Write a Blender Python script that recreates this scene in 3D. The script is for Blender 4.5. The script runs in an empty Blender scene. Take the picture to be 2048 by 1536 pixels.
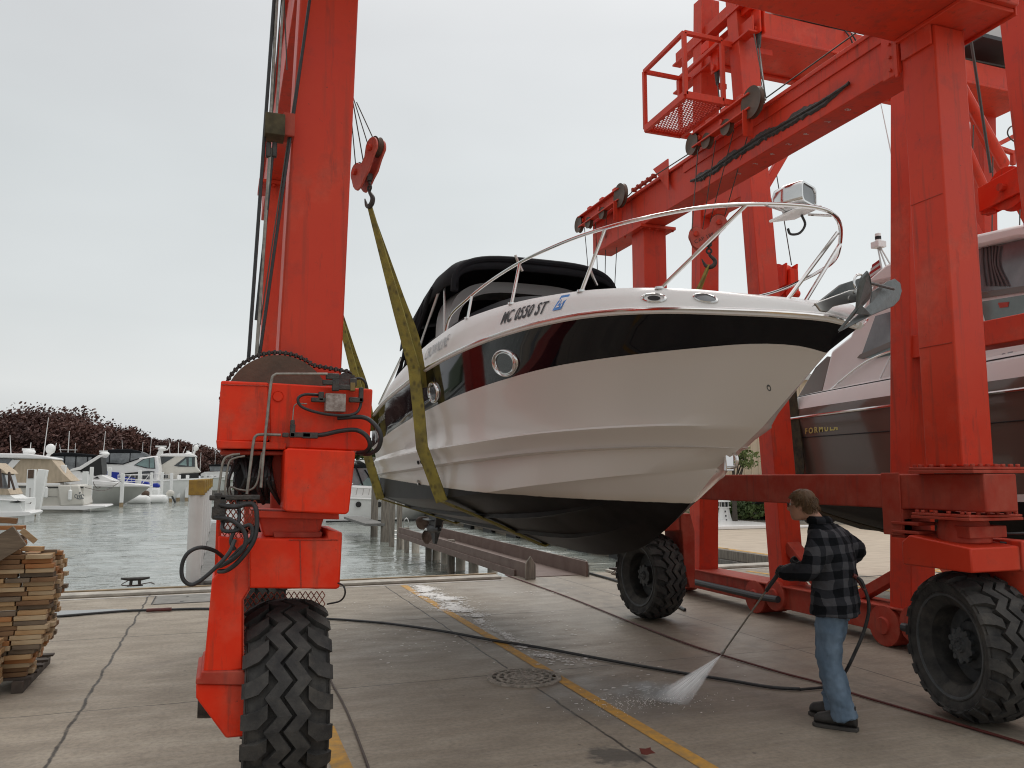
import bpy, bmesh, math, random
import numpy as np
from mathutils import Vector, Matrix, Quaternion
random.seed(7)
R_ = math.radians
SC = bpy.context.scene
COL = SC.collection

# ------------------------------------------------------------------ camera
CAMH = 1.86; PIT = R_(6.63); AZ = R_(19.8); FPX = 1600.0
cd = bpy.data.cameras.new('camera'); cam = bpy.data.objects.new('camera', cd); COL.objects.link(cam)
cd.sensor_width = 36; cd.lens = 36 * FPX / 2048; cd.clip_end = 3000; cd.clip_start = 0.05
cam.location = (0, 0, CAMH); cam.rotation_euler = (math.pi / 2 + PIT, 0, -AZ)
SC.camera = cam
_Fh = Vector((math.sin(AZ), math.cos(AZ), 0)); _R = Vector((math.cos(AZ), -math.sin(AZ), 0)); _Z = Vector((0, 0, 1))
_F = _Fh * math.cos(PIT) + _Z * math.sin(PIT); _U = -_Fh * math.sin(PIT) + _Z * math.cos(PIT)
def at(px, py, u=None, w=None, z=None):
    """point in the place seen at photo position px,py lying on the plane x=u, y=w or z=z"""
    d = _F + _R * ((px - 1024) / FPX) - _U * ((py - 768) / FPX)
    if u is not None: t = u / d.x
    elif w is not None: t = w / d.y
    else: t = (z - CAMH) / d.z
    return Vector((0, 0, CAMH)) + d * t

# ------------------------------------------------------------------ light
W = bpy.data.worlds.new('World'); SC.world = W; W.use_nodes = True
nt = W.node_tree; nt.nodes.clear()
out = nt.nodes.new('ShaderNodeOutputWorld'); bg = nt.nodes.new('ShaderNodeBackground')
sky = nt.nodes.new('ShaderNodeTexSky'); sky.sky_type = 'NISHITA'; sky.sun_disc = False
sky.sun_elevation = R_(52); sky.sun_rotation = R_(30)
tc = nt.nodes.new('ShaderNodeTexCoord'); sep = nt.nodes.new('ShaderNodeSeparateXYZ')
nt.links.new(tc.outputs['Generated'], sep.inputs[0])
ramp = nt.nodes.new('ShaderNodeValToRGB')
e = ramp.color_ramp.elements
e[0].position = 0.0; e[0].color = (6.2, 6.5, 6.9, 1)
e[1].position = 1.0; e[1].color = (15.0, 14.8, 14.6, 1)
for p, c in ((0.05, (6.7, 6.9, 7.0)), (0.10, (8.0, 8.15, 8.05)), (0.18, (7.1, 7.35, 7.3)), (0.34, (6.9, 7.2, 7.2)), (0.5, (7.3, 7.45, 7.5)), (0.66, (9.5, 9.5, 9.5))):
    el = e.new(p); el.color = (*c, 1)
nt.links.new(sep.outputs['Z'], ramp.inputs[0])
noi = nt.nodes.new('ShaderNodeTexNoise'); noi.inputs['Scale'].default_value = 1.7; noi.inputs['Detail'].default_value = 4
mp = nt.nodes.new('ShaderNodeMapping'); mp.inputs['Scale'].default_value = (1, 1, 2.6)
nt.links.new(tc.outputs['Generated'], mp.inputs[0]); nt.links.new(mp.outputs[0], noi.inputs[0])
# brighter towards the hidden sun (+x), a little darker to the left
dotx = nt.nodes.new('ShaderNodeMath'); dotx.operation = 'MULTIPLY_ADD'
nt.links.new(sep.outputs['X'], dotx.inputs[0]); dotx.inputs[1].default_value = 0.22; dotx.inputs[2].default_value = 0.74
add = nt.nodes.new('ShaderNodeMath'); add.operation = 'MULTIPLY_ADD'
nt.links.new(noi.outputs[0], add.inputs[0]); add.inputs[1].default_value = 0.30; nt.links.new(dotx.outputs[0], add.inputs[2])
vm = nt.nodes.new('ShaderNodeVectorMath'); vm.operation = 'SCALE'
nt.links.new(ramp.outputs[0], vm.inputs[0]); nt.links.new(add.outputs[0], vm.inputs['Scale'])
mix = nt.nodes.new('ShaderNodeMix'); mix.data_type = 'RGBA'; mix.inputs[0].default_value = 0.94
nt.links.new(sky.outputs[0], mix.inputs[6]); nt.links.new(vm.outputs[0], mix.inputs[7])
nt.links.new(mix.outputs[2], bg.inputs[0]); bg.inputs[1].default_value = 0.1
nt.links.new(bg.outputs[0], out.inputs[0])
sd = bpy.data.lights.new('sun', 'SUN'); so = bpy.data.objects.new('sun', sd); COL.objects.link(so)
sd.energy = 0.6; sd.angle = R_(25); sd.color = (1, 0.96, 0.9)
so.rotation_euler = (R_(38), 0, R_(-30))
so.rotation_euler = Vector((math.sin(R_(30)) * math.cos(R_(52)), math.cos(R_(30)) * math.cos(R_(52)), math.sin(R_(52)))).to_track_quat('Z', 'Y').to_euler()
SC.view_settings.view_transform = 'Standard'; SC.view_settings.look = 'None'
SC.view_settings.exposure = 0.13; SC.view_settings.gamma = 1
SC.cycles.filter_width = 1.1

# ------------------------------------------------------------------ object helpers
def tag(o, label=None, cat=None, group=None, kind=None):
    if label: o['label'] = label
    if cat: o['category'] = cat
    if group: o['group'] = group
    if kind: o['kind'] = kind
    return o
def empty(name, loc=(0, 0, 0), label=None, cat=None, group=None):
    o = bpy.data.objects.new(name, None); COL.objects.link(o); o.location = loc; o.empty_display_size = 0.2
    return tag(o, label, cat, group)
def copy_tree(o, parent=None):
    c = o.copy(); COL.objects.link(c); c.parent = parent
    for ch in list(o.children): copy_tree(ch, c)
    return c

class MB:
    def __init__(s): s.v = []; s.f = []; s.m = []; s.mi = 0
    def add(s, vs, fs):
        n = len(s.v); s.v += [tuple(x) for x in vs]
        for f in fs: s.f.append(tuple(i + n for i in f)); s.m.append(s.mi)
        return s
    def box(s, a, b):
        x0, y0, z0 = (min(a[i], b[i]) for i in range(3)); x1, y1, z1 = (max(a[i], b[i]) for i in range(3))
        return s.add([(x0, y0, z0), (x1, y0, z0), (x1, y1, z0), (x0, y1, z0), (x0, y0, z1), (x1, y0, z1), (x1, y1, z1), (x0, y1, z1)],
                     [(0, 3, 2, 1), (4, 5, 6, 7), (0, 1, 5, 4), (1, 2, 6, 5), (2, 3, 7, 6), (3, 0, 4, 7)])
    def cbox(s, c, size, M=None):
        M = M or Matrix.Identity(3); h = Vector(size) / 2; c = Vector(c)
        vs = [c + M @ Vector((sx * h.x, sy * h.y, sz * h.z)) for sz in (-1, 1) for sx, sy in ((-1, -1), (1, -1), (1, 1), (-1, 1))]
        return s.add(vs, [(0, 3, 2, 1), (4, 5, 6, 7), (0, 1, 5, 4), (1, 2, 6, 5), (2, 3, 7, 6), (3, 0, 4, 7)])
    def beam(s, p0, p1, a, b, up=(0, 0, 1), a1=None, b1=None):
        """rectangular bar from p0 to p1; a = width across, b = depth along 'up'"""
        p0 = Vector(p0); p1 = Vector(p1); d = (p1 - p0).normalized(); up = Vector(up)
        if abs(d.dot(up)) > 0.98: up = Vector((0, 1, 0))
        sd_ = d.cross(up).normalized(); u2 = sd_.cross(d).normalized()
        a1 = a1 or a; b1 = b1 or b; vs = []
        for p, aa, bb in ((p0, a, b), (p1, a1, b1)):
            for i, j in ((-1, -1), (1, -1), (1, 1), (-1, 1)): vs.append(p + sd_ * (i * aa / 2) + u2 * (j * bb / 2))
        return s.add(vs, [(0, 3, 2, 1), (4, 5, 6, 7), (0, 1, 5, 4), (1, 2, 6, 5), (2, 3, 7, 6), (3, 0, 4, 7)])
    def tube(s, pts, r, n=8, cap=True, smooth=0):
        pts = [Vector(p) for p in pts]
        if smooth: pts = spline(pts, smooth)
        rs = r if isinstance(r, (list, tuple)) else [r] * len(pts)
        if len(rs) != len(pts): rs = [float(np.interp(i / (len(pts) - 1), np.linspace(0, 1, len(rs)), rs)) for i in range(len(pts))]
        prev = None; base = len(s.v); N = len(pts)
        vs = []
        for i, p in enumerate(pts):
            t = (pts[min(i + 1, N - 1)] - pts[max(i - 1, 0)])
            if t.length < 1e-9: t = Vector((0, 0, 1))
            t.normalize()
            if prev is None:
                a = t.cross(Vector((0, 0, 1)));
                if a.length < 1e-3: a = t.cross(Vector((1, 0, 0)))
                a.normalize()
            else:
                a = prev - t * prev.dot(t); a.normalize()
            prev = a; b = t.cross(a)
            for k in range(n):
                th = 2 * math.pi * k / n; vs.append(p + (a * math.cos(th) + b * math.sin(th)) * rs[i])
        fs = []
        for i in range(N - 1):
            for k in range(n):
                k2 = (k + 1) % n; fs.append((i * n + k, i * n + k2, (i + 1) * n + k2, (i + 1) * n + k))
        if cap: fs.append(tuple(range(n - 1, -1, -1))); fs.append(tuple((N - 1) * n + k for k in range(n)))
        return s.add(vs, fs)
    def cyl(s, p0, p1, r, n=16, r1=None): return s.tube([p0, p1], [r, r1 if r1 is not None else r], n)
    def prism(s, poly, o, ex, ey, ez, depth):
        """2D polygon poly in axes ex,ey at origin o, extruded by depth along ez"""
        o = Vector(o); ex = Vector(ex); ey = Vector(ey); ez = Vector(ez); n = len(poly)
        vs = [o + ex * a + ey * b for a, b in poly] + [o + ex * a + ey * b + ez * depth for a, b in poly]
        fs = [tuple(range(n - 1, -1, -1)), tuple(range(n, 2 * n))] + [(i, (i + 1) % n, n + (i + 1) % n, n + i) for i in range(n)]
        return s.add(vs, fs)
    def loft(s, rings, closed=True, cap=True):
        n = len(rings[0]); vs = [p for r in rings for p in r]; fs = []
        for i in range(len(rings) - 1):
            for k in range(n if closed else n - 1):
                k2 = (k + 1) % n; fs.append((i * n + k, i * n + k2, (i + 1) * n + k2, (i + 1) * n + k))
        if cap and closed: fs.append(tuple(range(n - 1, -1, -1))); fs.append(tuple((len(rings) - 1) * n + k for k in range(n)))
        return s.add(vs, fs)
    def lathe(s, prof, c, axis, n=32, closed=False):
        """profile list of (r, a): radius r at distance a along axis from c"""
        c = Vector(c); ax = Vector(axis).normalized(); e1 = ax.cross(Vector((0, 0, 1)))
        if e1.length < 1e-3: e1 = Vector((1, 0, 0))
        e1.normalize(); e2 = ax.cross(e1)
        rings = [[c + ax * a + (e1 * math.cos(2 * math.pi * k / n) + e2 * math.sin(2 * math.pi * k / n)) * max(r, 1e-4) for k in range(n)] for r, a in prof]
        if closed: rings.append(rings[0])
        return s.loft(rings, True, False)
    def sphere(s, c, r, n=12, sc=(1, 1, 1), M=None):
        c = Vector(c); M = M or Matrix.Identity(3); rings = []
        for i in range(n // 2 + 1):
            ph = -math.pi / 2 + math.pi * i / (n // 2)
            rings.append([c + M @ Vector((r * sc[0] * math.cos(ph) * math.cos(2 * math.pi * k / n), r * sc[1] * math.cos(ph) * math.sin(2 * math.pi * k / n), r * sc[2] * math.sin(ph))) for k in range(n)])
        return s.loft(rings, True, False)
    def build(s, name, mat, parent=None, bevel=0, smooth=True, seg=2, ang=35, solid=0, weld=False):
        me = bpy.data.meshes.new(name)
        off = Vector((0, 0, 0))
        if parent is not None:
            p = parent; off = Vector((0, 0, 0))
            while p is not None: off += p.location; p = p.parent
        org = off.copy()
        if parent is None and s.v:   # put the origin at the thing's base
            A = np.array(s.v); org = Vector((float(A[:, 0].mean()), float(A[:, 1].mean()), float(A[:, 2].min())))
        elif s.v:
            A = np.array(s.v); org = Vector((float(A[:, 0].mean()), float(A[:, 1].mean()), float(A[:, 2].mean())))
        me.from_pydata([(v[0] - org.x, v[1] - org.y, v[2] - org.z) for v in s.v], [], s.f)
        mats = mat if isinstance(mat, (list, tuple)) else [mat]
        for m in mats: me.materials.append(m)
        if len(mats) > 1: me.polygons.foreach_set('material_index', s.m)
        if weld:
            bm = bmesh.new(); bm.from_mesh(me); bmesh.ops.remove_doubles(bm, verts=bm.verts, dist=1e-4); bm.to_mesh(me); bm.free()
        bm = bmesh.new(); bm.from_mesh(me); bmesh.ops.recalc_face_normals(bm, faces=bm.faces); bm.to_mesh(me); bm.free()
        if smooth:
            me.polygons.foreach_set('use_smooth', [True] * len(me.polygons))
            try: me.set_sharp_from_angle(angle=R_(ang))
            except Exception: pass
        me.update()
        o = bpy.data.objects.new(name, me); COL.objects.link(o); o.parent = parent; o.location = org - off
        if solid:
            md = o.modifiers.new('solid', 'SOLIDIFY'); md.thickness = solid; md.offset = 0
        if bevel:
            md = o.modifiers.new('bevel', 'BEVEL'); md.width = bevel; md.segments = seg; md.limit_method = 'ANGLE'; md.angle_limit = R_(40); md.harden_normals = False
        return o

def spline(pts, n=8):
    """Catmull-Rom through pts, n samples per span"""
    P = [Vector(p) for p in pts]; out = []
    if len(P) < 3: return P
    Q = [P[0] * 2 - P[1]] + P + [P[-1] * 2 - P[-2]]
    for i in range(1, len(Q) - 2):
        for k in range(n):
            t = k / n; a, b, c, d = Q[i - 1], Q[i], Q[i + 1], Q[i + 2]
            out.append(0.5 * ((2 * b) + (c - a) * t + (2 * a - 5 * b + 4 * c - d) * t * t + (3 * b - a - 3 * c + d) * t ** 3))
    out.append(P[-1]); return out
def resample(pts, n, power=1.0):
    P = [Vector(p) for p in pts]; L = [0]
    for a, b in zip(P, P[1:]): L.append(L[-1] + (b - a).length)
    res = []
    for i in range(n):
        t = 1 - (1 - i / (n - 1)) ** power; s_ = t * L[-1]
        k = max(0, min(len(P) - 2, int(np.searchsorted(L, s_) - 1))); d = L[k + 1] - L[k]
        res.append(P[k].lerp(P[k + 1], 0 if d < 1e-9 else min(1, max(0, (s_ - L[k]) / d))))
    return res
def I(x, tab):
    t = sorted(tab); return float(np.interp(x, [a for a, _ in t], [b for _, b in t]))

# ------------------------------------------------------------------ materials
def proj(p):
    v = Vector(p) - Vector((0, 0, CAMH)); z = v.dot(_F); return 1024 + FPX * v.dot(_R) / z, 768 - FPX * v.dot(_U) / z
def nmat(name, base, rough=0.5, metal=0.0, var=0.0, vscale=3.0, var_col=None, bump=0.0, bscale=30.0, coat=0.0, spec=0.5, rvar=0.0, stretch=(1, 1, 1), streak=None):
    m = bpy.data.materials.new(name); m.use_nodes = True; t = m.node_tree; N = t.nodes; L = t.links
    b = N['Principled BSDF']; b.inputs['Base Color'].default_value = (*base, 1); b.inputs['Roughness'].default_value = rough
    b.inputs['Metallic'].default_value = metal; b.inputs['Coat Weight'].default_value = coat; b.inputs['Specular IOR Level'].default_value = spec
    b.inputs['Coat Roughness'].default_value = 0.05
    if var or bump or rvar or streak:
        tc = N.new('ShaderNodeTexCoord'); mp = N.new('ShaderNodeMapping'); mp.inputs['Scale'].default_value = stretch
        L.new(tc.outputs['Object'], mp.inputs[0])
    if var or rvar:
        n = N.new('ShaderNodeTexNoise'); n.inputs['Scale'].default_value = vscale; n.inputs['Detail'].default_value = 7; n.inputs['Roughness'].default_value = 0.6
        L.new(mp.outputs[0], n.inputs[0])
    if var:
        r = N.new('ShaderNodeValToRGB'); r.color_ramp.elements[0].position = 0.35; r.color_ramp.elements[1].position = 0.68
        c2 = var_col or tuple(min(1, c * (1 + var)) for c in base)
        r.color_ramp.elements[0].color = (*(c * (1 - var) for c in base), 1) if var_col is None else (*base, 1)
        r.color_ramp.elements[1].color = (*c2, 1)
        L.new(n.outputs[0], r.inputs[0]); col = r.outputs[0]
        if streak:
            mp2 = N.new('ShaderNodeMapping'); mp2.inputs['Scale'].default_value = (14, 14, 0.8); L.new(tc.outputs['Object'], mp2.inputs[0])
            n2 = N.new('ShaderNodeTexNoise'); n2.inputs['Scale'].default_value = 1.0; n2.inputs['Detail'].default_value = 5; L.new(mp2.outputs[0], n2.inputs[0])
            r2 = N.new('ShaderNodeMapRange'); r2.inputs[1].default_value = 0.58; r2.inputs[2].default_value = 0.75; L.new(n2.outputs[0], r2.inputs[0])
            sc2 = N.new('ShaderNodeMath'); sc2.operation = 'MULTIPLY'; sc2.inputs[1].default_value = streak[1]; L.new(r2.outputs[0], sc2.inputs[0])
            mx = N.new('ShaderNodeMix'); mx.data_type = 'RGBA'; L.new(sc2.outputs[0], mx.inputs[0]); L.new(col, mx.inputs[6]); mx.inputs[7].default_value = (*streak[0], 1); col = mx.outputs[2]
        L.new(col, b.inputs['Base Color'])
    if rvar:
        mr = N.new('ShaderNodeMapRange'); mr.inputs[3].default_value = max(0, rough - rvar); mr.inputs[4].default_value = min(1, rough + rvar)
        mr.inputs[1].default_value = 0.3; mr.inputs[2].default_value = 0.7
        L.new(n.outputs[0], mr.inputs[0]); L.new(mr.outputs[0], b.inputs['Roughness'])
    if bump:
        n3 = N.new('ShaderNodeTexNoise'); n3.inputs['Scale'].default_value = bscale; n3.inputs['Detail'].default_value = 4; L.new(mp.outputs[0], n3.inputs[0])
        bp = N.new('ShaderNodeBump'); bp.inputs['Strength'].default_value = bump; bp.inputs['Distance'].default_value = 0.01
        L.new(n3.outputs[0], bp.inputs['Height']); L.new(bp.outputs[0], b.inputs['Normal'])
    return m
M = {}
M['red'] = nmat('orange_red_paint', (0.60, 0.038, 0.013), 0.50, spec=.32, var=0.10, vscale=1.6, var_col=(0.64, 0.058, 0.024), bump=0.06, bscale=18, rvar=0.12, streak=((0.24, 0.05, 0.03), 0.65))
M['red_bright'] = nmat('fresh_orange_paint', (0.78, 0.026, 0.003), 0.48, spec=.25, var=0.10, vscale=3.5, var_col=(0.78, 0.052, 0.014), bump=0.08, bscale=25, rvar=0.1, streak=((0.26, 0.05, 0.02), 0.7))
M['red_dusty'] = nmat('dusty_red_paint', (0.38, 0.034, 0.017), 0.62, spec=.3, var=0.15, vscale=5, var_col=(0.42, 0.08, 0.05), bump=0.1, bscale=30, streak=((0.12, 0.05, 0.04), 0.5))
M['red_block'] = nmat('faded_red_block_paint', (0.52, 0.09, 0.06), 0.5, var=0.15, vscale=8, streak=((0.25, 0.08, 0.05), 0.4))
M['rubber'] = nmat('tyre_rubber', (0.022, 0.021, 0.021), 0.8, var=0.3, vscale=9, var_col=(0.062, 0.058, 0.053), bump=0.3, bscale=80)
M['rubber_wall'] = nmat('tyre_sidewall', (0.040, 0.039, 0.038), 0.7, var=0.3, vscale=6, var_col=(0.075, 0.07, 0.064), bump=0.2, bscale=60)
M['rim'] = nmat('grimy_rim', (0.045, 0.048, 0.05), 0.6, var=0.3, vscale=9, var_col=(0.09, 0.095, 0.1), bump=0.2, bscale=50)
M['grease'] = nmat('greasy_steel', (0.022, 0.02, 0.019), 0.5, var=0.4, vscale=20, var_col=(0.06, 0.05, 0.042), bump=0.4, bscale=70)
M['hose'] = nmat('black_hose', (0.02, 0.02, 0.021), 0.45, var=0.3, vscale=30, bump=0.2, bscale=120)
M['pipe'] = nmat('dull_steel_pipe', (0.27, 0.25, 0.22), 0.45, 0.7, var=0.3, vscale=20)
M['oldsteel'] = nmat('brown_steel_disc', (0.075, 0.052, 0.036), 0.55, 0.3, var=0.4, vscale=6, var_col=(0.13, 0.075, 0.05), bump=0.2, bscale=50)
M['valve'] = nmat('valve_block', (0.20, 0.15, 0.13), 0.55, 0.2, var=0.5, vscale=25, var_col=(0.42, 0.36, 0.33), bump=0.5, bscale=60)
M['cable'] = nmat('wire_rope', (0.09, 0.085, 0.075), 0.55, 0.6)
M['chrome'] = nmat('polished_stainless', (0.75, 0.74, 0.73), 0.12, 1.0)
M['steel'] = nmat('brushed_stainless', (0.55, 0.54, 0.52), 0.3, 1.0)
M['galv'] = nmat('galvanised_anchor', (0.115, 0.125, 0.125), 0.42, 0.25, var=0.25, vscale=14, bump=0.15, bscale=60)
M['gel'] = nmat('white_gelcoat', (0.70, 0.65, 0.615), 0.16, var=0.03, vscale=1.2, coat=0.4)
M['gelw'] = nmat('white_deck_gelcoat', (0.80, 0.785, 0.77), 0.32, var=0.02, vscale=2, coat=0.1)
M['blackgel'] = nmat('black_gelcoat', (0.003, 0.003, 0.006), 0.05, coat=0.0, spec=0.32, var=0.2, vscale=3, bump=0.012, bscale=2.2)
M['antifoul'] = nmat('matt_bottom_paint', (0.012, 0.011, 0.012), 0.75, var=0.4, vscale=5, spec=0.15)
M['canvas'] = nmat('black_canvas', (0.007, 0.0075, 0.010), 0.8, var=0.3, vscale=8, bump=0.25, bscale=9, spec=0.25)
M['tan'] = nmat('tan_canvas', (0.46, 0.37, 0.27), 0.85, var=0.12, vscale=2.5, bump=0.5, bscale=3, stretch=(2.5, 1, 0.6))
M['blue'] = nmat('blue_canvas', (0.01, 0.03, 0.30), 0.7, var=0.2, vscale=3)
M['glass'] = nmat('dark_glass', (0.02, 0.025, 0.027), 0.06, spec=0.8)
M['glass2'] = nmat('clear_vinyl', (0.16, 0.17, 0.18), 0.1, spec=0.9, var=0.3, vscale=2)
M['glassg'] = nmat('green_tint_glass', (0.16, 0.24, 0.23), 0.08, spec=0.8, var=0.3, vscale=1)
M['white'] = nmat('boat_white', (0.82, 0.82, 0.80), 0.3, var=0.04, vscale=1)
M['cream'] = nmat('boat_cream', (0.62, 0.59, 0.53), 0.3, var=0.04, vscale=1)
M['greyhull'] = nmat('boat_shade_grey_hull', (0.47, 0.47, 0.44), 0.3, var=0.05, vscale=1)
M['wood_grey'] = nmat('weathered_plank', (0.17, 0.16, 0.145), 0.85, var=0.35, vscale=5, stretch=(3, 3, 0.6), bump=0.5, bscale=25)
M['pile'] = nmat('weathered_pile', (0.20, 0.175, 0.145), 0.85, var=0.4, vscale=6, stretch=(4, 4, 0.4), bump=0.6, bscale=20)
M['dockgrey'] = nmat('grey_dock_boards', (0.17, 0.165, 0.155), 0.85, var=0.3, vscale=6, stretch=(1, 6, 1), bump=0.4, bscale=20)
M['conc_pile'] = nmat('concrete_pile', (0.50, 0.45, 0.38), 0.8, var=0.3, vscale=3, stretch=(1, 1, 0.5))
M['pvc'] = nmat('white_pile_sleeve', (0.62, 0.60, 0.58), 0.45, var=0.06, vscale=3, streak=((0.35, 0.33, 0.30), 0.3))
M['yellowcap'] = nmat('worn_yellow_paint', (0.36, 0.22, 0.035), 0.7, var=0.3, vscale=9, var_col=(0.24, 0.145, 0.04), bump=0.3, bscale=30)
M['brownsteel'] = nmat('brown_runway_steel', (0.115, 0.07, 0.055), 0.65, var=0.25, vscale=3, var_col=(0.16, 0.11, 0.09), bump=0.2, bscale=30)
M['beige'] = nmat('beige_wall', (0.60, 0.49, 0.36), 0.85, var=0.06, vscale=1)
M['black'] = nmat('matt_black', (0.012, 0.012, 0.012), 0.6)
M['darkgrey'] = nmat('dark_grey_housing', (0.03, 0.032, 0.035), 0.5)
M['lightpanel'] = nmat('pale_housing', (0.55, 0.55, 0.54), 0.5)
M['hullbrown'] = nmat('bronze_gelcoat', (0.135, 0.108, 0.09), 0.16, var=0.08, vscale=0.8, coat=0.3)
M['signtext'] = nmat('gold_lettering', (0.45, 0.36, 0.12), 0.3, 0.8)
M['redpaint2'] = nmat('red_hose', (0.10, 0.018, 0.014), 0.5, var=0.3, vscale=20)
M['browncord'] = nmat('brown_cord', (0.07, 0.045, 0.035), 0.6)
M['whitemark'] = nmat('stencil_paint', (0.55, 0.55, 0.52), 0.6)

def grime(m, col, scale, lo, hi, fac, stretch=(1, 1, 1)):
    """lay a patchy second tone (chalking, rust bloom, dirt) over a paint"""
    t = m.node_tree; N = t.nodes; L = t.links; b = N['Principled BSDF']; src = b.inputs['Base Color'].links[0].from_socket
    tc = N.new('ShaderNodeTexCoord'); mp = N.new('ShaderNodeMapping'); mp.inputs['Scale'].default_value = stretch; n = N.new('ShaderNodeTexNoise'); n.inputs['Scale'].default_value = scale; n.inputs['Detail'].default_value = 9; n.inputs['Roughness'].default_value = .68
    L.new(tc.outputs['Object'], mp.inputs[0]); L.new(mp.outputs[0], n.inputs[0]); r = N.new('ShaderNodeMapRange'); r.inputs[1].default_value = lo; r.inputs[2].default_value = hi; r.inputs[4].default_value = fac; L.new(n.outputs[0], r.inputs[0])
    mx = N.new('ShaderNodeMix'); mx.data_type = 'RGBA'; L.new(r.outputs[0], mx.inputs[0]); L.new(src, mx.inputs[6]); mx.inputs[7].default_value = (*col, 1); L.new(mx.outputs[2], b.inputs['Base Color'])
for k_ in ('red', 'red_bright', 'red_dusty', 'red_block'):
    grime(M[k_], (.30, .045, .03), 2.6, .52, .64, .40); grime(M[k_], (.72, .16, .10), 1.1, .56, .70, .35); grime(M[k_], (.09, .035, .025), 22, .66, .72, .7); grime(M[k_], (.16, .04, .03), 5, .58, .72, .5, (3, 3, .5))
for k_ in ('rubber', 'rubber_wall', 'rim'): grime(M[k_], (.13, .115, .095), 5, .54, .72, .45)
# ------------------------------------------------------------------ concrete apron, water, land
def ground_mat():
    m = bpy.data.materials.new('apron_concrete'); m.use_nodes = True; t = m.node_tree; N = t.nodes; L = t.links; b = N['Principled BSDF']
    geo = N.new('ShaderNodeNewGeometry'); sp = N.new('ShaderNodeSeparateXYZ'); L.new(geo.outputs['Position'], sp.inputs[0])
    def noise(scale, det=6, sc=(1, 1, 1), rough=0.6):
        mp = N.new('ShaderNodeMapping'); mp.inputs['Scale'].default_value = sc; L.new(geo.outputs['Position'], mp.inputs[0])
        n = N.new('ShaderNodeTexNoise'); n.inputs['Scale'].default_value = scale; n.inputs['Detail'].default_value = det; n.inputs['Roughness'].default_value = rough
        L.new(mp.outputs[0], n.inputs[0]); return n.outputs[0]
    def mr(src, a, b_, c=0.0, d=1.0):
        r = N.new('ShaderNodeMapRange'); r.inputs[1].default_value = a; r.inputs[2].default_value = b_; r.inputs[3].default_value = c; r.inputs[4].default_value = d; L.new(src, r.inputs[0]); return r.outputs[0]
    def math_(op, a, b_=None, c=None):
        x = N.new('ShaderNodeMath'); x.operation = op
        for i, s in enumerate((a, b_, c)):
            if s is None: continue
            if isinstance(s, (int, float)): x.inputs[i].default_value = s
            else: L.new(s, x.inputs[i])
        return x.outputs[0]
    def mixc(f, a, b_):
        x = N.new('ShaderNodeMix'); x.data_type = 'RGBA'
        L.new(f, x.inputs[0]) if not isinstance(f, (int, float)) else setattr(x.inputs[0], 'default_value', f)
        for i, s in ((6, a), (7, b_)):
            if isinstance(s, tuple): x.inputs[i].default_value = (*s, 1)
            else: L.new(s, x.inputs[i])
        return x.outputs[2]
    big = noise(0.28, 5); mid = noise(1.7, 8, (1, 2.2, 1)); fine = noise(26, 6); brush = noise(3.0, 8, (0.5, 6, 1), 0.7)
    col = mixc(mr(big, 0.35, 0.65), (0.265, 0.222, 0.168), (0.42, 0.36, 0.278))
    col = mixc(mr(mid, 0.40, 0.7, 0, 0.7), col, (0.20, 0.168, 0.130))
    col = mixc(mr(brush, 0.5, 0.75, 0, 0.3), col, (0.45, 0.41, 0.36))
    col = mixc(mr(fine, 0.42, 0.72, 0, 0.5), col, (0.13, 0.113, 0.098))
    agg = noise(120, 3); col = mixc(mr(agg, 0.30, 0.42, 0.30, 0), col, (0.10, 0.09, 0.08)); col = mixc(mr(agg, 0.62, 0.74, 0, 0.35), col, (0.48, 0.45, 0.41))
    sc_n = noise(1.3, 9, (3.5, 0.35, 1), 0.75); col = mixc(mr(sc_n, 0.60, 0.72, 0, 0.42), col, (0.10, 0.088, 0.077))
    stn = noise(0.75, 7); col = mixc(mr(stn, 0.62, 0.67, 0, 0.30), col, (0.12, 0.10, 0.085))
    # small dark spots
    vo = N.new('ShaderNodeTexVoronoi'); vo.inputs['Scale'].default_value = 3.3; L.new(geo.outputs['Position'], vo.inputs[0])
    spot = mr(vo.outputs['Distance'], 0.035, 0.055, 0.55, 0.0); col = mixc(spot, col, (0.05, 0.042, 0.036))
    # damp band where the boats drip (right of the yellow line) and round the drain
    wetn = noise(0.9, 6)
    dx = math_('ABSOLUTE', math_('SUBTRACT', sp.outputs['X'], 5.3)); dx = math_('MULTIPLY_ADD', wetn, 2.4, math_('SUBTRACT', dx, 1.2))
    inw = mr(dx, 0.7, 2.1, 1.0, 0.0)
    wy = mr(sp.outputs['Y'], 4.2, 6.5); inw = math_('MULTIPLY', inw, wy)
    dd = N.new('ShaderNodeVectorMath'); dd.operation = 'DISTANCE'; L.new(geo.outputs['Position'], dd.inputs[0]); dd.inputs[1].default_value = (3.1, 8.6, 0)
    inw2 = mr(math_('MULTIPLY_ADD', wetn, 3.0, dd.outputs['Value']), 2.4, 5.2, 0.7, 0.0)
    wet = math_('MAXIMUM', inw, inw2)
    ds = N.new('ShaderNodeVectorMath'); ds.operation = 'DISTANCE'; L.new(geo.outputs['Position'], ds.inputs[0]); ds.inputs[1].default_value = (3.22, 6.35, 0)
    col = mixc(math_('MULTIPLY', wet, 0.38), col, (0.155, 0.130, 0.103))
    wsp = mr(math_('MULTIPLY_ADD', noise(3.2, 7), 1.1, ds.outputs['Value']), 1.05, 1.45, 0.9, 0.0); col = mixc(math_('MULTIPLY', wsp, .55), col, (0.10, 0.085, 0.07))
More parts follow.
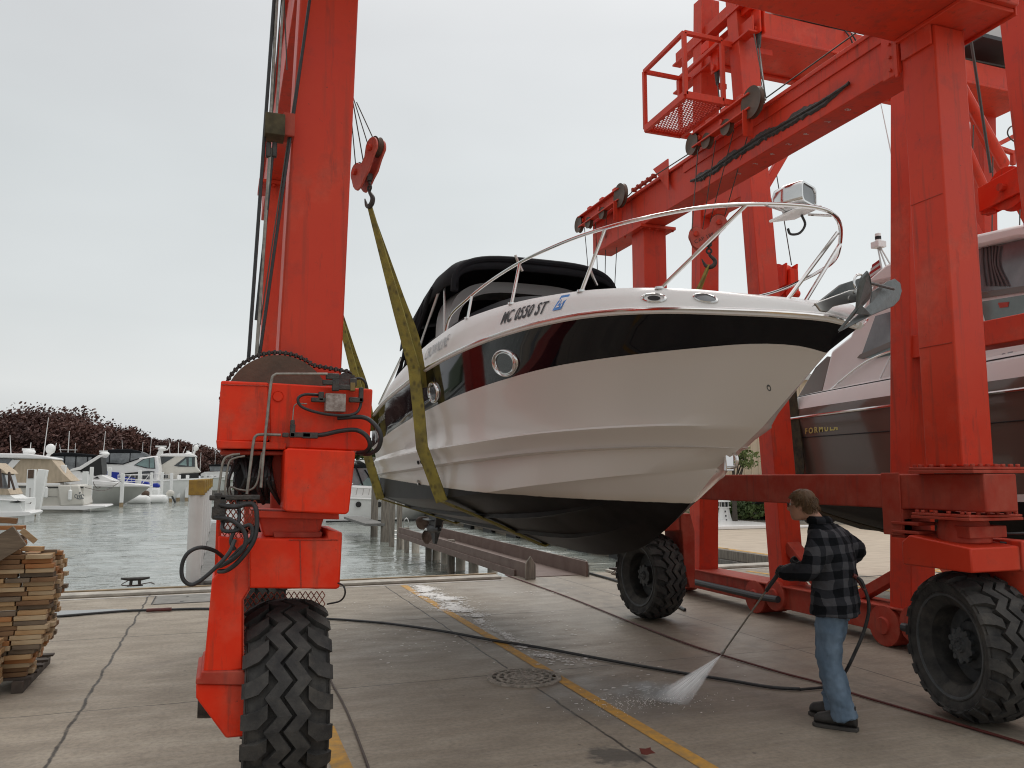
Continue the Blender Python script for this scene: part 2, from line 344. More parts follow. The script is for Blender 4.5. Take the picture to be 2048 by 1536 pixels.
    # lift tyre tracks
    for tu in (0.42, 5.50):
        tw_ = math_('ABSOLUTE', math_('SUBTRACT', math_('MULTIPLY_ADD', noise(0.5, 3), 0.25, sp.outputs['X']), tu + .12)); tf = math_('MULTIPLY', mr(tw_, .16, .30, 1, 0), mr(noise(7, 6, (1, .4, 1)), .42, .62, .05, .45)); col = mixc(tf, col, (0.085, 0.073, 0.062))
    # patch stain near the front
    de = N.new('ShaderNodeVectorMath'); de.operation = 'DISTANCE'; L.new(geo.outputs['Position'], de.inputs[0]); de.inputs[1].default_value = (2.55, 5.05, 0)
    st = mr(math_('MULTIPLY_ADD', noise(5, 6), 0.5, de.outputs['Value']), 0.38, 0.46, 0.75, 0.0); col = mixc(st, col, (0.05, 0.047, 0.043))
    # joints and cracks
    wob = noise(2.2, 6)
    crackw = math_('MULTIPLY_ADD', wob, 0.10, -0.05)
    jf = None
    for axis, pos, wdt, cr in (('X', -1.0, 0.011, 1), ('X', 2.70, 0.009, 0.7), ('X', 5.95, 0.008, 0), ('X', 9.3, 0.008, 0), ('X', -4.6, 0.008, 0), ('Y', 10.6, 0.008, 0.15), ('Y', 7.42, 0.006, 0.5), ('Y', 3.9, 0.007, 0.2), ('Y', 0.4, 0.007, 0), ('Y', 13.1, 0.004, 0)):
        c = math_('SUBTRACT', sp.outputs[axis], pos)
        c = math_('MULTIPLY_ADD', crackw, cr, c)
        j = mr(math_('ABSOLUTE', c), wdt * 0.6, wdt * 1.6, 1.0, 0.0)
        jf = j if jf is None else math_('MAXIMUM', jf, j)
    for axis, pos, lim in (('Y', 10.6, -1.0),):
        pass
    col = mixc(math_('MULTIPLY', math_('MULTIPLY', jf, mr(noise(6, 5), .3, .5, .45, 1)), 0.9), col, (0.025, 0.021, 0.018))
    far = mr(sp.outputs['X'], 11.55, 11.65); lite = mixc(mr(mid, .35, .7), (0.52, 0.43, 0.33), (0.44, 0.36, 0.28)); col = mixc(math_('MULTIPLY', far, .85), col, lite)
    L.new(col, b.inputs['Base Color'])
    rg = mr(mid, 0.3, 0.7, 0.62, 0.85); rw = math_('MULTIPLY', math_('MAXIMUM', wet, wsp), 0.28); L.new(math_('SUBTRACT', rg, rw), b.inputs['Roughness'])
    h = math_('MULTIPLY_ADD', jf, -3.0, math_('ADD', fine, math_('MULTIPLY', brush, 0.6)))
    bp = N.new('ShaderNodeBump'); bp.inputs['Strength'].default_value = 0.35; bp.inputs['Distance'].default_value = 0.012; L.new(h, bp.inputs['Height']); L.new(bp.outputs[0], b.inputs['Normal'])
    return m
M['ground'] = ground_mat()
g = MB()
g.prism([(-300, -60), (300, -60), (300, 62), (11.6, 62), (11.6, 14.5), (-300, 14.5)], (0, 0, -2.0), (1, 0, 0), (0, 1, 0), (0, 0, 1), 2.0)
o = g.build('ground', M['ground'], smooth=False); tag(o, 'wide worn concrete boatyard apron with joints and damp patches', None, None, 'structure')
M['cap'] = nmat('pale_cap_concrete', (0.42, 0.39, 0.34), 0.8, var=0.25, vscale=4, bump=0.3, bscale=40)
g = MB(); g.box((-40, 14.17, 0.004), (4.9, 14.56, 0.05)); g.box((7.2, 14.17, 0.004), (11.55, 14.56, 0.05))
o = g.build('kerb', M['cap'], bevel=0.008); tag(o, None, None, None, 'structure')
M['edge'] = nmat('tan_edge_steel', (0.30, 0.22, 0.13), 0.7, var=0.4, vscale=3)
g = MB(); g.box((-40, 14.5, 0.052), (4.9, 14.58, 0.07)); o = g.build('seawall_edge', M['edge']); tag(o, None, None, None, 'structure')

def water_mat():
    m = bpy.data.materials.new('harbour_water'); m.use_nodes = True; t = m.node_tree; N = t.nodes; L = t.links; b = N['Principled BSDF']
    b.inputs['Base Color'].default_value = (0.22, 0.24, 0.215, 1); b.inputs['Roughness'].default_value = 0.04; b.inputs['IOR'].default_value = 1.9
    geo = N.new('ShaderNodeNewGeometry')
    hs = None
    for sc, s, d, amp in (((0.5, 1.5, 1), 1.0, 3, 0.5), ((1.2, 3.0, 1), 1.6, 4, 0.25), ((4, 9, 1), 1.0, 3, 0.05)):
        mp = N.new('ShaderNodeMapping'); mp.inputs['Scale'].default_value = sc; mp.inputs['Rotation'].default_value = (0, 0, R_(12)); L.new(geo.outputs['Position'], mp.inputs[0])
        n = N.new('ShaderNodeTexNoise'); n.inputs['Scale'].default_value = s; n.inputs['Detail'].default_value = d; n.inputs['Distortion'].default_value = 0.6; L.new(mp.outputs[0], n.inputs[0])
        x = N.new('ShaderNodeMath'); x.operation = 'MULTIPLY_ADD'; L.new(n.outputs[0], x.inputs[0]); x.inputs[1].default_value = amp
        if hs is None: x.inputs[2].default_value = 0
        else: L.new(hs, x.inputs[2])
        hs = x.outputs[0]
    bp = N.new('ShaderNodeBump'); bp.inputs['Strength'].default_value = 1.0; bp.inputs['Distance'].default_value = 0.13; L.new(hs, bp.inputs['Height']); L.new(bp.outputs[0], b.inputs['Normal'])
    return m
M['water'] = water_mat()
def water_mesh():
    xs = [-900, -500, -250, -120, -70, -45, -30, -22] + list(np.arange(-18, 13.2, .15)) + [15, 20, 30, 60]
    ys = [13.0]
    while ys[-1] < 140: ys.append(ys[-1] + max(.085, (ys[-1] - 8) * .0085))
    ys += [160, 200, 300, 500, 900]
    X, Y_ = np.meshgrid(np.array(xs), np.array(ys)); Z = np.zeros_like(X); rw = np.random.RandomState(5)
    for k in range(46):
        lam = .35 * (7.5 ** rw.rand()); th = R_(95) + rw.randn() * .5; kx, ky = math.cos(th) * 2 * math.pi / lam, math.sin(th) * 2 * math.pi / lam
        ph = rw.rand() * 6.28; fade = 1 / (1 + (np.maximum(Y_ - 8, 1) * .0085 / (lam * .28)) ** 4)
        ww_ = np.sin(kx * X + ky * Y_ + ph + 1.2 * np.sin(X * .21 + Y_ * .13 + k)); Z += .0048 * lam ** .9 * (1 - 2 * (1 - (.5 + .5 * ww_)) ** .6 if lam < 1.2 else ww_) * fade * (.6 + .4 * np.sin(X * .35 + Y_ * .22 + 2 * k))
    Z *= np.where((X > -18.5) & (X < 13.5), 1, 0)
    n = len(xs); g = MB(); g.v = [(float(a_), float(b_), float(c_) - .62) for a_, b_, c_ in zip(X.ravel(), Y_.ravel(), Z.ravel())]
    g.f = [(i * n + j, i * n + j + 1, (i + 1) * n + j + 1, (i + 1) * n + j) for i in range(len(ys) - 1) for j in range(n - 1)]; g.m = [0] * len(g.f); return g
o = water_mesh().build('water', M['water'], ang=180); tag(o, 'rippled grey-green harbour water between the slips', None, None, 'structure')
M['grass'] = nmat('grass_ground', (0.035, 0.06, 0.02), 0.9, var=0.4, vscale=0.6, bump=0.6, bscale=8)
g = MB(); g.prism([(-900, 104), (60, 104), (60, 1500), (-900, 1500)], (0, 0, -1.2), (1, 0, 0), (0, 1, 0), (0, 0, 1), 1.3)
o = g.build('far_bank', M['grass'], smooth=False); tag(o, None, None, None, 'structure')
g = MB(); g.prism([(11.6, 62.0), (1200, 62.0), (1200, 1500), (60.5, 1500), (60.5, 103), (11.6, 103)], (0, 0, -1.2), (1, 0, 0), (0, 1, 0), (0, 0, 1), 1.2)
o = g.build('far_ground', M['grass'], smooth=False); tag(o, None, None, None, 'structure')

# painted markings (sheets 4 mm proud)
M['yellow'] = nmat('yellow_line_paint', (0.60, 0.31, 0.04), 0.75, var=0.35, vscale=11, var_col=(0.34, 0.21, 0.08), bump=0.2, bscale=50)
M['whiteline'] = nmat('white_line_paint', (0.50, 0.48, 0.45), 0.7, var=0.2, vscale=6)
M['yellow2'] = nmat('faint_yellow_paint', (0.50, 0.27, 0.05), 0.75, var=0.3, vscale=9)
def sheet(name, quads, mat, z=0.004, label=None):
    g = MB()
    for q in quads: g.add([(a, b_, z) for a, b_ in q], [tuple(range(len(q)))])
    o = g.build(name, mat, smooth=False); return tag(o, label, None, None, 'structure')
def strip(a, b_, wd):
    a = Vector((*a, 0)); b_ = Vector((*b_, 0)); n = (b_ - a).cross(Vector((0, 0, 1))).normalized() * wd / 2
    return [(a + n)[:2], (b_ + n)[:2], (b_ - n)[:2], (a - n)[:2]]
sheet('yellow_line', [strip((3.02, 13.9), (3.02, -3), 0.115)], M['yellow'], label='long worn yellow line painted down the apron')
sheet('yellow_line', [strip((0.80, 6.35), (0.80, -3), 0.13)], M['yellow'], label='yellow line beside the near left tyre')
sheet('white_line', [strip((-12, 14.02), (4.9, 14.02), 0.07), strip((7.3, 14.02), (11.3, 14.02), 0.07)], M['whiteline'])
q = [strip((12.45, 60), (12.45, 14), 0.16)]
for k in range(16):
    w0 = 14.5 + k * 2.7; q.append(strip((12.45, w0 + 0.9), (11.75, w0), 0.14))
q += [strip((9.9, 13.7), (10.6, 9), 0.12), strip((13.5, 12.6), (30, 13.6), 0.12), strip((13.5, 12.6), (12.2, 9), 0.12), strip((16.5, 28), (30, 25.5), 0.16)]
sheet('yellow_marking', q, M['yellow2'])
sheet('water_edge_rail', [strip((9.0, 12.2), (40, 12.2), 0.05), strip((9.0, 11.3), (40, 11.3), 0.05)], M['black'], z=0.006)
# hatch plate by the cleat
M['plate'] = nmat('hatch_plate', (0.20, 0.19, 0.17), 0.7, var=0.25, vscale=5)
t = empty('hatch_cover', (-0.45, 13.45, 0), 'flat grey hatch plate with lifting holes set in the apron', 'hatch')
g = MB(); g.box((-0.88, 13.1, 0.002), (0.05, 13.95, 0.010)); g.build('plate', M['plate'], t, bevel=0.002)
for q_ in (((-0.45, 13.72, 0.010), (-0.41, 13.78, 0.012)), ((-0.52, 13.2, 0.010), (-0.47, 13.25, 0.012))): g = MB(); g.box(*q_); g.build('lifting_hole', M['black'], t)
g = MB()
for a, b_ in (((-0.9, 13.1), (-0.9, 13.95)), ((0.07, 13.1), (0.07, 13.95)), ((-0.9, 13.08), (0.07, 13.08))): g.add([(*p, 0.005) for p in strip(a, b_, 0.02)], [(0, 1, 2, 3)])
g.build('seam', M['black'], t, smooth=False)

# puddle at the left
M['puddle'] = nmat('puddle_water', (0.07, 0.065, 0.06), 0.03, spec=0.7)
g = MB(); ring = []
for k in range(48):
    th = 2 * math.pi * k / 48; r = 1 + 0.12 * math.sin(3 * th + 1) + 0.07 * math.sin(7 * th)
    ring.append((-2.75 + 1.35 * r * math.cos(th), 12.55 + 0.42 * r * math.sin(th) + 0.12 * math.cos(th), 0.003))
g.add(ring, [tuple(range(48))]); o = g.build('puddle', M['puddle'], smooth=False); tag(o, 'shallow pale puddle on the concrete behind the board stack', None, None, 'structure')

# soap / bottom-paint residue along the yellow line
rf = random.Random(3)
M['foam'] = nmat('white_residue', (0.78, 0.76, 0.73), 0.85, var=0.15, vscale=20)
g = MB()
def flake(x, y, r, z=0.0085):
    n = rf.randint(6, 9); a0 = rf.random() * 6.28; el = rf.uniform(1.0, 2.6)
    g.add([(x + r * el * math.cos(a0 + 6.28 * k / n) * rf.uniform(0.55, 1.2), y + r * math.sin(a0 + 6.28 * k / n) * rf.uniform(0.5, 1.2), z + rf.random() * 0.001) for k in range(n)], [tuple(range(n))])
for k in range(8000):
    w_ = 7.6 + 6.3 * rf.random() ** 0.8
    spread = I(w_, [(7.5, .12), (9, .05), (10.2, .08), (11.3, .17), (12.3, .17), (13.2, .13), (13.9, .08)])
    dens = I(w_, [(7.5, .7), (8.5, .35), (9.5, .45), (10.5, .75), (11.5, 1), (12.8, 1), (13.9, .7)]) * (.55 + .45 * math.sin(w_ * 9 + 2 * math.sin(w_ * 3)))
    if rf.random() > dens: continue
    off = rf.gauss(0, 1); flake(3.16 + off * spread + .09 * math.sin(w_ * 4.3) * spread * 6 + I(w_, [(7.6, .12), (9, .03), (11, .10), (14, .05)]), w_, rf.uniform(0.004, 0.034) * I(w_, [(7.5, .7), (10, .6), (12, 1.25), (14, .9)]) / (1 + abs(off)))
for k in range(420):
    cx_, cy_ = rf.choice([(3.3, 7.65), (3.45, 7.7), (1.9, 10.2), (2.2, 9.4), (4.1, 9.8), (4.5, 9.4), (4.0, 8.3), (3.5, 6.55), (3.6, 6.5), (3.45, 6.2), (4.9, 12.3), (4.75, 12.35), (2.0, 12.0), (2.2, 8.6), (4.1, 7.4)])
    big_ = (cx_, cy_) in ((3.3, 7.65), (3.45, 7.7), (3.6, 6.5), (4.75, 12.35))
    s_ = 0.10 if big_ else 0.38
    flake(cx_ + rf.gauss(0, s_) * 1.4, cy_ + rf.gauss(0, s_), rf.uniform(0.004, 0.018 if big_ else 0.012))
o = g.build('residue', M['foam'], smooth=False); tag(o, 'white washed-off residue scattered along the yellow line', 'residue', None, 'stuff')

# leaf litter
M['leaf'] = nmat('dry_red_leaf', (0.12, 0.02, 0.012), 0.7)
p = at(1293, 1505, z=0)
g = MB(); g.prism([(-.05, -.02), (-.02, -.045), (.02, -.03), (.05, -.035), (.04, .01), (.055, .04), (.01, .03), (-.03, .045)], (p.x, p.y, 0.006), (1, 0, 0), (0, 1, 0.2), (0, 0, 1), 0.003)
o = g.build('leaf', M['leaf'], smooth=False); tag(o, 'crumpled red leaf lying beside the long yellow line', 'leaf')

# drain cover
c = Vector((2.72, 7.22, 0)); M['iron'] = nmat('cast_iron', (0.27, 0.24, 0.20), 0.8, 0.0, var=0.4, vscale=20, bump=0.3, bscale=60)
t = empty('drain_cover', c, 'round slotted cast iron drain cover beside the yellow line', 'drain cover')
g = MB(); g.lathe([(0.0, 0.004), (0.30, 0.004), (0.30, 0.0)], c, (0, 0, 1), 48); g.build('void', nmat('drain_shadow_dirt', (.06, .052, .044), .9), t)
g = MB(); g.lathe([(0.30, 0.001), (0.30, 0.016), (0.345, 0.016), (0.35, 0.001)], c, (0, 0, 1), 48)
g.lathe([(0.0, 0.016), (0.04, 0.016), (0.045, 0.005)], c, (0, 0, 1), 24)
for ri, ro in ((0.085, 0.12), (0.16, 0.19), (0.235, 0.262)): g.lathe([(ri, 0.005), (ri, 0.016), (ro, 0.016), (ro, 0.005)], c, (0, 0, 1), 40)
for k in range(14):
    a = 2 * math.pi * k / 14; d = Vector((math.cos(a), math.sin(a), 0)); g.beam(c + d * 0.03 + Vector((0, 0, .010)), c + d * 0.305 + Vector((0, 0, .010)), 0.022, 0.010)
g.build('grate', M['iron'], t)
# ------------------------------------------------------------------ hanging cruiser
UC = 3.2
def cr_line(pts, n=44, power=1.5):   # pts (w,b,z) stern -> stem
    return resample(spline([Vector((UC - b_, w_, z_)) for w_, b_, z_ in pts], 10), n, power)
keel = cr_line([(11.6, 0, 1.23), (10, 0, 1.205), (8.6, 0, 1.185), (7.6, 0, 1.17), (6.9, 0, 1.165), (6.4, 0, 1.185), (5.84, 0, 1.285), (5.44, 0, 1.455), (5.08, 0, 1.665), (4.73, 0, 1.90)])
chine = cr_line([(11.6, 1.02, 1.575), (10.3, 1.05, 1.58), (9, 1.06, 1.60), (8, 1.04, 1.635), (7, .97, 1.70), (6.4, .87, 1.755), (6, .77, 1.79), (5.5, .55, 1.84), (5.15, .34, 1.875), (4.85, .12, 1.905), (4.73, 0, 1.92)])
k1 = cr_line([(11.6, 1.10, 1.90), (10.3, 1.13, 1.93), (9, 1.14, 1.96), (8, 1.12, 1.99), (7, 1.05, 2.02), (6, .87, 2.055), (5.3, .60, 2.07), (4.85, .34, 2.07), (4.6, .15, 2.06), (4.45, 0, 2.05)])
k2 = cr_line([(11.6, 1.13, 2.10), (10.3, 1.17, 2.12), (9, 1.19, 2.14), (8, 1.18, 2.155), (7, 1.12, 2.17), (6, .97, 2.2), (5.3, .74, 2.215), (4.7, .43, 2.215), (4.4, .20, 2.2), (4.22, 0, 2.17)])
stb = cr_line([(11.6, 1.18, 2.28), (10.3, 1.22, 2.40), (9, 1.245, 2.49), (8, 1.22, 2.555), (7, 1.18, 2.61), (6, 1.09, 2.64), (5.3, .95, 2.66), (4.7, .72, 2.66), (4.2, .44, 2.655), (3.9, .28, 2.64), (3.72, .12, 2.61), (3.62, 0, 2.56)])
she = cr_line([(11.6, 1.19, 2.70), (10.3, 1.25, 2.82), (9, 1.275, 2.89), (8, 1.275, 2.94), (7, 1.255, 2.965), (6, 1.20, 2.96), (5.3, 1.10, 2.945), (4.7, .95, 2.915), (4.2, .72, 2.86), (3.8, .43, 2.79), (3.6, .25, 2.75), (3.45, .11, 2.71), (3.37, 0, 2.66)])
def mid(A, B, t, out_=0.0, dz=0.0):
    r = []
    for a, b_ in zip(A, B):
        p = a.lerp(b_, t); hb = UC - p.x; f = min(1, hb / 0.4)
        if A is keel: f *= min(1, max(0, (p.y - 5.4) / 1.2))
        r.append(Vector((p.x - out_ * f, p.y, p.z + dz * f)))
    return r
rows = [keel, mid(keel, chine, .26, 0.0, -0.015), mid(keel, chine, .31, .02, -0.035), mid(keel, chine, .33, 0, 0.0), mid(keel, chine, .60, 0.0, -0.005), mid(keel, chine, .65, .02, -0.03), mid(keel, chine, .67, 0, 0.0), mid(keel, chine, .93, 0, 0),
        chine, mid(chine, k1, .04, .012), mid(chine, k1, .5, -.012), mid(chine, k1, .93, -.032), mid(chine, k1, .985, .034), k1, mid(k1, k2, .35, -.006), mid(k1, k2, .72, .020), mid(k1, k2, .9, .026), k2, mid(k2, stb, .16, -.024), mid(k2, stb, .5, -.026), mid(k2, stb, .8, -.018), stb,
        mid(stb, she, .3, -.004), mid(stb, she, .65, -.002), mid(stb, she, .93, 0), she]
STB_I = rows.index(stb)
def hull_mat():
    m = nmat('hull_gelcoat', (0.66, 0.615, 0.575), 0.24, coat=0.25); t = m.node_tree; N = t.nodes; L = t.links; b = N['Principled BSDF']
    geo = N.new('ShaderNodeNewGeometry'); sp = N.new('ShaderNodeSeparateXYZ'); L.new(geo.outputs['Position'], sp.inputs[0])
    a = N.new('ShaderNodeMath'); a.operation = 'MULTIPLY_ADD'; L.new(sp.outputs['Y'], a.inputs[0]); a.inputs[1].default_value = -0.0285; L.new(sp.outputs['Z'], a.inputs[2])   # z - .0285 w
    nz = N.new('ShaderNodeTexNoise'); nz.inputs['Scale'].default_value = 9; nz.inputs['Detail'].default_value = 8; L.new(geo.outputs['Position'], nz.inputs[0])
    a2 = N.new('ShaderNodeMath'); a2.operation = 'MULTIPLY_ADD'; L.new(nz.outputs[0], a2.inputs[0]); a2.inputs[1].default_value = 0.012; L.new(a.outputs[0], a2.inputs[2])
    r = N.new('ShaderNodeMapRange'); r.inputs[1].default_value = 1.528; r.inputs[2].default_value = 1.533; L.new(a2.outputs[0], r.inputs[0])
    # stain line just above the paint
    r2 = N.new('ShaderNodeMapRange'); r2.inputs[1].default_value = 1.533; r2.inputs[2].default_value = 1.60; r2.inputs[3].default_value = 0.45; r2.inputs[4].default_value = 0; L.new(a2.outputs[0], r2.inputs[0])
    mx0 = N.new('ShaderNodeMix'); mx0.data_type = 'RGBA'; L.new(r2.outputs[0], mx0.inputs[0]); mx0.inputs[6].default_value = (0.66, 0.615, 0.575, 1); mx0.inputs[7].default_value = (0.50, 0.42, 0.30, 1)
    n2 = N.new('ShaderNodeTexNoise'); n2.inputs['Scale'].default_value = 4; n2.inputs['Detail'].default_value = 8; L.new(geo.outputs['Position'], n2.inputs[0])
    rb = N.new('ShaderNodeValToRGB'); rb.color_ramp.elements[0].position = .35; rb.color_ramp.elements[0].color = (0.004, 0.0035, 0.004, 1); rb.color_ramp.elements[1].position = .75; rb.color_ramp.elements[1].color = (0.018, 0.016, 0.017, 1); L.new(n2.outputs[0], rb.inputs[0])
    mx = N.new('ShaderNodeMix'); mx.data_type = 'RGBA'; L.new(r.outputs[0], mx.inputs[0]); L.new(rb.outputs[0], mx.inputs[6]); L.new(mx0.outputs[2], mx.inputs[7]); L.new(mx.outputs[2], b.inputs['Base Color'])
    rr = N.new('ShaderNodeMapRange'); rr.inputs[3].default_value = 0.42; rr.inputs[4].default_value = 0.24; L.new(r.outputs[0], rr.inputs[0]); L.new(rr.outputs[0], b.inputs['Roughness'])
    cw = N.new('ShaderNodeMath'); cw.operation = 'MULTIPLY'; cw.inputs[1].default_value = .25; L.new(r.outputs[0], cw.inputs[0]); L.new(cw.outputs[0], b.inputs['Coat Weight']); sl = N.new('ShaderNodeMapRange'); sl.inputs[3].default_value = .12; sl.inputs[4].default_value = .5; L.new(r.outputs[0], sl.inputs[0]); L.new(sl.outputs[0], b.inputs['Specular IOR Level'])
    return m
M['hull'] = hull_mat()
boat = empty('motor_cruiser', (UC, 7.5, 1.165), 'white cabin cruiser with a black side band hanging in yellow slings above the apron', 'motorboat')
def mirror(r): return [Vector((2 * UC - p.x, p.y, p.z)) for p in r]
def grid(g, A, flip=False):
    n = len(A[0]); vs = [p for r in A for p in r]; fs = []
    for i in range(len(A) - 1):
        for k in range(n - 1): fs.append((i * n + k, i * n + k + 1, (i + 1) * n + k + 1, (i + 1) * n + k))
    g.add(vs, fs)
g = MB()
for fn in (lambda r: r, mirror):
    g.mi = 0; grid(g, [fn(r) for r in rows[:STB_I + 1]])
    g.mi = 1; grid(g, [fn(r) for r in rows[STB_I:]])
g.mi = 0
tr = [r[0] for r in rows] + [p for p in [mirror([r[0]])[0] for r in reversed(rows[1:])]]
ctr = Vector((UC, 11.6, 2.0)); g.add(tr + [ctr], [(i, (i + 1) % len(tr), len(tr)) for i in range(len(tr))])
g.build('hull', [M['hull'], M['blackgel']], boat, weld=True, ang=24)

# rub rail and deck
def at_w(line, w_):
    for a, b_ in zip(line, line[1:]):
        if (a.y - w_) * (b_.y - w_) <= 0 and a.y != b_.y: return a.lerp(b_, (a.y - w_) / (a.y - b_.y))
    return line[-1] if w_ < line[-1].y else line[0]
g = MB()
for fn in (lambda r: r, mirror): g.tube([p + Vector((0, 0, 0.012)) for p in fn(she)], 0.024, 8)
g.build('rub_rail', M['gelw'], boat)
g = MB()
for fn, sg in ((lambda r: r, -1), (mirror, 1)):
    g.tube([p + Vector((sg * 0.022, -0.006, 0.016)) for p in fn(she)], 0.0095, 6)
rub = g.build('rub_rail_insert', M['chrome'], boat)
zc = [(3.35, 2.70), (3.5, 2.80), (4, 2.96), (4.6, 3.10), (5.3, 3.245), (5.9, 3.36), (6.6, 3.48), (7.2, 3.54), (8, 3.34), (9, 3.24), (10, 3.18), (11.6, 2.95)]
sh = [(3.35, .03), (3.6, .09), (4, .14), (5, .21), (6, .28), (7, .34), (8.5, .35), (10, .30), (11, .2), (11.6, .12)]
ic = [(3.35, .0), (3.6, .06), (4, .1), (12, .12)]
def deck_row(f_out, f_in, zf):
    """row of points inboard of the sheer"""
    r = []
    for p in she:
        hb = UC - p.x; w_ = p.y; inset = min(hb, f_out * I(w_, ic)); x = hb - inset
        x *= f_in
        side = p.z + I(w_, sh); top = max(side, I(w_, zc))
        r.append(Vector((UC - x, w_, zf(p.z, side, top))))
    return r
D = [deck_row(0, 1, lambda s, a, t: s + .02), deck_row(.08, 1, lambda s, a, t: s + .035), deck_row(.10, 1, lambda s, a, t: s + (a - s) * .25 + .01), deck_row(.35, 1, lambda s, a, t: s + (a - s) * .62), deck_row(.55, 1, lambda s, a, t: s + (a - s) * .82), deck_row(.9, 1, lambda s, a, t: a), deck_row(1.3, 1, lambda s, a, t: a + (t - a) * .06),
     deck_row(1.8, 1, lambda s, a, t: a + (t - a) * .2), deck_row(1.8, .8, lambda s, a, t: a + (t - a) * .55), deck_row(1.8, .55, lambda s, a, t: a + (t - a) * .82), deck_row(1.8, .28, lambda s, a, t: a + (t - a) * .96), deck_row(1, 0, lambda s, a, t: t)]
g = MB()
for fn in (lambda r: r, mirror): grid(g, [fn(r) for r in D])
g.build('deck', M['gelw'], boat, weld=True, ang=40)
def deck_surface(w_, k):   # point + normal on the starboard deck, k = row position (float)
    i = int(k); f = k - i; a = at_w(D[i], w_); b_ = at_w(D[min(i + 1, len(D) - 1)], w_); p = a.lerp(b_, f)
    a2 = at_w(D[i], w_ - .02); b2 = at_w(D[min(i + 1, len(D) - 1)], w_ - .02); q = a2.lerp(b2, f)
    n = (q - p).cross(b_ - a).normalized()
    if n.x > 0: n = -n
    return p, n
def band_surface(w_, f, A=stb, B=she):
    a = at_w(A, w_); b_ = at_w(B, w_ ); p = a.lerp(b_, f); q = at_w(A, w_ - .03).lerp(at_w(B, w_ - .03), f); n = (q - p).cross(b_ - a).normalized()
    if n.x > 0: n = -n
    return p, n
# lettering that follows a surface
def letters(txt, name, mat, parent, fn, size, shear=0.0, bold=0.0, spacing=1.0, stretch=1.0):
    """fn(x, y) -> point on the surface for text coordinates"""
    cu = bpy.data.curves.new(name, 'FONT'); cu.body = txt; cu.size = size; cu.shear = shear; cu.offset = bold; cu.space_character = spacing; cu.resolution_u = 3
    to = bpy.data.objects.new('tmp_text', cu); COL.objects.link(to)
    bpy.context.view_layer.update()
    me = bpy.data.meshes.new_from_object(to.evaluated_get(bpy.context.evaluated_depsgraph_get()))
    bpy.data.objects.remove(to); bpy.data.curves.remove(cu)
    bm = bmesh.new(); bm.from_mesh(me); bmesh.ops.triangulate(bm, faces=bm.faces)
    bmesh.ops.subdivide_edges(bm, edges=[e_ for e_ in bm.edges if e_.calc_length() > size * .35], cuts=2)
    bmesh.ops.triangulate(bm, faces=bm.faces)
    g = MB(); g.add([fn(v.co.x * stretch, v.co.y) for v in bm.verts], [tuple(v.index for v in f.verts) for f in bm.faces]); bm.free()
    return g.build(name, mat, parent, smooth=False)
def planar(o, ex, ey):
    o = Vector(o); ex = Vector(ex).normalized(); ey = Vector(ey).normalized()
    return lambda x, y: o + ex * x + ey * y
def on_band(w0, f0, hgt, off=.006, A=stb, B=she):
    def fn(x, y):
        w_ = w0 - x; a = at_w(A, w_); b_ = at_w(B, w_); L_ = (b_ - a).length; p, n = band_surface(w_, f0 + y / L_, A, B); return p + n * off
    return fn
def on_deck(w0, k0, off=.006):
    def fn(x, y):
        w_ = w0 - x * .97; d = Vector(at_w(D[5], w_)) - Vector(at_w(D[2], w_)); p, n = deck_surface(w_, k0 + y / d.length * 3); return p + n * off
    return fn
M['textblack'] = nmat('black_vinyl', (0.015, 0.015, 0.018), 0.5)
M['textgrey'] = nmat('grey_outline_vinyl', (0.33, 0.34, 0.36), 0.4)
M['textsilver'] = nmat('silver_vinyl', (0.42, 0.42, 0.44), 0.3, 0.6)
M['sticker'] = nmat('blue_sticker', (0.07, 0.25, 0.62), 0.5)
letters('MC 0550 ST', 'registration_number', M['textblack'], boat, on_deck(5.90, 2.25), 0.128, shear=.25, bold=.003, spacing=1.08, stretch=.98)
g = MB(); fs = on_deck(5.13, 2.3); g.add([fs(0, 0), fs(.10, 0), fs(.13, .12), fs(.03, .12)], [(0, 1, 2, 3)]); stk = g.build('registration_sticker', M['sticker'], boat, smooth=False)
letters('21', 'sticker_number', M['gelw'], stk, on_deck(5.10, 2.55, .009), 0.09)
letters('CROWNLINE', 'side_name', M['textgrey'], boat, on_deck(8.12, 2.3), 0.15, shear=.3, stretch=1.0)
letters('CROWNLINE', 'stern_name', M['textsilver'], boat, on_band(10.9, .52, .1), 0.11, shear=.1, stretch=.9)
g = MB()
for r in range(3):
    for c_ in range(3):
        fs = on_band(11.2 - c_ * .15 - (r % 2) * .05, .40 - r * .12, .1, .006); s_ = .062
        g.add([fs(-s_, 0), fs(0, -s_ * .8), fs(s_, 0), fs(0, s_ * .8)], [(0, 1, 2, 3)])
g.build('chequered_emblem', M['textsilver'], boat, smooth=False)
# portholes in the black band
def porthole(w_, f, rw, rh):
    p, n = band_surface(w_, f); ez = Vector((0, 0, 1)); ex = ez.cross(n).normalized(); ey = n.cross(ex).normalized()
    t_ = empty('porthole', p - boat.location); t_.parent = boat
    def ringf(s, off): return [p + n * off + ex * (rw * s * math.cos(a)) + ey * (rh * s * math.sin(a)) for a in [2 * math.pi * k / 36 for k in range(36)]]
    g = MB(); g.loft([ringf(1.0, -.03), ringf(1.0, .010), ringf(.96, .02), ringf(.90, .022), ringf(.84, .012), ringf(.82, .004), ringf(.78, .014), ringf(.72, .014), ringf(.70, .0)], True, False); g.build('frame', M['chrome'], t_, ang=60)
    g = MB(); r_ = ringf(.72, .006); g.add(r_, [tuple(range(36))]); g.build('pane', M['glass'], t_, smooth=False)
porthole(5.93, .37, .20, .112); porthole(7.78, .36, .165, .11)
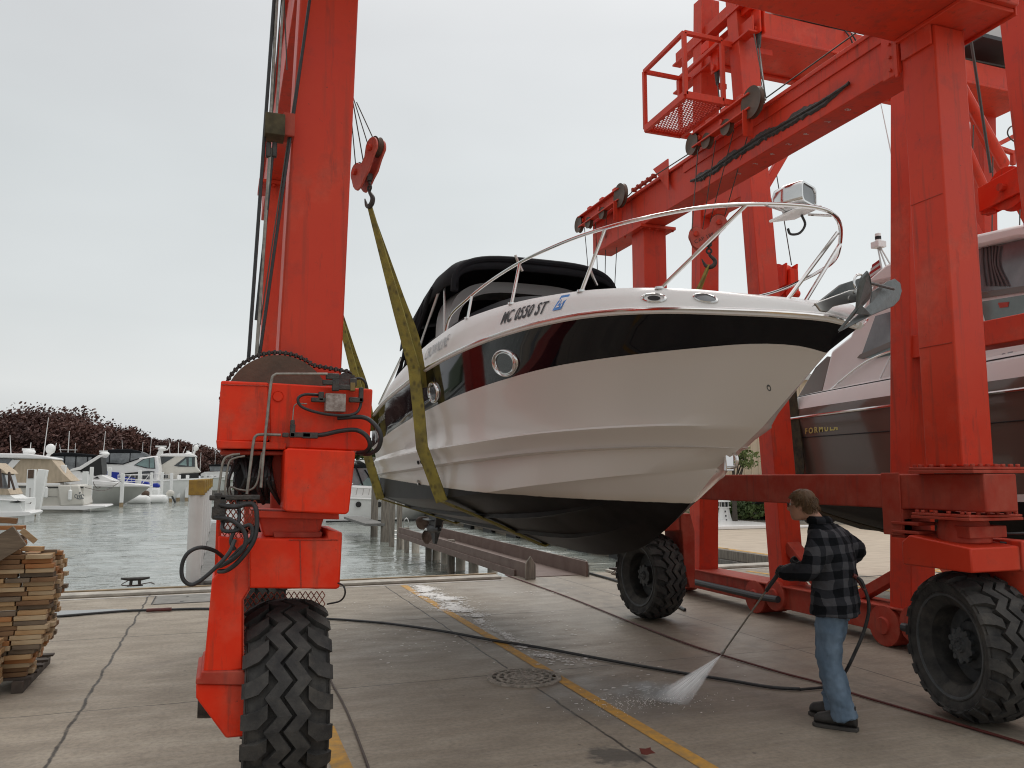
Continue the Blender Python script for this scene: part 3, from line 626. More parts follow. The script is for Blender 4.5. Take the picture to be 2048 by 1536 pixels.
# small fittings on the hull side
def fitting(name, w_, A, B, f, r, mat, stretch=1.0, depth=.012):
    p, n = band_surface(w_, f, A, B); ez = Vector((0, 0, 1)); ex = ez.cross(n).normalized(); ey = n.cross(ex)
    g = MB(); rg = lambda s, o_: [p + n * o_ + ex * r * s * stretch * math.cos(2 * math.pi * k / 20) + ey * r * s * math.sin(2 * math.pi * k / 20) for k in range(20)]
    g.loft([rg(1, -.01), rg(1, depth), rg(.7, depth), rg(.6, .002)], True, True); g.build(name, mat, boat)
fitting('bow_eye_recess', 3.80, k2, stb, .50, .024, M['galv'], .5, .004)
fitting('hull_outlet', 8.6, k1, k2, .3, .022, M['black']); fitting('hull_outlet', 8.75, k1, k2, .3, .022, M['black'])
fitting('hull_outlet', 8.95, chine, k1, .55, .03, M['steel'])
# bow eye on the stem
p = at(1458, 915, u=UC)
g = MB(); g.tube([p + Vector((0, .05, .03)), p + Vector((0, -.05, .03)), p + Vector((0, -.09, -.01)), p + Vector((0, -.07, -.06)), p + Vector((0, .02, -.07))], .012, 8, smooth=5)
g.box(p + Vector((-.03, -.01, -.09)), p + Vector((.03, .02, .05))); g.build('bow_eye', M['chrome'], boat, bevel=.004)
# recessed deck fittings (pop-up cleat and round light)
for nm, px, py, rx in (('cleat', 1309, 597, .095), ('deck_light', 1410, 598, .085)):
    best = (1e9, 5, 5)
    for wi in range(360, 700):
        for k in range(20, 90, 2):
            try: p_, n_ = deck_surface(wi / 100, k / 10)
            except Exception: continue
            x_, y_ = proj(p_); d_ = (x_ - px) ** 2 + (y_ - py) ** 2
            if n_.length > .5 and n_.dot(Vector((0, 0, CAMH)) - p_) > 0 and d_ < best[0]: best = (d_, wi / 100, k / 10)
    p, n = deck_surface(best[1], best[2])
    ex = Vector((0, -1, 0)); ex = (ex - n * ex.dot(n)).normalized(); ey = n.cross(ex)
    rg = lambda s, o_: [p + n * o_ + ex * rx * s * math.cos(2 * math.pi * k / 24) + ey * rx * .36 * s * math.sin(2 * math.pi * k / 24) for k in range(24)]
    g = MB(); g.loft([rg(1, -.004), rg(1, .008), rg(.85, .012), rg(.8, .003)], True, False); t_ = g.build(nm, M['chrome'], boat)
    g = MB(); g.loft([rg(.5 if nm == 'cleat' else .8, .0045), rg(.45 if nm == 'cleat' else .6, .0065)], True, True); g.build('lens' if nm != 'cleat' else 'recess', M['black'] if nm == 'cleat' else M['glass2'], t_)

# bow rail
RB = [(7.75, 1.15, 3.18), (7.5, 1.15, 3.42), (7.0, 1.13, 3.49), (6.4, 1.1, 3.53), (5.8, 1.06, 3.54), (5.3, 1.0, 3.53), (4.9, .9, 3.53), (4.5, .75, 3.52), (4.1, .53, 3.50), (3.85, .35, 3.465), (3.66, .17, 3.42), (3.58, 0, 3.385)]
half = [Vector((UC - b_, w_, z_)) for w_, b_, z_ in RB]
full = half + [Vector((2 * UC - p.x, p.y, p.z - I(p.y, [(3.58, .02), (3.7, .08), (3.86, .15), (4.1, .22), (4.6, .20), (5.4, .16), (7, .05)]))) for p in reversed(half[:-1])]
full = spline(full, 6)
g = MB(); g.tube(full, .0125, 10); g.build('bow_rail', M['chrome'], boat)
def rail_at(w_, sg=1):
    b_ = I(w_, [(a, b2) for a, b2, _ in RB]); z_ = I(w_, [(a, z2) for a, _, z2 in RB]); return Vector((UC - sg * b_, w_, z_))
for w_, lean in ((6.85, .03), (5.77, .10), (4.72, .20), (3.84, .45)):
    for sg in ((1, -1) if w_ > 5 else (1,)):
        top = rail_at(w_, sg) - Vector((0, 0, .14 if sg < 0 else 0)); w2 = w_ + lean; base = at_w(D[5], w2); base = Vector((base.x if sg == 1 else 2 * UC - base.x, w2, base.z - .01))
        g = MB(); g.tube([base, top], .0125, 8); g.cyl(base, base + Vector((0, 0, .015)), .03, 12); g.build('rail_stanchion', M['chrome'], boat)
for sg in (1, -1):
    g = MB(); g.tube([Vector((UC - .06 - sg * .07, 3.85, 2.84)), Vector((UC + .33 - sg * .045, 3.84 - sg * .04, 3.325 + sg * .02))], .0125, 8); g.build('rail_stanchion', M['chrome'], boat)

# searchlight on its bracket
lp = at(1590, 428, w=4.0); lamp = empty('searchlight', lp - boat.location); lamp.parent = boat
sc_ = 1.0
g = MB(); g.cbox(lp, (.21, .26, .018), Matrix.Rotation(R_(-12), 3, 'Y')); g.build('mounting_plate', M['gelw'], lamp, bevel=.01)
g = MB(); g.cyl(lp + Vector((0, 0, .01)), lp + Vector((0, 0, .04)), .075, 24, .065); g.build('base', M['gelw'], lamp)
g = MB(); c_ = lp + Vector((0.0, 0, .105))
Mr = Matrix.Rotation(R_(25), 3, 'Z')
def rr(w2, h2, y, rad=.03):
    ps = []
    for cx2, cz2, a0 in ((w2 - rad, h2 - rad, 0), (-w2 + rad, h2 - rad, 90), (-w2 + rad, -h2 + rad, 180), (w2 - rad, -h2 + rad, 270)):
        for k in range(5): a = R_(a0 + 22.5 * k); ps.append(c_ + Mr @ Vector((cx2 + rad * math.cos(a), y, cz2 + rad * math.sin(a))))
    return ps
g.loft([rr(.05, .035, .13), rr(.085, .055, .10), rr(.105, .068, .02), rr(.108, .07, -.085), rr(.104, .066, -.10), rr(.09, .055, -.10), rr(.085, .05, -.07)], True, True); g.build('housing', M['chrome'], lamp, ang=50)
g = MB(); g.add(rr(.09, .055, -.092), [tuple(range(20))]); g.build('lens', M['glass2'], lamp, smooth=False)
g = MB(); g.tube([lp + Vector((.05, 0, .0)), lp + Vector((.075, 0, -.06)), lp + Vector((.03, 0, -.12)), lp + Vector((-.04, 0, -.135)), lp + Vector((-.06, 0, -.10))], .008, 8, smooth=5); g.build('lamp_cord', M['hose'], lamp)
g = MB(); g.tube([lp + Vector((.09, -.02, 0)), Vector((UC + .17, 3.72, 3.415))], .008, 8); g.tube([lp + Vector((-.09, -.02, 0)), Vector((UC - .3, 3.72, 3.425))], .008, 8); g.build('bracket', M['chrome'], lamp)

# anchor on the bow roller
A0 = at(1640, 612, w=3.62); A1 = at(1735, 560, w=3.16); tip = at(1682, 662, w=3.2)
anchor = empty('anchor', A0 - boat.location); anchor.parent = boat
W3 = 3.3
def PW(l, w_): return [at(x, y, w=w_) for x, y in l]
sh_poly = [(1632, 608), (1662, 600), (1712, 582), (1718, 596), (1668, 622), (1645, 620)]
def slab(name, poly, w0, w1, mat, bev=.004):
    a = PW(poly, w0); d = Vector((0, w1 - w0, 0)); n = len(a); g = MB()
    g.add(a + [p + d for p in a], [tuple(range(n - 1, -1, -1)), tuple(range(n, 2 * n))] + [(i, (i + 1) % n, n + (i + 1) % n, n + i) for i in range(n)])
    return g.build(name, mat, anchor, bevel=bev, smooth=False)
slab('roller_cheek', [(1630, 606), (1700, 580), (1716, 578), (1713, 604), (1668, 612), (1655, 624), (1642, 622)], 3.28, 3.295, M['steel'])
slab('roller_cheek', [(1630, 606), (1700, 580), (1716, 578), (1713, 604), (1668, 612), (1655, 624), (1642, 622)], 3.40, 3.415, M['steel'])
slab('shank', [(1628, 612), (1684, 568), (1727, 554), (1731, 572), (1712, 590), (1660, 604)], 3.335, 3.36, M['galv'])
def plate3(name, pts, th=.012):
    g = MB(); pts = [Vector(p) for p in pts]; n = (pts[1] - pts[0]).cross(pts[-1] - pts[0]).normalized() * th; k = len(pts)
    g.add(pts + [p + n for p in pts], [tuple(range(k - 1, -1, -1)), tuple(range(k, 2 * k))] + [(i, (i + 1) % k, k + (i + 1) % k, k + i) for i in range(k)])
    return g.build(name, M['galv'], anchor, bevel=.003, smooth=False)
spine_t = at(1740, 598, w=3.30); spine_b = at(1679, 664, w=3.22)
plate3('fluke', [spine_b, at(1714, 618, w=3.16), at(1718, 578, w=3.12), at(1725, 556, w=3.10), at(1737, 543, w=3.10), at(1742, 556, w=3.14), at(1745, 580, w=3.22), spine_t])
plate3('fluke', [spine_b, at(1742, 606, w=3.34), at(1746, 582, w=3.34), at(1776, 562, w=3.46), at(1790, 557, w=3.50), at(1801, 566, w=3.52), at(1804, 582, w=3.52), at(1799, 600, w=3.50), at(1788, 612, w=3.46), at(1745, 630, w=3.32)])
plate3('fluke_web', [at(1722, 608, w=3.2), at(1745, 631, w=3.3), at(1712, 628, w=3.2)], .02)
g = MB(); g.tube([at(1733, 564, w=3.16), at(1787, 578, w=3.42)], .0085, 8); g.build('roll_bar', M['galv'], anchor)
g = MB(); g.tube([at(1714, 583, w=3.3), at(1708, 566, w=3.3), at(1712, 552, w=3.3), at(1722, 549, w=3.3), at(1727, 555, w=3.3)], .006, 8, smooth=5); g.build('retaining_hoop', M['chrome'], anchor)
g = MB(); b_ = at(1703, 597, w=3.275); g.cyl(b_, b_ + Vector((0, .15, 0)), .017, 10); b_ = at(1711, 583, w=3.275); g.cyl(b_, b_ + Vector((0, .15, 0)), .012, 10); g.build('bolt', M['steel'], anchor)

# windscreen under a fitted black cover
g = MB(); rings = []
for j, (dz, sc2, back) in enumerate(((0, 1.0, 0), (.07, .985, .12), (.15, .95, .30), (.20, .91, .44), (.22, .88, .50))):
    r = []
    for k in range(25):
        th = math.pi * (k / 24); x = 1.06 * sc2 * math.cos(th); w_ = 8.7 - 1.75 * (math.sin(th) ** .62) + back
        zb = deck_surface(max(6.6, min(w_, 8.6)), 8)[0].z if False else I(abs(x), [(0, 3.50), (.5, 3.47), (.8, 3.36), (1.06, 3.16)])
        r.append(Vector((UC + x, w_, zb + dz)))
    rings.append(r)
g.loft(rings, False, False); g.add(rings[-1], [tuple(range(25))])
g.build('windscreen_cover', M['canvas'], boat, ang=60)
g = MB()
for sg in (1, -1): g.tube([Vector((UC - sg * 1.09, 8.8, 3.12)), Vector((UC - sg * 1.075, 8.1, 3.14)), Vector((UC - sg * .98, 7.4, 3.28)), Vector((UC - sg * .6, 6.98, 3.44)), Vector((UC, 6.9, 3.50))], .012, 6, smooth=5)
g.build('windscreen_base_trim', M['gelw'], boat)

# bimini top
bim = empty('bimini_top', Vector((UC, 9.2, 4.1)) - boat.location); bim.parent = boat
def bsec(w_, hb, ztop, drop, n=24):
    r = []
    for k in range(n + 1):
        th = math.pi * k / n; c_ = math.cos(th); s_ = math.sin(th)
        x = hb * math.copysign(abs(c_) ** .55, c_); z = ztop - drop + drop * (s_ ** .62); r.append(Vector((UC - x, w_, z)))
    return r
secs = [(8.02, .93, 4.10, .24), (8.05, .97, 4.20, .30), (8.25, 1.0, 4.275, .36), (8.8, 1.0, 4.30, .40), (9.4, 1.0, 4.22, .44), (10.0, 1.0, 4.08, .50), (10.4, 1.0, 3.92, .55), (10.6, .98, 3.78, .55)]
g = MB(); g.loft([bsec(*s_) for s_ in secs], False, False); g.build('canvas_top', M['canvas'], bim, solid=.02, ang=60)
# front valance, a soft padded roll
g = MB(); v = bsec(8.06, .95, 4.225, .40); g.tube(v, .042, 10); g.build('front_roll', M['canvas'], bim)
# grey arch below it
g = MB(); a_in = []
def arch(w_, hb, zt, zb, n=28):
    r = []
    for k in range(n + 1):
        th = math.pi * k / n; c_ = math.cos(th); x = hb * math.copysign(abs(c_) ** .6, c_); r.append(Vector((UC - x, w_, zb + (zt - zb) * (math.sin(th) ** .55))))
    return r
o1, i1, o2, i2 = arch(8.35, .93, 4.05, 3.35), arch(8.35, .83, 3.93, 3.35), arch(8.85, .95, 4.07, 3.35), arch(8.85, .85, 3.95, 3.35)
g.loft([o1, i1, i2, o2, o1], False, False); g.build('arch', nmat('grey_arch', (0.26, 0.26, 0.26), .35), boat, ang=50)
for dx in (-.35, .35):
    g = MB(); q = Vector((UC + dx, 8.45, 3.985)); g.cyl(q, q + Vector((0, 0, -.03)), .06, 16); g.build('arch_light', M['black'], boat)
# rear panel added to keep the canopy interior black; side curtains (partly open)
g = MB(); r0 = bsec(10.35, .98, 3.9, .5); r1 = [Vector((p.x, 10.5, 3.0)) for p in r0]; g.loft([r0, r1], False, False); g.build('rear_blackout_panel', M['canvas'], bim, solid=.01)
g = MB(); g.add([(UC + 1.0, 8.5, 4.0), (UC + 1.0, 10.4, 3.6), (UC + 1.1, 10.6, 3.1), (UC + 1.1, 8.9, 3.1)], [(0, 1, 2, 3)]); g.build('side_curtain', M['canvas'], bim, solid=.01)
g = MB(); g.add([(UC - 1.0, 9.25, 3.98), (UC - 1.02, 10.4, 3.68), (UC - 1.04, 10.4, 3.52), (UC - 1.03, 9.4, 3.62)], [(0, 1, 2, 3)]); g.build('side_curtain', M['canvas'], bim, solid=.01)
for a, b_, r in (((UC - .98, 8.45, 4.02), (UC - 1.08, 9.6, 3.1), .016), ((UC - 1.0, 8.8, 4.02), (UC - 1.1, 10.1, 3.05), .03), ((UC - 1.0, 9.4, 3.9), (UC - 1.1, 10.6, 3.0), .022), ((UC - .97, 8.4, 3.98), (UC - .99, 8.3, 3.42), .012), ((UC - 1.0, 10.5, 3.45), (UC - 1.12, 11.4, 2.9), .018)):
    for sg in (1, -1):
        aa = Vector(a); bb = Vector(b_)
        if sg < 0: aa.x = 2 * UC - aa.x; bb.x = 2 * UC - bb.x
        g = MB(); g.tube([aa, bb], r, 8); g.build('bimini_bow', M['steel'] if r < .02 else M['canvas'], bim)
for x_, z_ in ((-.28, 4.245), (.62, 4.16)):
    g = MB(); g.tube([(UC + x_, 8.0, z_ + .02), (UC + x_ + .03, 7.985, z_ - .07), (UC + x_ + .08, 8.0, z_ - .15)], .017, 6); g.build('strap', M['steel'], bim)
g = MB(); q = at(1033, 515, w=9.2); q.z = 4.28; g.tube([q, q + Vector((0, 0, .22))], .012, 8); g.lathe([(.035, 0), (.04, .01), (.03, .035), (.0, .045)], q + Vector((0, 0, .22)), (0, 0, 1), 16); g.build('mast_light', M['gelw'], boat)

# stern drive with propeller
dp = at(865, 1050, w=11.95); drv = empty('stern_drive', dp - boat.location); drv.parent = boat
g = MB(); q = Vector((dp.x + .03, 11.95, 0))
g.loft([[Vector((q.x + sx * .045, 11.62, 1.48)) for sx in (-1, 1)] + [Vector((q.x + .03, 12.1, 1.48)), Vector((q.x - .03, 12.1, 1.48))],
        [Vector((q.x + sx * .06, 11.62, 1.25)) for sx in (-1, 1)] + [Vector((q.x + .05, 12.12, 1.2)), Vector((q.x - .05, 12.12, 1.2))],
        [Vector((q.x + sx * .05, 11.72, 1.10)) for sx in (-1, 1)] + [Vector((q.x + .03, 12.1, 1.05)), Vector((q.x - .03, 12.1, 1.05))],
        [Vector((q.x + sx * .02, 11.85, .86)) for sx in (-1, 1)] + [Vector((q.x + .01, 12.0, .86)), Vector((q.x - .01, 12.0, .86))]])
g.tube([(q.x, 11.65, 1.09), (q.x, 11.8, 1.09), (q.x, 12.1, 1.08), (q.x, 12.25, 1.07)], [.03, .075, .08, .05], 16)
g.box((q.x - .13, 11.75, 1.205), (q.x + .13, 12.2, 1.225)); g.build('drive_leg', M['darkgrey'], drv, bevel=.012)
prop = empty('propeller', dp - boat.location - drv.location + Vector((0, .3, 0))); prop.parent = drv
pc = Vector((q.x, 12.3, 1.07)); M['bronze'] = nmat('dull_bronze', (0.13, 0.10, 0.085), .5, .5, var=.3, vscale=12)
g = MB(); g.cyl(pc - Vector((0, .06, 0)), pc + Vector((0, .09, 0)), .05, 16, .035); g.build('hub', M['chrome'], prop)
for k in range(3):
    g = MB(); a0 = 2 * math.pi * k / 3 + .4; e1 = Vector((math.cos(a0), 0, math.sin(a0))); e2 = Vector((-math.sin(a0), 0, math.cos(a0)))
    rr_ = []
    for j in range(7):
        t = j / 6; r = .04 + .20 * t; wd = .105 * math.sin(math.pi * (.22 + .72 * t)) + .01
        rr_.append([pc + e1 * r + e2 * (s_ * wd) + Vector((0, s_ * wd * (.75 - .3 * t), 0)) for s_ in (-1, -.4, .2, .8)])
    g.loft(rr_, False, False); g.build('blade', M['bronze'], prop, solid=.009)
# trim tabs
for sg in (1, -1):
    g = MB(); g.cbox((UC + sg * .55, 11.75, 1.41), (.42, .30, .012), Matrix.Rotation(R_(14) * -sg, 3, 'Y')); g.build('trim_tab', M['darkgrey'], boat)
# ------------------------------------------------------------------ big tyres
def wheel(parent, c, axis, R=.565, Wd=.44, face=None, name='wheel', phase=0.0):
    """axis: unit vector of the axle pointing to the outer (dished) face"""
    c = Vector(c); ax = Vector(axis).normalized()
    t = empty(name, c - parent.location); t.parent = parent
    e1 = Vector((0, 0, 1)); e2 = ax.cross(e1).normalized(); h = Wd / 2
    Rb = R - .046
    depth0 = .05
    def P(a, x, r): return c + ax * x + (e1 * math.cos(a) + e2 * math.sin(a)) * r
    def crown(x): return R - .055 * (abs(x) / h) ** 3
    g = MB()
    prof = [(.30, -h * .62), (.36, -h * .86), (.44, -h * .99), (.50, -h * .97), (Rb - .03, -h * .92), (Rb - .008, -h * .6), (Rb, 0), (Rb - .008, h * .6), (Rb - .03, h * .92), (.50, h * .97), (.44, h * .99), (.405, h * .93), (.40, h * .96), (.36, h * .86), (.30, h * .62), (.295, 0), (.30, -h * .62)]
    g.lathe(prof, c, ax, 72)
    for rr in (.475,): g.lathe([(rr - .012, h * .985), (rr, h * 1.03), (rr + .012, h * .985)], c, ax, 72); g.lathe([(rr - .012, -h * .985), (rr, -h * 1.03), (rr + .012, -h * .985)], c, ax, 72)
    N = 20
    def lug(pts, depth=.055):
        n = len(pts); top = []; bot = []
        ca = sum(p[0] for p in pts) / n; cx_ = sum(p[1] for p in pts) / n
        for a, x in pts:
            top.append(P(a, x, crown(x))); a2 = ca + (a - ca) * 1.06; x2 = cx_ + (x - cx_) * 1.05
            bot.append(P(a2, x2, crown(x) - depth))
        g.add(top + bot, [tuple(range(n))] + [(i, (i + 1) % n, n + (i + 1) % n, n + i) for i in range(n)])
    da = 2 * math.pi / N
    for k in range(N):                     # two zigzag ribs, built as chevron pieces
        for s_, x0 in ((-1, -.050), (1, .050)):
            a = (k) * da + phase; amp = .034; hw = .037
            xs = [x0 - amp, x0 + amp, x0 - amp]; As = [a, a + da * .55, a + da]
            for (a0, xa), (a1, xb) in zip(zip(As, xs), list(zip(As, xs))[1:]):
                lug([(a0, xa - hw), (a0, xa + hw), (a1, xb + hw), (a1, xb - hw)])
    for k in range(N):                     # shoulder lugs, curved blocks
        for s_ in (-1, 1):
            a = k * da + phase + (da * .55 if s_ > 0 else 0.0) + da * .18
            inn = .105; mid_ = .155; out_ = h * 1.0; sk = da * .30
            lug([(a, s_ * inn), (a + sk * .6, s_ * mid_), (a + sk, s_ * out_), (a + sk + da * .50, s_ * out_), (a + sk * .6 + da * .52, s_ * mid_), (a + da * .40, s_ * inn)], .05)
            # lug foot on the sidewall
            q = [P(a + sk, s_ * out_, crown(out_)), P(a + sk + da * .5, s_ * out_, crown(out_)), P(a + sk + da * .5, s_ * out_ * .985, .47), P(a + sk, s_ * out_ * .985, .47)]
            q2 = [P(a + sk, s_ * out_ * 1.09, crown(out_) - .02), P(a + sk + da * .5, s_ * out_ * 1.09, crown(out_) - .02), P(a + sk + da * .5, s_ * out_ * 1.0, .475), P(a + sk, s_ * out_ * 1.0, .475)]
            g.add(q + q2, [(4, 5, 6, 7), (0, 1, 5, 4), (1, 2, 6, 5), (2, 3, 7, 6), (3, 0, 4, 7)])
    g.build('tyre', M['rubber'], t, ang=32)
    g = MB()
    g.lathe([(.400, h * .90), (.392, h * .95), (.375, h * .93), (.372, h * .80), (.345, h * .60), (.335, h * .2), (.325, -h * .10), (.20, -h * .18), (.19, -h * .12)], c, ax, 56)
    g.lathe([(.392, -h * .9), (.37, -h * .9), (.34, -h * .5), (.20, -h * .4), (.0, -h * .4)], c, ax, 56)
    g.build('rim', M['rim'], t, ang=40)
    g = MB(); g.lathe([(.20, -h * .15), (.175, h * .05), (.115, h * .10), (.11, h * .38), (.118, h * .40), (.118, h * .46), (.06, h * .47), (.055, h * .56), (.0, h * .57)], c, ax, 40)
    for k in range(10):
        a = 2 * math.pi * k / 10; p = c + (e1 * math.cos(a) + e2 * math.sin(a)) * .118
        g.cyl(p + ax * h * .36, p + ax * h * .48, .022, 10)
    for k in range(6):
        a = 2 * math.pi * k / 6; p = c + (e1 * math.cos(a) + e2 * math.sin(a)) * .036; g.cyl(p + ax * h * .56, p + ax * h * .62, .010, 8)
    g.build('hub', M['rim'], t, ang=40)
    return t
def bolts(g, pts, n=(0, 0, 1), r=.018, h=.02):
    n = Vector(n)
    for p in pts: g.tube([Vector(p), Vector(p) + n * h], r, 6)
def frange(a, b_, n): return [a + (b_ - a) * i / (n - 1) for i in range(n)]

# ------------------------------------------------------------------ the near travel lift
lift = empty('travel_lift', (2.95, 7.2, 0), 'orange-red four-legged boat lift on big black tyres holding the white cruiser', 'boat lift')
RD = M['red']; RB_ = M['red_bright']; RU = M['red_dusty']
UL = .50; UR = 5.46
# --- right side: legs, side girder, lower beam
g = MB(); g.box((5.30, 4.60, 1.94), (5.63, 4.94, 5.524)); g.build('leg', RD, lift, bevel=.012)
g = MB(); g.box((5.33, 9.45, 1.985), (5.68, 9.80, 5.28)); g.build('leg', RD, lift, bevel=.012)
def girder(u0, u1, w0, w1, inner):
    g = MB(); g.box((u0, w0, 5.30), (u1, w1, 5.755)); b_ = g.build('side_girder', RD, lift, bevel=.008)
    g = MB(); g.box((u0 - .035, w0, 5.757), (u1 + .035, w1, 5.80))
    x = u0 if inner < 0 else u1; y = x + inner * .10
    g.box((x + inner * .002, w0, 5.64), (x + inner * .016, min(w1, 8.35), 5.757)); g.build('flange', RD, lift, bevel=.004)
girder(5.30, 5.62, 4.942, 11.0, -1)
girder(.36, .66, 5.45, 11.0, 1)
# bolted end plates where the girder meets the leg
g = MB(); g.box((5.27, 4.942, 5.27), (5.30, 5.12, 5.86)); bolts(g, [(5.27, 5.03, z) for z in frange(5.33, 5.8, 5)], (-1, 0, 0), .016, .018); g.box((5.262, 4.95, 5.24), (5.29, 4.98, 5.9)); g.build('end_plate', RD, lift, bevel=.004)
g = MB(); g.prism([(0, 0), (.30, 0), (.30, .22), (.25, .34), (.12, .36), (0, .30)], (5.275, 4.62, 5.36), (0, 1, 0), (0, 0, 1), (1, 0, 0), .022); bolts(g, [(5.275, 4.75, 5.60), (5.275, 4.82, 5.63)], (-1, 0, 0), .02, .02); g.build('gusset', RD, lift, bevel=.004)
# far-right leg flange
g = MB(); g.box((5.23, 9.35, 5.255), (5.78, 9.90, 5.297)); bolts(g, [(u_, w_, 5.255) for u_ in frange(5.26, 5.75, 5) for w_ in (9.39, 9.86)], (0, 0, -1), .016, .02); g.build('leg_flange', RD, lift, bevel=.004)
# cross beam on top
g = MB(); g.box((-.1, 4.22, 5.56), (5.78, 4.98, 6.15)); g.build('cross_beam', RD, lift, bevel=.012)
g = MB(); g.box((5.245, 4.27, 5.525), (5.78, 4.94, 5.558)); g.build('leg_flange', RD, lift, bevel=.006)
g = MB(); g.box((5.782, 4.26, 5.50), (5.80, 4.90, 6.12)); g.box((5.27, 4.16, 5.575), (5.68, 4.217, 5.85)); g.build('end_plate', RD, lift, bevel=.006)
# lower side beam, right
g = MB(); g.box((5.30, 4.42, 1.60), (5.63, 9.9, 1.885)); g.build('lower_beam', RU, lift, bevel=.012)
g = MB(); g.box((5.285, 5.20, 1.38), (5.298, 5.40, 1.895)); g.box((5.298, 5.20, 1.38), (5.60, 5.24, 1.595)); g.build('lower_beam_bracket', RU, lift, bevel=.006)
def boltflange(u0, u1, w0, w1, z, th, nb=7, mat=None):
    g = MB(); g.box((u0, w0, z), (u1, w1, z + th)); g.box((u0 + .004, w0 + .004, z + th + .003), (u1 - .004, w1 - .004, z + 2 * th))
    pts = [(u_, w_, z + 2 * th) for u_ in frange(u0 + .035, u1 - .035, nb) for w_ in (w0 + .035, w1 - .035)] + [(u_, w_, z + 2 * th) for w_ in frange(w0 + .09, w1 - .09, nb - 2) for u_ in (u0 + .035, u1 - .035)]
    bolts(g, pts, (0, 0, 1), .018, .022); g.build('bolted_flange', mat or RU, lift, bevel=.004)
boltflange(5.20, 5.73, 4.42, 5.02, 1.888, .024)
def right_corner(cw, ang, sgn=1):
    cx_ = 5.47
    boltflange(5.20, 5.75, cw - .34, cw + .20, 1.535, .022, 6)
    g = MB(); g.lathe([(.0, 1.53), (.17, 1.53), (.19, 1.45), (.19, 1.36), (.16, 1.35), (.0, 1.35)], (cx_, cw - .05, 0), (0, 0, 1), 28); g.box((5.3, cw - .25, 1.40), (5.68, cw - .08, 1.49)); g.build('swivel', RU, lift, bevel=.006)
    yk = empty('wheel_yoke', Vector((cx_, cw, 1.2)) - lift.location); yk.parent = lift
    g = MB()   # crown of the yoke: a wedge-topped box over the tyre, and the arm on the outer side
    g.prism([(-.30, 1.16), (.34, 1.16), (.34, 1.34), (-.22, 1.40), (-.30, 1.34)], (5.19, cw, 0), (0, -1, 0), (0, 0, 1), (1, 0, 0), .50)
    g.prism([(5.69, 1.38), (5.69, 1.16), (5.71, 1.14), (5.72, .70), (5.80, .42), (5.88, .42), (5.90, 1.15), (5.84, 1.38)], (0, cw - .36, 0), (1, 0, 0), (0, 0, 1), (0, 1, 0), .46)
    g.build('yoke_frame', RD if cw < 6 else RU, yk, bevel=.012)
    wheel(lift, (cx_ + (.07 if cw < 6 else -.05), cw, .565), (-math.cos(ang), -math.sin(ang) , 0), phase=.1 * cw)
right_corner(4.82, R_(-13)); right_corner(9.62, R_(4))
g = MB(); 
for dz in (0, .07): g.box((5.27, 5.02, 1.40 + dz), (5.50, 5.30, 1.425 + dz))
g.box((5.31, 5.2, 1.36), (5.4, 5.34, 1.52)); g.build('steering_lug', RU, lift, bevel=.006)
g = MB(); g.tube([(5.66, 4.70, 1.42), (5.85, 4.55, 1.43), (6.2, 4.35, 1.47), (6.6, 4.2, 1.4)], .012, 6, smooth=5); g.tube([(5.66, 4.62, 1.36), (5.9, 4.45, 1.33), (6.3, 4.3, 1.36)], .010, 6, smooth=5); g.build('corner_hose', M['hose'], lift)

# --- left side: near leg (leans slightly), girder leg far
wL = 5.10
def LP(px, py, w_=wL): return at(px, py, w=w_)
a = LP(555, 735); b_ = LP(683, 740); c_ = LP(600, 0); d_ = LP(717, 0)
ex = lambda p, q: p + (q - p) * 1.45
q1 = ex(a, c_); q2 = ex(b_, d_)
g = MB(); D34 = Vector((0, .34, 0))
lo = [a + (a - c_) * .2, b_ + (b_ - d_) * .2]; 
ztop = 5.56
def tz(p, q, z): return p + (q - p) * ((z - p.z) / (q.z - p.z))
L0, L1 = tz(a, c_, 2.0), tz(b_, d_, 2.0); T0, T1 = tz(a, c_, ztop), tz(b_, d_, ztop)
g.loft([[L0, L1, L1 + D34, L0 + D34], [T0, T1, T1 + D34, T0 + D34]]); g.build('leg', RD, lift, bevel=.012)
g = MB(); g.box((.36, 9.45, 1.9), (.64, 9.80, 5.28)); g.build('leg', RD, lift, bevel=.012)
g = MB(); g.box((.27, 9.38, 5.255), (.74, 9.88, 5.297)); bolts(g, [(u_, 9.42, 5.255) for u_ in frange(.3, .71, 4)], (0, 0, -1), .02, .025); g.build('leg_flange', RD, lift, bevel=.004)
g = MB(); g.box((.30, 5.46, 1.60), (.62, 9.9, 1.885)); g.build('lower_beam', RU, lift, bevel=.012)
wheel(lift, (.45, 9.62, .565), (1, .05, 0), phase=.3)
g = MB(); g.prism([(0, 1.6), (.42, 1.6), (.42, 1.18), (-.12, 1.16), (-.16, .5), (-.08, .45), (0, .5)], (.25, 9.4, 0), (1, 0, 0), (0, 0, 1), (0, 1, 0), .4); g.build('yoke_frame', RU, lift, bevel=.01)

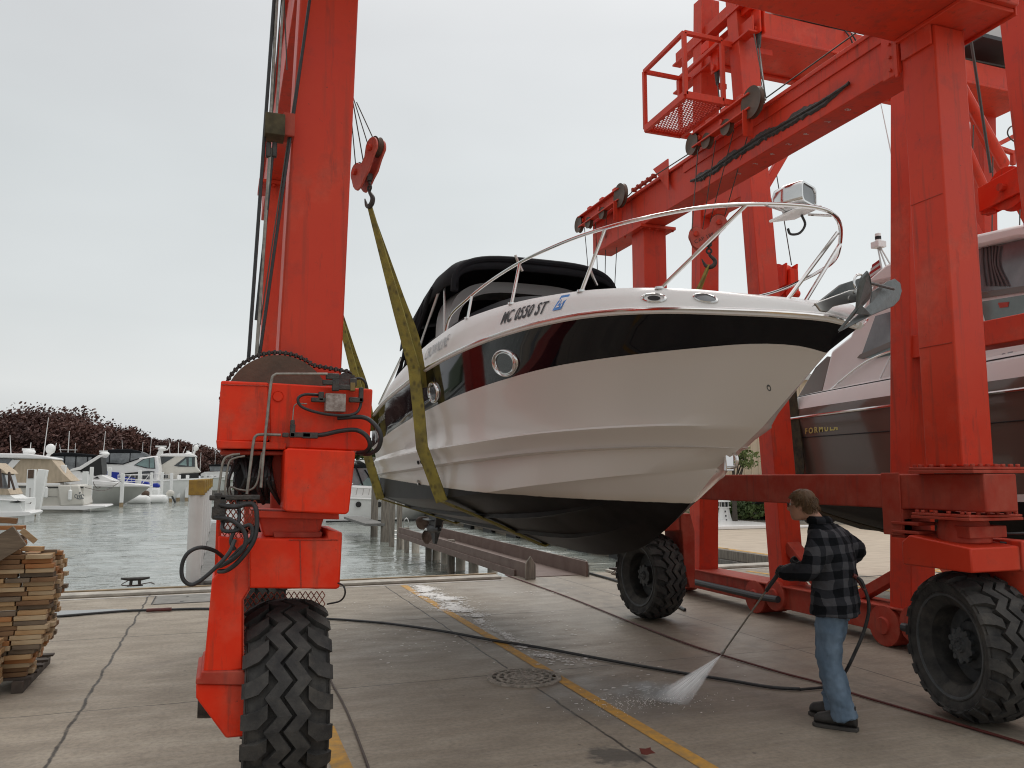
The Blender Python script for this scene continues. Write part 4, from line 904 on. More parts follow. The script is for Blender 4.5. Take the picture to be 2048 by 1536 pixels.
# --- hydraulic drive head on the near-left leg
WF = 4.75
def fb(name, poly, w0, w1, mat=RB_, bev=.01, parent=None, wref=WF):
    """box whose front outline is given in photo positions on the plane y=wref"""
    ps = [at(x, y, w=wref) for x, y in poly]; n = len(ps)
    g = MB(); a_ = [Vector((p.x, w0, p.z)) for p in ps]; b2 = [Vector((p.x, w1, p.z)) for p in ps]
    g.add(a_ + b2, [tuple(range(n - 1, -1, -1)), tuple(range(n, 2 * n))] + [(i, (i + 1) % n, n + (i + 1) % n, n + i) for i in range(n)])
    return g.build(name, mat, parent or lift, bevel=bev)
fb('winch_box', [(442, 761), (537, 765), (537, 883), (433, 883)], 4.75, 5.09)
fb('winch_box_cover', [(539, 765), (746, 778), (739, 903), (539, 895)], 4.752, 5.09)
fb('winch_box_skirt', [(432, 880), (573, 886), (571, 899), (434, 897)], 4.742, 5.09, bev=.006)
fb('winch_box_bottom', [(440, 899), (700, 905), (700, 912), (440, 908)], 4.80, 5.08, RU)
fb('pump_housing', [(575, 896), (709, 902), (711, 908), (698, 1024), (692, 1029), (572, 1023), (567, 1018), (570, 900)], 4.62, 4.93, bev=.018, wref=4.62)
fb('pump_housing_neck', [(540, 900), (580, 900), (590, 1000), (560, 1010), (545, 960)], 4.93, 5.09, RU, wref=4.93)
g = MB(); p = at(556, 793, w=4.75); g.lathe([(.0, 0), (.026, 0), (.030, .004), (.030, .0)], p - Vector((0, .006, 0)), (0, 1, 0), 20); g.build('inspection_cap', RB_, lift)
# chain drum
dc = at(556, 812, w=4.98); R0 = (at(556, 707, w=4.98) - dc).length
g = MB(); g.lathe([(0, -.02), (R0 - .012, -.02), (R0 - .012, .03), (0, .03)], dc, (0, 1, 0), 64); g.build('chain_drum', M['oldsteel'], lift)
g = MB()
c2 = at(690, 760, w=4.98)
path = [dc + Vector((math.cos(a_), 0, math.sin(a_))) * (R0 + .006) for a_ in frange(R_(178), R_(52), 46)]
p2 = at(700, 744, w=4.98); path += [path[-1].lerp(p2, k / 14) for k in range(1, 15)]
path += [c2 + Vector((math.cos(a_), 0, math.sin(a_))) * .05 for a_ in frange(R_(60), R_(-60), 6)]
for k, (pa, pb) in enumerate(zip(path, path[1:])):
    d = (pb - pa); M3 = d.to_track_quat('X', 'Z').to_matrix()
    g.cbox((pa + pb) / 2, (d.length * .95, .045 if k % 2 else .030, .026 if k % 2 else .016), M3)
g.build('drive_chain', M['grease'], lift, bevel=.003)
g = MB(); g.lathe([(0, -.02), (.045, -.02), (.045, .02), (0, .02)], c2, (0, 1, 0), 20); g.build('drive_sprocket', M['grease'], lift)
# steering head, guard, yoke and tyre
fb('swivel', [(515, 1026), (655, 1030), (640, 1078), (530, 1076)], 4.86, 5.2, RD)
fb('swivel_plate', [(505, 1022), (680, 1028), (681, 1040), (505, 1036)], 4.80, 5.3, RD, bev=.004)
fb('swivel_plate', [(548, 1066), (648, 1066), (646, 1077), (550, 1077)], 4.82, 5.25, RU, bev=.004)
fb('swivel_shaft', [(560, 1076), (640, 1076), (640, 1090), (560, 1090)], 4.92, 5.18, M['grease'])
yoke = empty('wheel_yoke', Vector((.3, 4.95, 1.0)) - lift.location); yoke.parent = lift
fb('crown_beam', [(498, 1083), (512, 1077), (655, 1077), (655, 1060), (684, 1064), (684, 1080), (679, 1175), (672, 1178), (498, 1176)], 4.74, 5.30, RB_, parent=yoke)
fb('arm_top', [(436, 1072), (500, 1080), (500, 1180), (486, 1200), (486, 1340), (406, 1352), (424, 1160), (436, 1146)], 4.76, 5.26, RB_, parent=yoke)
fb('arm_collar', [(403, 1342), (400, 1354), (392, 1356), (391, 1367), (497, 1369), (497, 1352), (486, 1340)], 4.73, 5.28, RU, bev=.006, parent=yoke)
fb('arm_foot', [(392, 1368), (495, 1370), (495, 1473), (452, 1477), (392, 1396)], 4.75, 5.27, RB_, parent=yoke)
p = at(404, 1396, w=5.0); g = MB(); g.lathe([(0, -.05), (.085, -.05), (.09, 0), (.09, .12), (0, .12)], p + Vector((.03, 0, -.02)), (1, 0, 0), 24); g.build('axle_cap', M['grease'], yoke)
wheel(lift, (.395, 5.10, .565), (1, -.03, 0), phase=.07)
# weld seams
for pts_ in ([(538, 766, 4.748), (538, 880, 4.748)], [(498, 1084, 4.738), (498, 1174, 4.738)], [(600, 1079, 4.738), (602, 1176, 4.738)], [(500, 1178, 4.756), (487, 1200, 4.756), (487, 1338, 4.756)], [(443, 769, 4.748), (536, 772, 4.748)], [(578, 1080, 4.737), (676, 1080, 4.737)]):
    q = [at(a_, b_, w=c_) for a_, b_, c_ in pts_]; g = MB(); q2 = resample(q, 60); g.tube([p + Vector((0, random.uniform(-.001, .001), random.uniform(-.0012, .0012))) for p in q2], [random.uniform(.0022, .0045) for _ in q2], 5); g.build('weld_seam', RU, lift)
for z_ in (2.9, 4.1): g = MB(); g.tube([(5.297, 4.62, z_), (5.297, 4.93, z_)], .003, 5); g.build('weld_seam', RU, lift)
# expanded-metal guards
def lattice(name, pts, nx, ny, mat, r, parent):
    """diamond mesh on the quad pts (4 corners)"""
    P = [Vector(p) for p in pts]; f = lambda s_, t_: (P[0] * (1 - s_) + P[1] * s_) * (1 - t_) + (P[3] * (1 - s_) + P[2] * s_) * t_
    g = MB()
    for i in range(nx):
        for j in range(ny):
            c_ = [(i, j + .5), (i + .5, j), (i + 1, j + .5), (i + .5, j + 1)]
            q = [f(a_ / nx, b2 / ny) for a_, b2 in c_]
            for k in range(4): g.tube([q[k], q[(k + 1) % 4]], r, 4, cap=False)
    return g.build(name, mat, parent)
M['meshred'] = nmat('rusty_red_mesh', (0.30, 0.07, 0.04), .7)
lattice('guard_mesh', [at(440, 1000, w=4.80), at(515, 1000, w=4.80), at(515, 1160, w=4.80), at(436, 1160, w=4.80)], 7, 10, M['meshred'], .003, lift)
fb('guard_edge', [(434, 1000), (444, 1000), (440, 1165), (428, 1165)], 4.78, 4.83, RB_, bev=.003)
lattice('guard_mesh', [at(490, 1185, w=5.34), at(650, 1182, w=5.34), at(650, 1320, w=5.34), at(486, 1320, w=5.34)], 14, 8, M['meshred'], .003, yoke)
g = MB(); 
for k in range(16):
    x0, y0 = random.uniform(480, 545), random.uniform(905, 930); x1, y1 = x0 + random.uniform(-25, 20), random.uniform(980, 1010)
    g.tube([at(x0, y0, w=4.93), at((x0 + x1) / 2 + random.uniform(-20, 20), (y0 + y1) / 2, w=4.80), at(x1, y1, w=4.9)], random.choice([.006, .009, .012]), 6, smooth=4)
g.build('hose_bundle', M['hose'], lift)
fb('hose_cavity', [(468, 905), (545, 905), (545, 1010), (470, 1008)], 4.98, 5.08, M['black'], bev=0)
# steel pipes
def pxtube(name, pts, r, mat, w_=None, parent=lift, n=10, sm=6):
    g = MB(); g.tube([at(p[0], p[1], w=(p[2] if len(p) > 2 else w_)) for p in pts], r, n, smooth=sm); return g.build(name, mat, parent)
wp = 4.70
pxtube('steel_pipe', [(494, 988), (500, 940), (507, 885), (512, 872), (524, 869), (562, 870)], .0085, M['pipe'], wp)
pxtube('steel_pipe', [(522, 975), (528, 900), (536, 820), (543, 762), (550, 750), (566, 748), (655, 748)], .0085, M['pipe'], wp - .02)
pxtube('steel_pipe', [(434, 1010), (440, 960), (447, 922), (460, 911), (480, 908)], .007, M['pipe'], wp)
pxtube('steel_pipe', [(448, 1010), (452, 960), (458, 925), (470, 916), (490, 912)], .006, M['pipe'], wp)
pxtube('steel_pipe', [(460, 1000), (460, 975), (478, 979), (500, 980), (515, 962), (524, 905)], .006, M['pipe'], wp + .05)
pxtube('steel_pipe', [(585, 845), (587, 820), (590, 810), (600, 807), (614, 808)], .0035, M['pipe'], wp)
# rubber hoses at the head
pxtube('hydraulic_hose', [(590, 870, 4.70), (640, 870, 4.70), (680, 862, 4.69), (712, 860, 4.66), (733, 872, 4.64), (740, 890, 4.64), (732, 903, 4.68), (715, 906, 4.74)], .0135, M['hose'])
pxtube('hydraulic_hose', [(675, 836, 4.70), (722, 834, 4.66), (744, 844, 4.62), (761, 868, 4.58), (757, 895, 4.60), (740, 907, 4.66), (722, 907, 4.74)], .0135, M['hose'])
pxtube('hydraulic_hose', [(641, 790, 4.71), (610, 789, 4.69), (596, 798, 4.68), (606, 815, 4.68), (650, 828, 4.67), (700, 830, 4.67), (720, 815, 4.69), (722, 775, 4.71)], .0085, M['hose'])
pxtube('hydraulic_hose', [(705, 758, 4.72), (722, 757, 4.70), (731, 765, 4.69), (733, 776, 4.70)], .008, M['hose'])
g = MB()
for px, py, sx, sy in ((665, 753, 26, 12), (671, 770, 14, 24), (690, 775, 30, 10), (640, 800, 34, 9), (642, 793, 10, 18), (585, 862, 10, 26), (600, 870, 40, 10), (585, 845, 8, 10), (712, 800, 28, 10), (722, 790, 9, 30), (706, 765, 14, 16), (655, 765, 20, 10), (620, 871, 30, 12), (571, 870, 12, 9)):
    p = at(px, py, w=4.69); k = 4.7 / 1600; g = MB(); g.cbox(p, (sx * k, .03, sy * k)); g.build('hose_fitting', M['grease'], lift, bevel=.005)
p = at(670, 806, w=4.70); g = MB(); g.cbox(p, (.115, .07, .105)); g.build('valve_block', M['valve'], lift, bevel=.004)
p = at(705, 774, w=4.69); g = MB(); g.cbox(p, (.03, .035, .05)); g.build('brass_fitting', nmat('brass', (.22, .15, .06), .5, .6), lift, bevel=.004)
# hose loops below
pxtube('hydraulic_hose', [(440, 1010, 4.66), (470, 1014, 4.62), (505, 1008, 4.60), (514, 1035, 4.58), (508, 1080, 4.57), (480, 1120, 4.58), (455, 1140, 4.62), (438, 1143, 4.70)], .0125, M['hose'])
pxtube('hydraulic_hose', [(430, 1035, 4.66), (462, 1040, 4.60), (488, 1062, 4.58), (490, 1090, 4.57), (470, 1115, 4.58), (445, 1130, 4.62), (432, 1134, 4.72)], .0125, M['hose'])
pxtube('hydraulic_hose', [(447, 1040, 4.66), (446, 1060, 4.62), (470, 1062, 4.6), (500, 1050, 4.58), (503, 1075, 4.57), (478, 1100, 4.58), (460, 1118, 4.62)], .011, M['hose'])
pxtube('hydraulic_hose', [(476, 1000, 4.68), (478, 1040, 4.62), (462, 1080, 4.6), (470, 1100, 4.6)], .010, M['hose'])
pxtube('hydraulic_hose', [(470, 1080, 4.56), (455, 1110, 4.52), (415, 1150, 4.50), (385, 1169, 4.50), (366, 1158, 4.50), (364, 1130, 4.50), (376, 1106, 4.50), (400, 1095, 4.52), (428, 1101, 4.58), (446, 1114, 4.66)], .0105, M['hose'])
pxtube('hydraulic_hose', [(676, 1166, 4.72), (687, 1172, 4.68), (690, 1188, 4.68), (680, 1202, 4.72), (655, 1208, 4.9)], .005, M['hose'])
g = MB()
for px, py, sx, sy in ((436, 1002, 14, 30), (430, 1025, 12, 22), (443, 1014, 16, 40), (470, 995, 90, 10), (455, 1013, 40, 10), (437, 1034, 22, 9), (452, 1040, 20, 10), (492, 1008, 26, 10)):
    p = at(px, py, w=4.67); k = 4.67 / 1600; g = MB(); g.cbox(p, (sx * k, .035, sy * k)); g.build('hose_fitting', M['grease'], lift, bevel=.006)
# lines and hoses up the left of the near leg
for nm, p0, pm, p1, r, mat in (('wire_rope', (497, 718), (530, 300), (551, -40), .011, 'hose'), ('steel_pipe', (513, 712), (535, 350), (541, 296), .011, 'pipe'), ('steel_pipe', (541, 240), (548, 120), (556, -40), .010, 'pipe'), ('wire_rope', (512, 640), (541, 330), (548, 285), .009, 'hose'), ('steel_pipe', (553, 235), (560, 120), (569, -40), .008, 'pipe'),
                           ('wire_rope', (520, 650), (551, 330), (600, 120), .004, 'cable'), ('wire_rope', (519, 712), (585, 250), (625, -40), .010, 'hose'), ('wire_rope', (544, 235), (552, 100), (566, -40), .004, 'cable'), ('wire_rope', (574, 140), (570, 70), (567, -40), .004, 'cable')):
    g = MB(); w_ = 5.02; g.tube([at(p0[0], p0[1], w=w_), at((p0[0] + p1[0]) / 2, (p0[1] + p1[1]) / 2, w=w_), at(p1[0], p1[1], w=w_)], r, 8); g.build(nm, M[mat], lift)
g = MB()
for x_, y_ in ((537, 300), (549, 300)): q = at(x_, y_, w=5.02); g.cbox(q, (.03, .035, .10))
g.build('turnbuckle', M['grease'], lift, bevel=.008)
M['woodblock'] = nmat('mossy_wood_block', (0.075, 0.06, 0.03), .85, var=.4, vscale=12)
g = MB(); q = at(549, 256, w=5.02); g.cbox(q, (.12, .14, .14)); g.build('pipe_clamp_block', M['woodblock'], lift, bevel=.006)
g = MB(); q = at(577, 256, w=5.05); g.cbox(q, (.07, .12, .15)); g.build('pipe_clamp_bracket', RU, lift, bevel=.004)

# --- trolleys, ropes and turnbuckle on the right girder
def trolley(w0, w1, u_, label=None):
    t = empty('rope_trolley', Vector((u_, (w0 + w1) / 2, 5.8)) - lift.location); t.parent = lift
    sgn = -1 if u_ > 3 else 1
    g = MB(); x = u_
    g.box((x - .012, w0, 5.76), (x + .012, w1, 5.90)); g.box((x - .07, w0, 5.90), (x + .03, w1, 5.918)); g.box((x - .07, w0, 5.74), (x + .03, w1, 5.758)); g.box((x - .11 * 1, w0 + .05, 5.45), (x + .02, w0 + .35, 5.738) if False else (x + .02, w0 + .06, 5.738))
    bolts(g, [(x + sgn * .012, w_, 5.83) for w_ in frange(w0 + .1, w1 - .1, 3)], (sgn, 0, 0), .035, .03)
    for w_ in frange(w0 + .25, w1 - .25, 3): g.cbox((x + .05, w_, 5.96), (.10, .10, .09))
    g.build('trolley_frame', RD, t, bevel=.004)
    for w_, z_, r_ in ((w0 - .02, 5.80, .17), (w1 + .02, 5.80, .13), (w0 + (w1 - w0) * .4, 5.72, .09), (w0 + (w1 - w0) * .75, 5.72, .09)):
        g = MB(); g.lathe([(0, -.02), (r_ * .8, -.02), (r_, -.028), (r_ * .93, -.008), (r_ * .93, .008), (r_, .028), (r_ * .8, .02), (0, .02)], (x - sgn * -.03, w_, z_), (1, 0, 0), 28); g.build('sheave', M['oldsteel'], t)
    return t
trolley(6.75, 7.85, 5.16); trolley(9.75, 11.1, 5.16); trolley(7.3, 8.0, .90)
g = MB(); g.prism([(0, 0), (0, .42), (.38, .42)], (5.25, 8.65, 5.52), (0, 1, 0), (0, 0, 1), (1, 0, 0), .014); g.build('gusset', RD, lift)
g = MB(); p0, p1 = at(1268, 380, u=5.18), at(1308, 352, u=5.18); g.tube([p0, p1], .026, 8); d = (p1 - p0)
for k in range(5): q = p0 + d * (k / 4); g.cbox(q, (.07, .04, .05))
g.build('turnbuckle', M['red_dusty'], lift, bevel=.004)
def rope(name, pts, r=.007, parent=lift, mat='cable'):
    g = MB(); g.tube([Vector(p) for p in pts], r, 6); return g.build(name, M[mat], parent)
rope('wire_rope', [at(1250, 398, u=5.16), p0]); rope('wire_rope', [p1, at(1402, 292, u=5.16)])
rope('wire_rope', [at(1532, 196, u=5.16), at(1775, 20, u=5.16)])
rope('wire_rope', [at(1532, 196, u=5.16), at(1508, 68, u=5.2)])
# grease-black hose along the girder web
hp = [at(x, y, u=5.29) for x, y in ((1383, 362), (1410, 348), (1500, 287), (1560, 252), (1640, 205), (1700, 166))]
g = MB(); hq = resample(spline(hp, 6), 90); rg_ = random.Random(5); up_ = []; lo_ = []
for k, q in enumerate(hq):
    e_ = min(1, k / 6, (len(hq) - 1 - k) / 12) ; up_.append(Vector((5.296, q.y, q.z + e_ * (.03 + .018 * math.sin(k * .31) + rg_.uniform(0, .022))))); lo_.append(Vector((5.296, q.y, q.z - e_ * (.045 + rg_.uniform(0, .03)))))
g.loft([up_, [p + Vector((-.012, 0, -.01)) for p in up_], [p + Vector((-.02, 0, .02)) for p in lo_], lo_], False, False)
g.tube([p + Vector((-.012, 0, -.005)) for p in hq], .014, 6)
g.build('greasy_cable_run', M['grease'], lift)
for n_, px, py in (('8', 1645, 212), ('7', 1605, 237), ('6', 1565, 262), ('5', 1533, 283), ('4', 1500, 303), ('3', 1470, 323), ('2', 1438, 343)):
    p = at(px, py, z=5.298)
    letters(n_, 'stencil_number', M['whitemark'], lift, planar((5.36, p.y, 5.297), (0, -1, 0), (-1, 0, 0)) if False else planar((5.38, p.y, 5.2965), (0, -1, 0), (1, 0, 0)), .09)

# ------------------------------------------------------------------ hook blocks and slings
def hook_block(origin, facing, label, group, cap=None, tilt=0.0, S_=1.0):
    """heart-shaped sheave block: two lobes above, hook swinging below. facing = direction the plates face"""
    o_ = Vector(origin); f = Vector(facing).normalized(); e_ = Vector((0, 0, 1)).cross(f).normalized()
    Rz = Quaternion(f, tilt); ex = Rz @ e_; ey = Rz @ Vector((0, 0, 1))
    t = empty('hook_block', o_, label, 'hook block', group)
    poly = [(-.115 + .085 * math.cos(a_), .0 + .085 * math.sin(a_)) for a_ in frange(R_(215), R_(45), 11)] + [(-.02, .045), (.035, .085)]
    poly += [(.145 + .095 * math.cos(a_), .125 + .095 * math.sin(a_)) for a_ in frange(R_(150), R_(-20), 11)] + [(.17, .03), (.11, -.055), (.04, -.10), (.0, -.135), (-.03, -.165), (-.10, -.175), (-.13, -.155), (-.16, -.12)]
    poly = [(a_ * S_, b_ * S_) for a_, b_ in poly]
    for k, dz in enumerate((-.058, .034)):
        g = MB(); g.prism(poly, o_ + f * dz, ex, ey, f, .022); g.build('side_plate', M['red_block'], t, bevel=.004)
        for cx_, cy_ in ((-.115 * S_, .0), (.145 * S_, .125 * S_)):
            q = o_ + ex * cx_ + ey * cy_ + f * (dz + .022 if dz > 0 else dz); g2 = MB(); g2.tube([q, q + f * (.03 if dz > 0 else -.03)], .034, 6); g2.build('bolt', M['red'], t, bevel=.003)
    for cx_, cy_, r_ in ((-.115 * S_, .02 * S_, .078 * S_), (.145 * S_, .15 * S_, .088 * S_)):
        g = MB(); g.lathe([(0, -.028), (r_, -.028), (r_ * .8, -.0), (r_, .028), (0, .028)], o_ + ex * cx_ + ey * cy_ - f * .005, f, 24); g.build('sheave', M['oldsteel'], t)
    g = MB(); g.cbox(o_ + ex * .03 - ey * .10 - f * .01, (.05, .05, .07)); g.build('hook_swivel', M['grease'], t)
    hb = o_ + ex * .03 - ey * .12 * S_ - f * .01
    g = MB(); dn = Vector((0, 0, -1)); hx = ex.copy(); hx.z = 0; hx.normalize()
    g.tube([hb, hb + dn * .03], .014, 8)
    g.tube([hb + dn * .07 + (hx * math.cos(a_) + dn * math.sin(a_)) * .028 for a_ in frange(0, 2 * math.pi, 14)], .012, 8, cap=False)
    hc = hb + dn * .185
    pts = [hb + dn * .10, hb + dn * .125 + hx * .012, hc + hx * .062 + dn * .0, hc + hx * .055 + dn * .05, hc + hx * .01 + dn * .075, hc - hx * .04 + dn * .06, hc - hx * .065 + dn * .02, hc - hx * .085 - dn * .025]
    g.tube(pts, [.014, .018, .024, .026, .026, .02, .014, .006], 10, smooth=5); g.build('hook', M['grease'], t)
    if cap:
        s_ = -1 if cap[1] < 0 else 1
        letters(cap[0], 'capacity_marking', M['grease'], t, planar(o_ + f * .0585 + ex * -.13 + ey * -.115, ex + ey * .42, ey - ex * .42), .06, spacing=1.1)
    return t, hc + dn * .055 - hx * .0
WS = 7.75
hL = at(742, 345, w=WS); hR = at(1412, 470, w=WS)
blkL, hkL = hook_block(at(734, 338, w=WS), (-.93, -.36, .0), 'faded red double sheave block hanging in open sky over the left sling', 'sheave blocks hanging from the near lift', tilt=R_(4), S_=1.15)
blkR, hkR = hook_block(at(1412, 470, w=WS), (-.55, -1, .0), 'faded red double sheave block stencilled CAP 18K hanging behind the bow rail', 'sheave blocks hanging from the near lift', cap=('CAP 18K', 1), tilt=R_(0))
WS2 = 11.2
hR2p = at(1203, 600, w=WS2); blkR2, hkR2 = hook_block(hR2p, (-.4, -1, 0), 'small red sheave block half hidden behind the black bimini top', 'sheave blocks hanging from the near lift')
hL2p = at(655, 500, w=WS2); blkL2, hkL2 = hook_block(hL2p, (-.4, -1, 0), 'red sheave block of the rear left sling, hidden behind the near left leg', 'sheave blocks hanging from the near lift')
for (tx, bx, ww) in (((715, 60), None, 0),): pass
def ropes(b_, target_u, tw, n=4):
    o_ = Vector(b_.location)
    for k in range(n):
        cx_ = (-.19, -.05, .06, .23)[k]; cz = (.03, .03, .16, .16)[k]
        s_ = o_ + Vector((cx_ * (.6 if o_.x < 3 else 1), 0, cz)); e_ = Vector((target_u + cx_ * .3, tw[k], 5.68)); rope('wire_rope', [s_, e_], .006)
ropes(blkL, 1.08, (7.6, 7.7, 7.8, 7.9)); ropes(blkR, 5.17, (7.75, 7.45, 7.15, 6.9)); ropes(blkR2, 5.17, (10.9, 10.6, 10.3, 10.0)); ropes(blkL2, .76, (10.9, 10.6, 10.3, 10.0))
M['sling'] = nmat('yellow_webbing', (0.34, 0.29, 0.06), .9, var=.4, vscale=5, var_col=(0.17, 0.145, 0.05), bump=.3, bscale=60)
def _sling_mat():
    m = M['sling']; t = m.node_tree; N = t.nodes; L = t.links; b = N['Principled BSDF']; src = b.inputs['Base Color'].links[0].from_socket
    geo = N.new('ShaderNodeTexCoord'); v = N.new('ShaderNodeTexVoronoi'); v.inputs['Scale'].default_value = 15; v.inputs['Randomness'].default_value = 1; mp = N.new('ShaderNodeMapping'); mp.inputs['Scale'].default_value = (1, 1, .7); L.new(geo.outputs['Object'], mp.inputs[0]); L.new(mp.outputs[0], v.inputs[0])
    r = N.new('ShaderNodeMapRange'); r.inputs[1].default_value = .10; r.inputs[2].default_value = .38; r.inputs[3].default_value = .62; r.inputs[4].default_value = 0; L.new(v.outputs['Distance'], r.inputs[0])
    mx = N.new('ShaderNodeMix'); mx.data_type = 'RGBA'; L.new(r.outputs[0], mx.inputs[0]); L.new(src, mx.inputs[6]); mx.inputs[7].default_value = (.05, .045, .03, 1); L.new(mx.outputs[2], b.inputs['Base Color'])
_sling_mat()
def ribbon(g, pts, width_dir, wd, th=.012, sm=4):
    P = spline(pts, sm) if sm else [Vector(p) for p in pts]; rings = []
    for i, p in enumerate(P):
        wdd = wd if not isinstance(wd, list) else float(np.interp(i / (len(P) - 1), np.linspace(0, 1, len(wd)), wd))
        t = (P[min(i + 1, len(P) - 1)] - P[max(0, i - 1)]).normalized(); W_ = Vector(width_dir); W_ = (W_ - t * W_.dot(t)).normalized(); n_ = t.cross(W_)
        rings.append([p - W_ * wdd / 2 - n_ * th / 2, p + W_ * wdd / 2 - n_ * th / 2, p + W_ * wdd / 2 + n_ * th / 2, p - W_ * wdd / 2 + n_ * th / 2])
    g.loft(rings, True, True)
def sling(ww, hkl, hkr, label, wbias=0.0):
    t = empty('lifting_sling', Vector((UC, ww, 1.15)), label, 'sling', 'yellow slings under the cruiser')
    s = at_w(she, ww) + Vector((-.05, 0, .02)); c_ = at_w(chine, ww) + Vector((-.025, 0, -.015)); k_ = at_w(keel, ww) + Vector((0, 0, -.03)); m_ = at_w(k2, ww) + Vector((-.045, 0, 0))
    st = at_w(stb, ww) + Vector((-.04, 0, 0))
    mir = lambda p: Vector((2 * UC - p.x, p.y, p.z))
    o1 = Vector((-.075, 0, 0)); half_ = [s + o1, st + o1 * 1.2, m_ + o1 * 1.1, c_ + Vector((-.03, 0, -.01))]; md = c_.lerp(k_, .5)
    for fn in (lambda p: p, mir):
        g = MB(); ribbon(g, [fn(p) for p in half_], fn(Vector((UC + .78, -.62, 0))) - Vector((UC, 0, 0)) if False else (.78 if fn(s).x < UC else -.78, -.62, 0), .13, .014, sm=0); g.build('side_strap', M['sling'], t, smooth=False)
    g = MB(); ribbon(g, [half_[-1], md, k_, mir(md), mir(half_[-1])], (0, 1, 0), .20, .016, sm=0); g.build('belly_strap', M['sling'], t, smooth=False)
    s = half_[0]
    for hk, ss in ((hkl, s), (hkr, mir(s))):
        WD = (.78 if ss.x < UC else -.78, -.62, 0); g = MB(); ribbon(g, [ss, ss.lerp(hk, .35), ss.lerp(hk, .7), hk], WD, [.125, .11, .075, .045], .02); g.build('riser_strap', M['sling'], t)
        g = MB(); o2 = Vector((.07, .03, 0)); ribbon(g, [ss.lerp(hk, -.12) + o2 + Vector((-.02, 0, 0)), ss.lerp(hk, .2) + o2 * 1.3, ss.lerp(hk, .45) + o2, hk + Vector((.0, .02, 0))], (.95, -.2, 0), [.10, .12, .07, .04], .014); g.build('doubled_strap', M['sling'], t)
sling(7.95, hkL, hkR, 'forward yellow webbing sling under the hull, hanging from the hook in open sky')
sling(11.35, hkL2, hkR2, 'rear yellow webbing sling at the stern, half hidden by the near left leg')
# ------------------------------------------------------------------ the bigger lift on the right
lift2 = empty('travel_lift', (10, 8, 0), 'taller orange-red boat lift with A-frame legs and a mesh-floored work cage', 'boat lift')
def pbeam(name, p0, p1, a_, b_, mat=None, up=(0, 0, 1), a1=None, b1=None, par=None, bev=.01):
    g = MB(); g.beam(p0, p1, a_, b_, up, a1, b1); return g.build(name, mat or RD, par or lift2, bevel=bev)
U2 = 7.18
for w0, w1 in ((9.05, 9.68), (11.05, 10.52), (6.98, 6.35), (4.95, 5.35)):
    pbeam('leg', (U2, w0, .42), (U2, w1, 9.6), .34, .30, up=(0, 1, 0), a1=.34, b1=.24)
for w0, w1 in ((9.0, 9.75), (11.05, 10.45), (6.95, 6.25), (5.0, 5.35)):
    pbeam('leg', (13.2, w0, .42), (13.2, w1, 9.6), .34, .34, up=(0, 1, 0), a1=.34, b1=.26)
for u_ in (U2, 13.2):
    g = MB(); g.box((u_ - .17, 4.3, .14), (u_ + .17, 11.7, .415)); g.box((u_ - .22, 4.3, .417), (u_ + .22, 11.7, .44)); g.build('base_beam', RU, lift2, bevel=.008)
    for w_ in (4.9, 6.75, 9.05, 11.3):
        for zz, rr in ((.30, .20), (.225, .22)):
            g = MB(); ww = w_ + (.0 if zz > .25 else .42)
            g.lathe([(0, -.26), (rr * .4, -.26), (rr * .45, -.235), (rr, -.225), (rr, .225), (0, .23)], (u_, ww, zz if zz > .25 else rr + .004), (1, 0, 0), 28)
            g.build('roller', RU, lift2, bevel=.003)
g = MB(); g.tube([(U2 - .28, 11.2, .26), (U2 - .28, 9.3, .25), (U2 - .28, 8.9, .27)], .045, 10); g.build('drive_shaft', M['darkgrey'], lift2)
g = MB(); g.tube([(U2 - .28, 6.85, .27), (U2 - .28, 5.2, .26)], .045, 10); g.build('drive_shaft', M['darkgrey'], lift2)
pbeam('brace', (U2, 8.95, .95), (U2, 8.30, .45), .20, .14, RU); pbeam('brace', (U2, 7.0, .85), (U2, 7.75, .45), .16, .12, RU)
pbeam('brace', (U2, 9.1, 3.5), (U2, 9.1, 3.2), .1, .1)
pbeam('mid_beam', (U2, 6.7, 3.27), (U2, 4.6, 3.27), .28, .25); pbeam('mid_beam', (13.2, 6.7, 3.27), (13.2, 4.6, 3.27), .28, .25)
pbeam('upper_beam', (U2 - .1, 6.5, 6.62), (U2 - .1, 3.4, 6.62), .22, .34)
g = MB(); g.box((U2 - .26, 3.4, 6.795), (U2 + .06, 6.5, 6.82)); g.build('flange', RD, lift2)
# upper A-frame cross members and tie between the A legs
pbeam('tie_beam', (U2, 9.55, 6.12), (U2, 10.7, 6.12), .28, .30); 
for zz in (8.35, 8.85): 
    g = MB(); g.box((U2 - .19, 9.2, zz), (U2 - .03, 11.3, zz + .03)); g.box((U2 - .12, 9.2, zz + .03), (U2 - .09, 11.3, zz + .25)); g.build('channel', RD, lift2, bevel=.003)
# far transverse girder across the top
p0 = at(1480, 22, w=9.75)
g = MB(); g.box((7.3, 9.55, 8.55), (13.4, 10.55, 8.95)); g.box((7.3, 9.5, 8.50), (13.4, 9.62, 8.548)); g.box((7.3, 10.48, 8.50), (13.4, 10.6, 8.548)); g.build('transverse_girder', RD, lift2, bevel=.01)
for k, (uu, ww) in enumerate(((9.0, 9.56), (9.0, 10.5))):
    pbeam('brace', (uu, ww, 8.5), (U2 + .1, ww, 5.9), .10, .12)
    pbeam('brace', (11.4, ww, 8.5), (13.1, ww, 5.9), .10, .12)
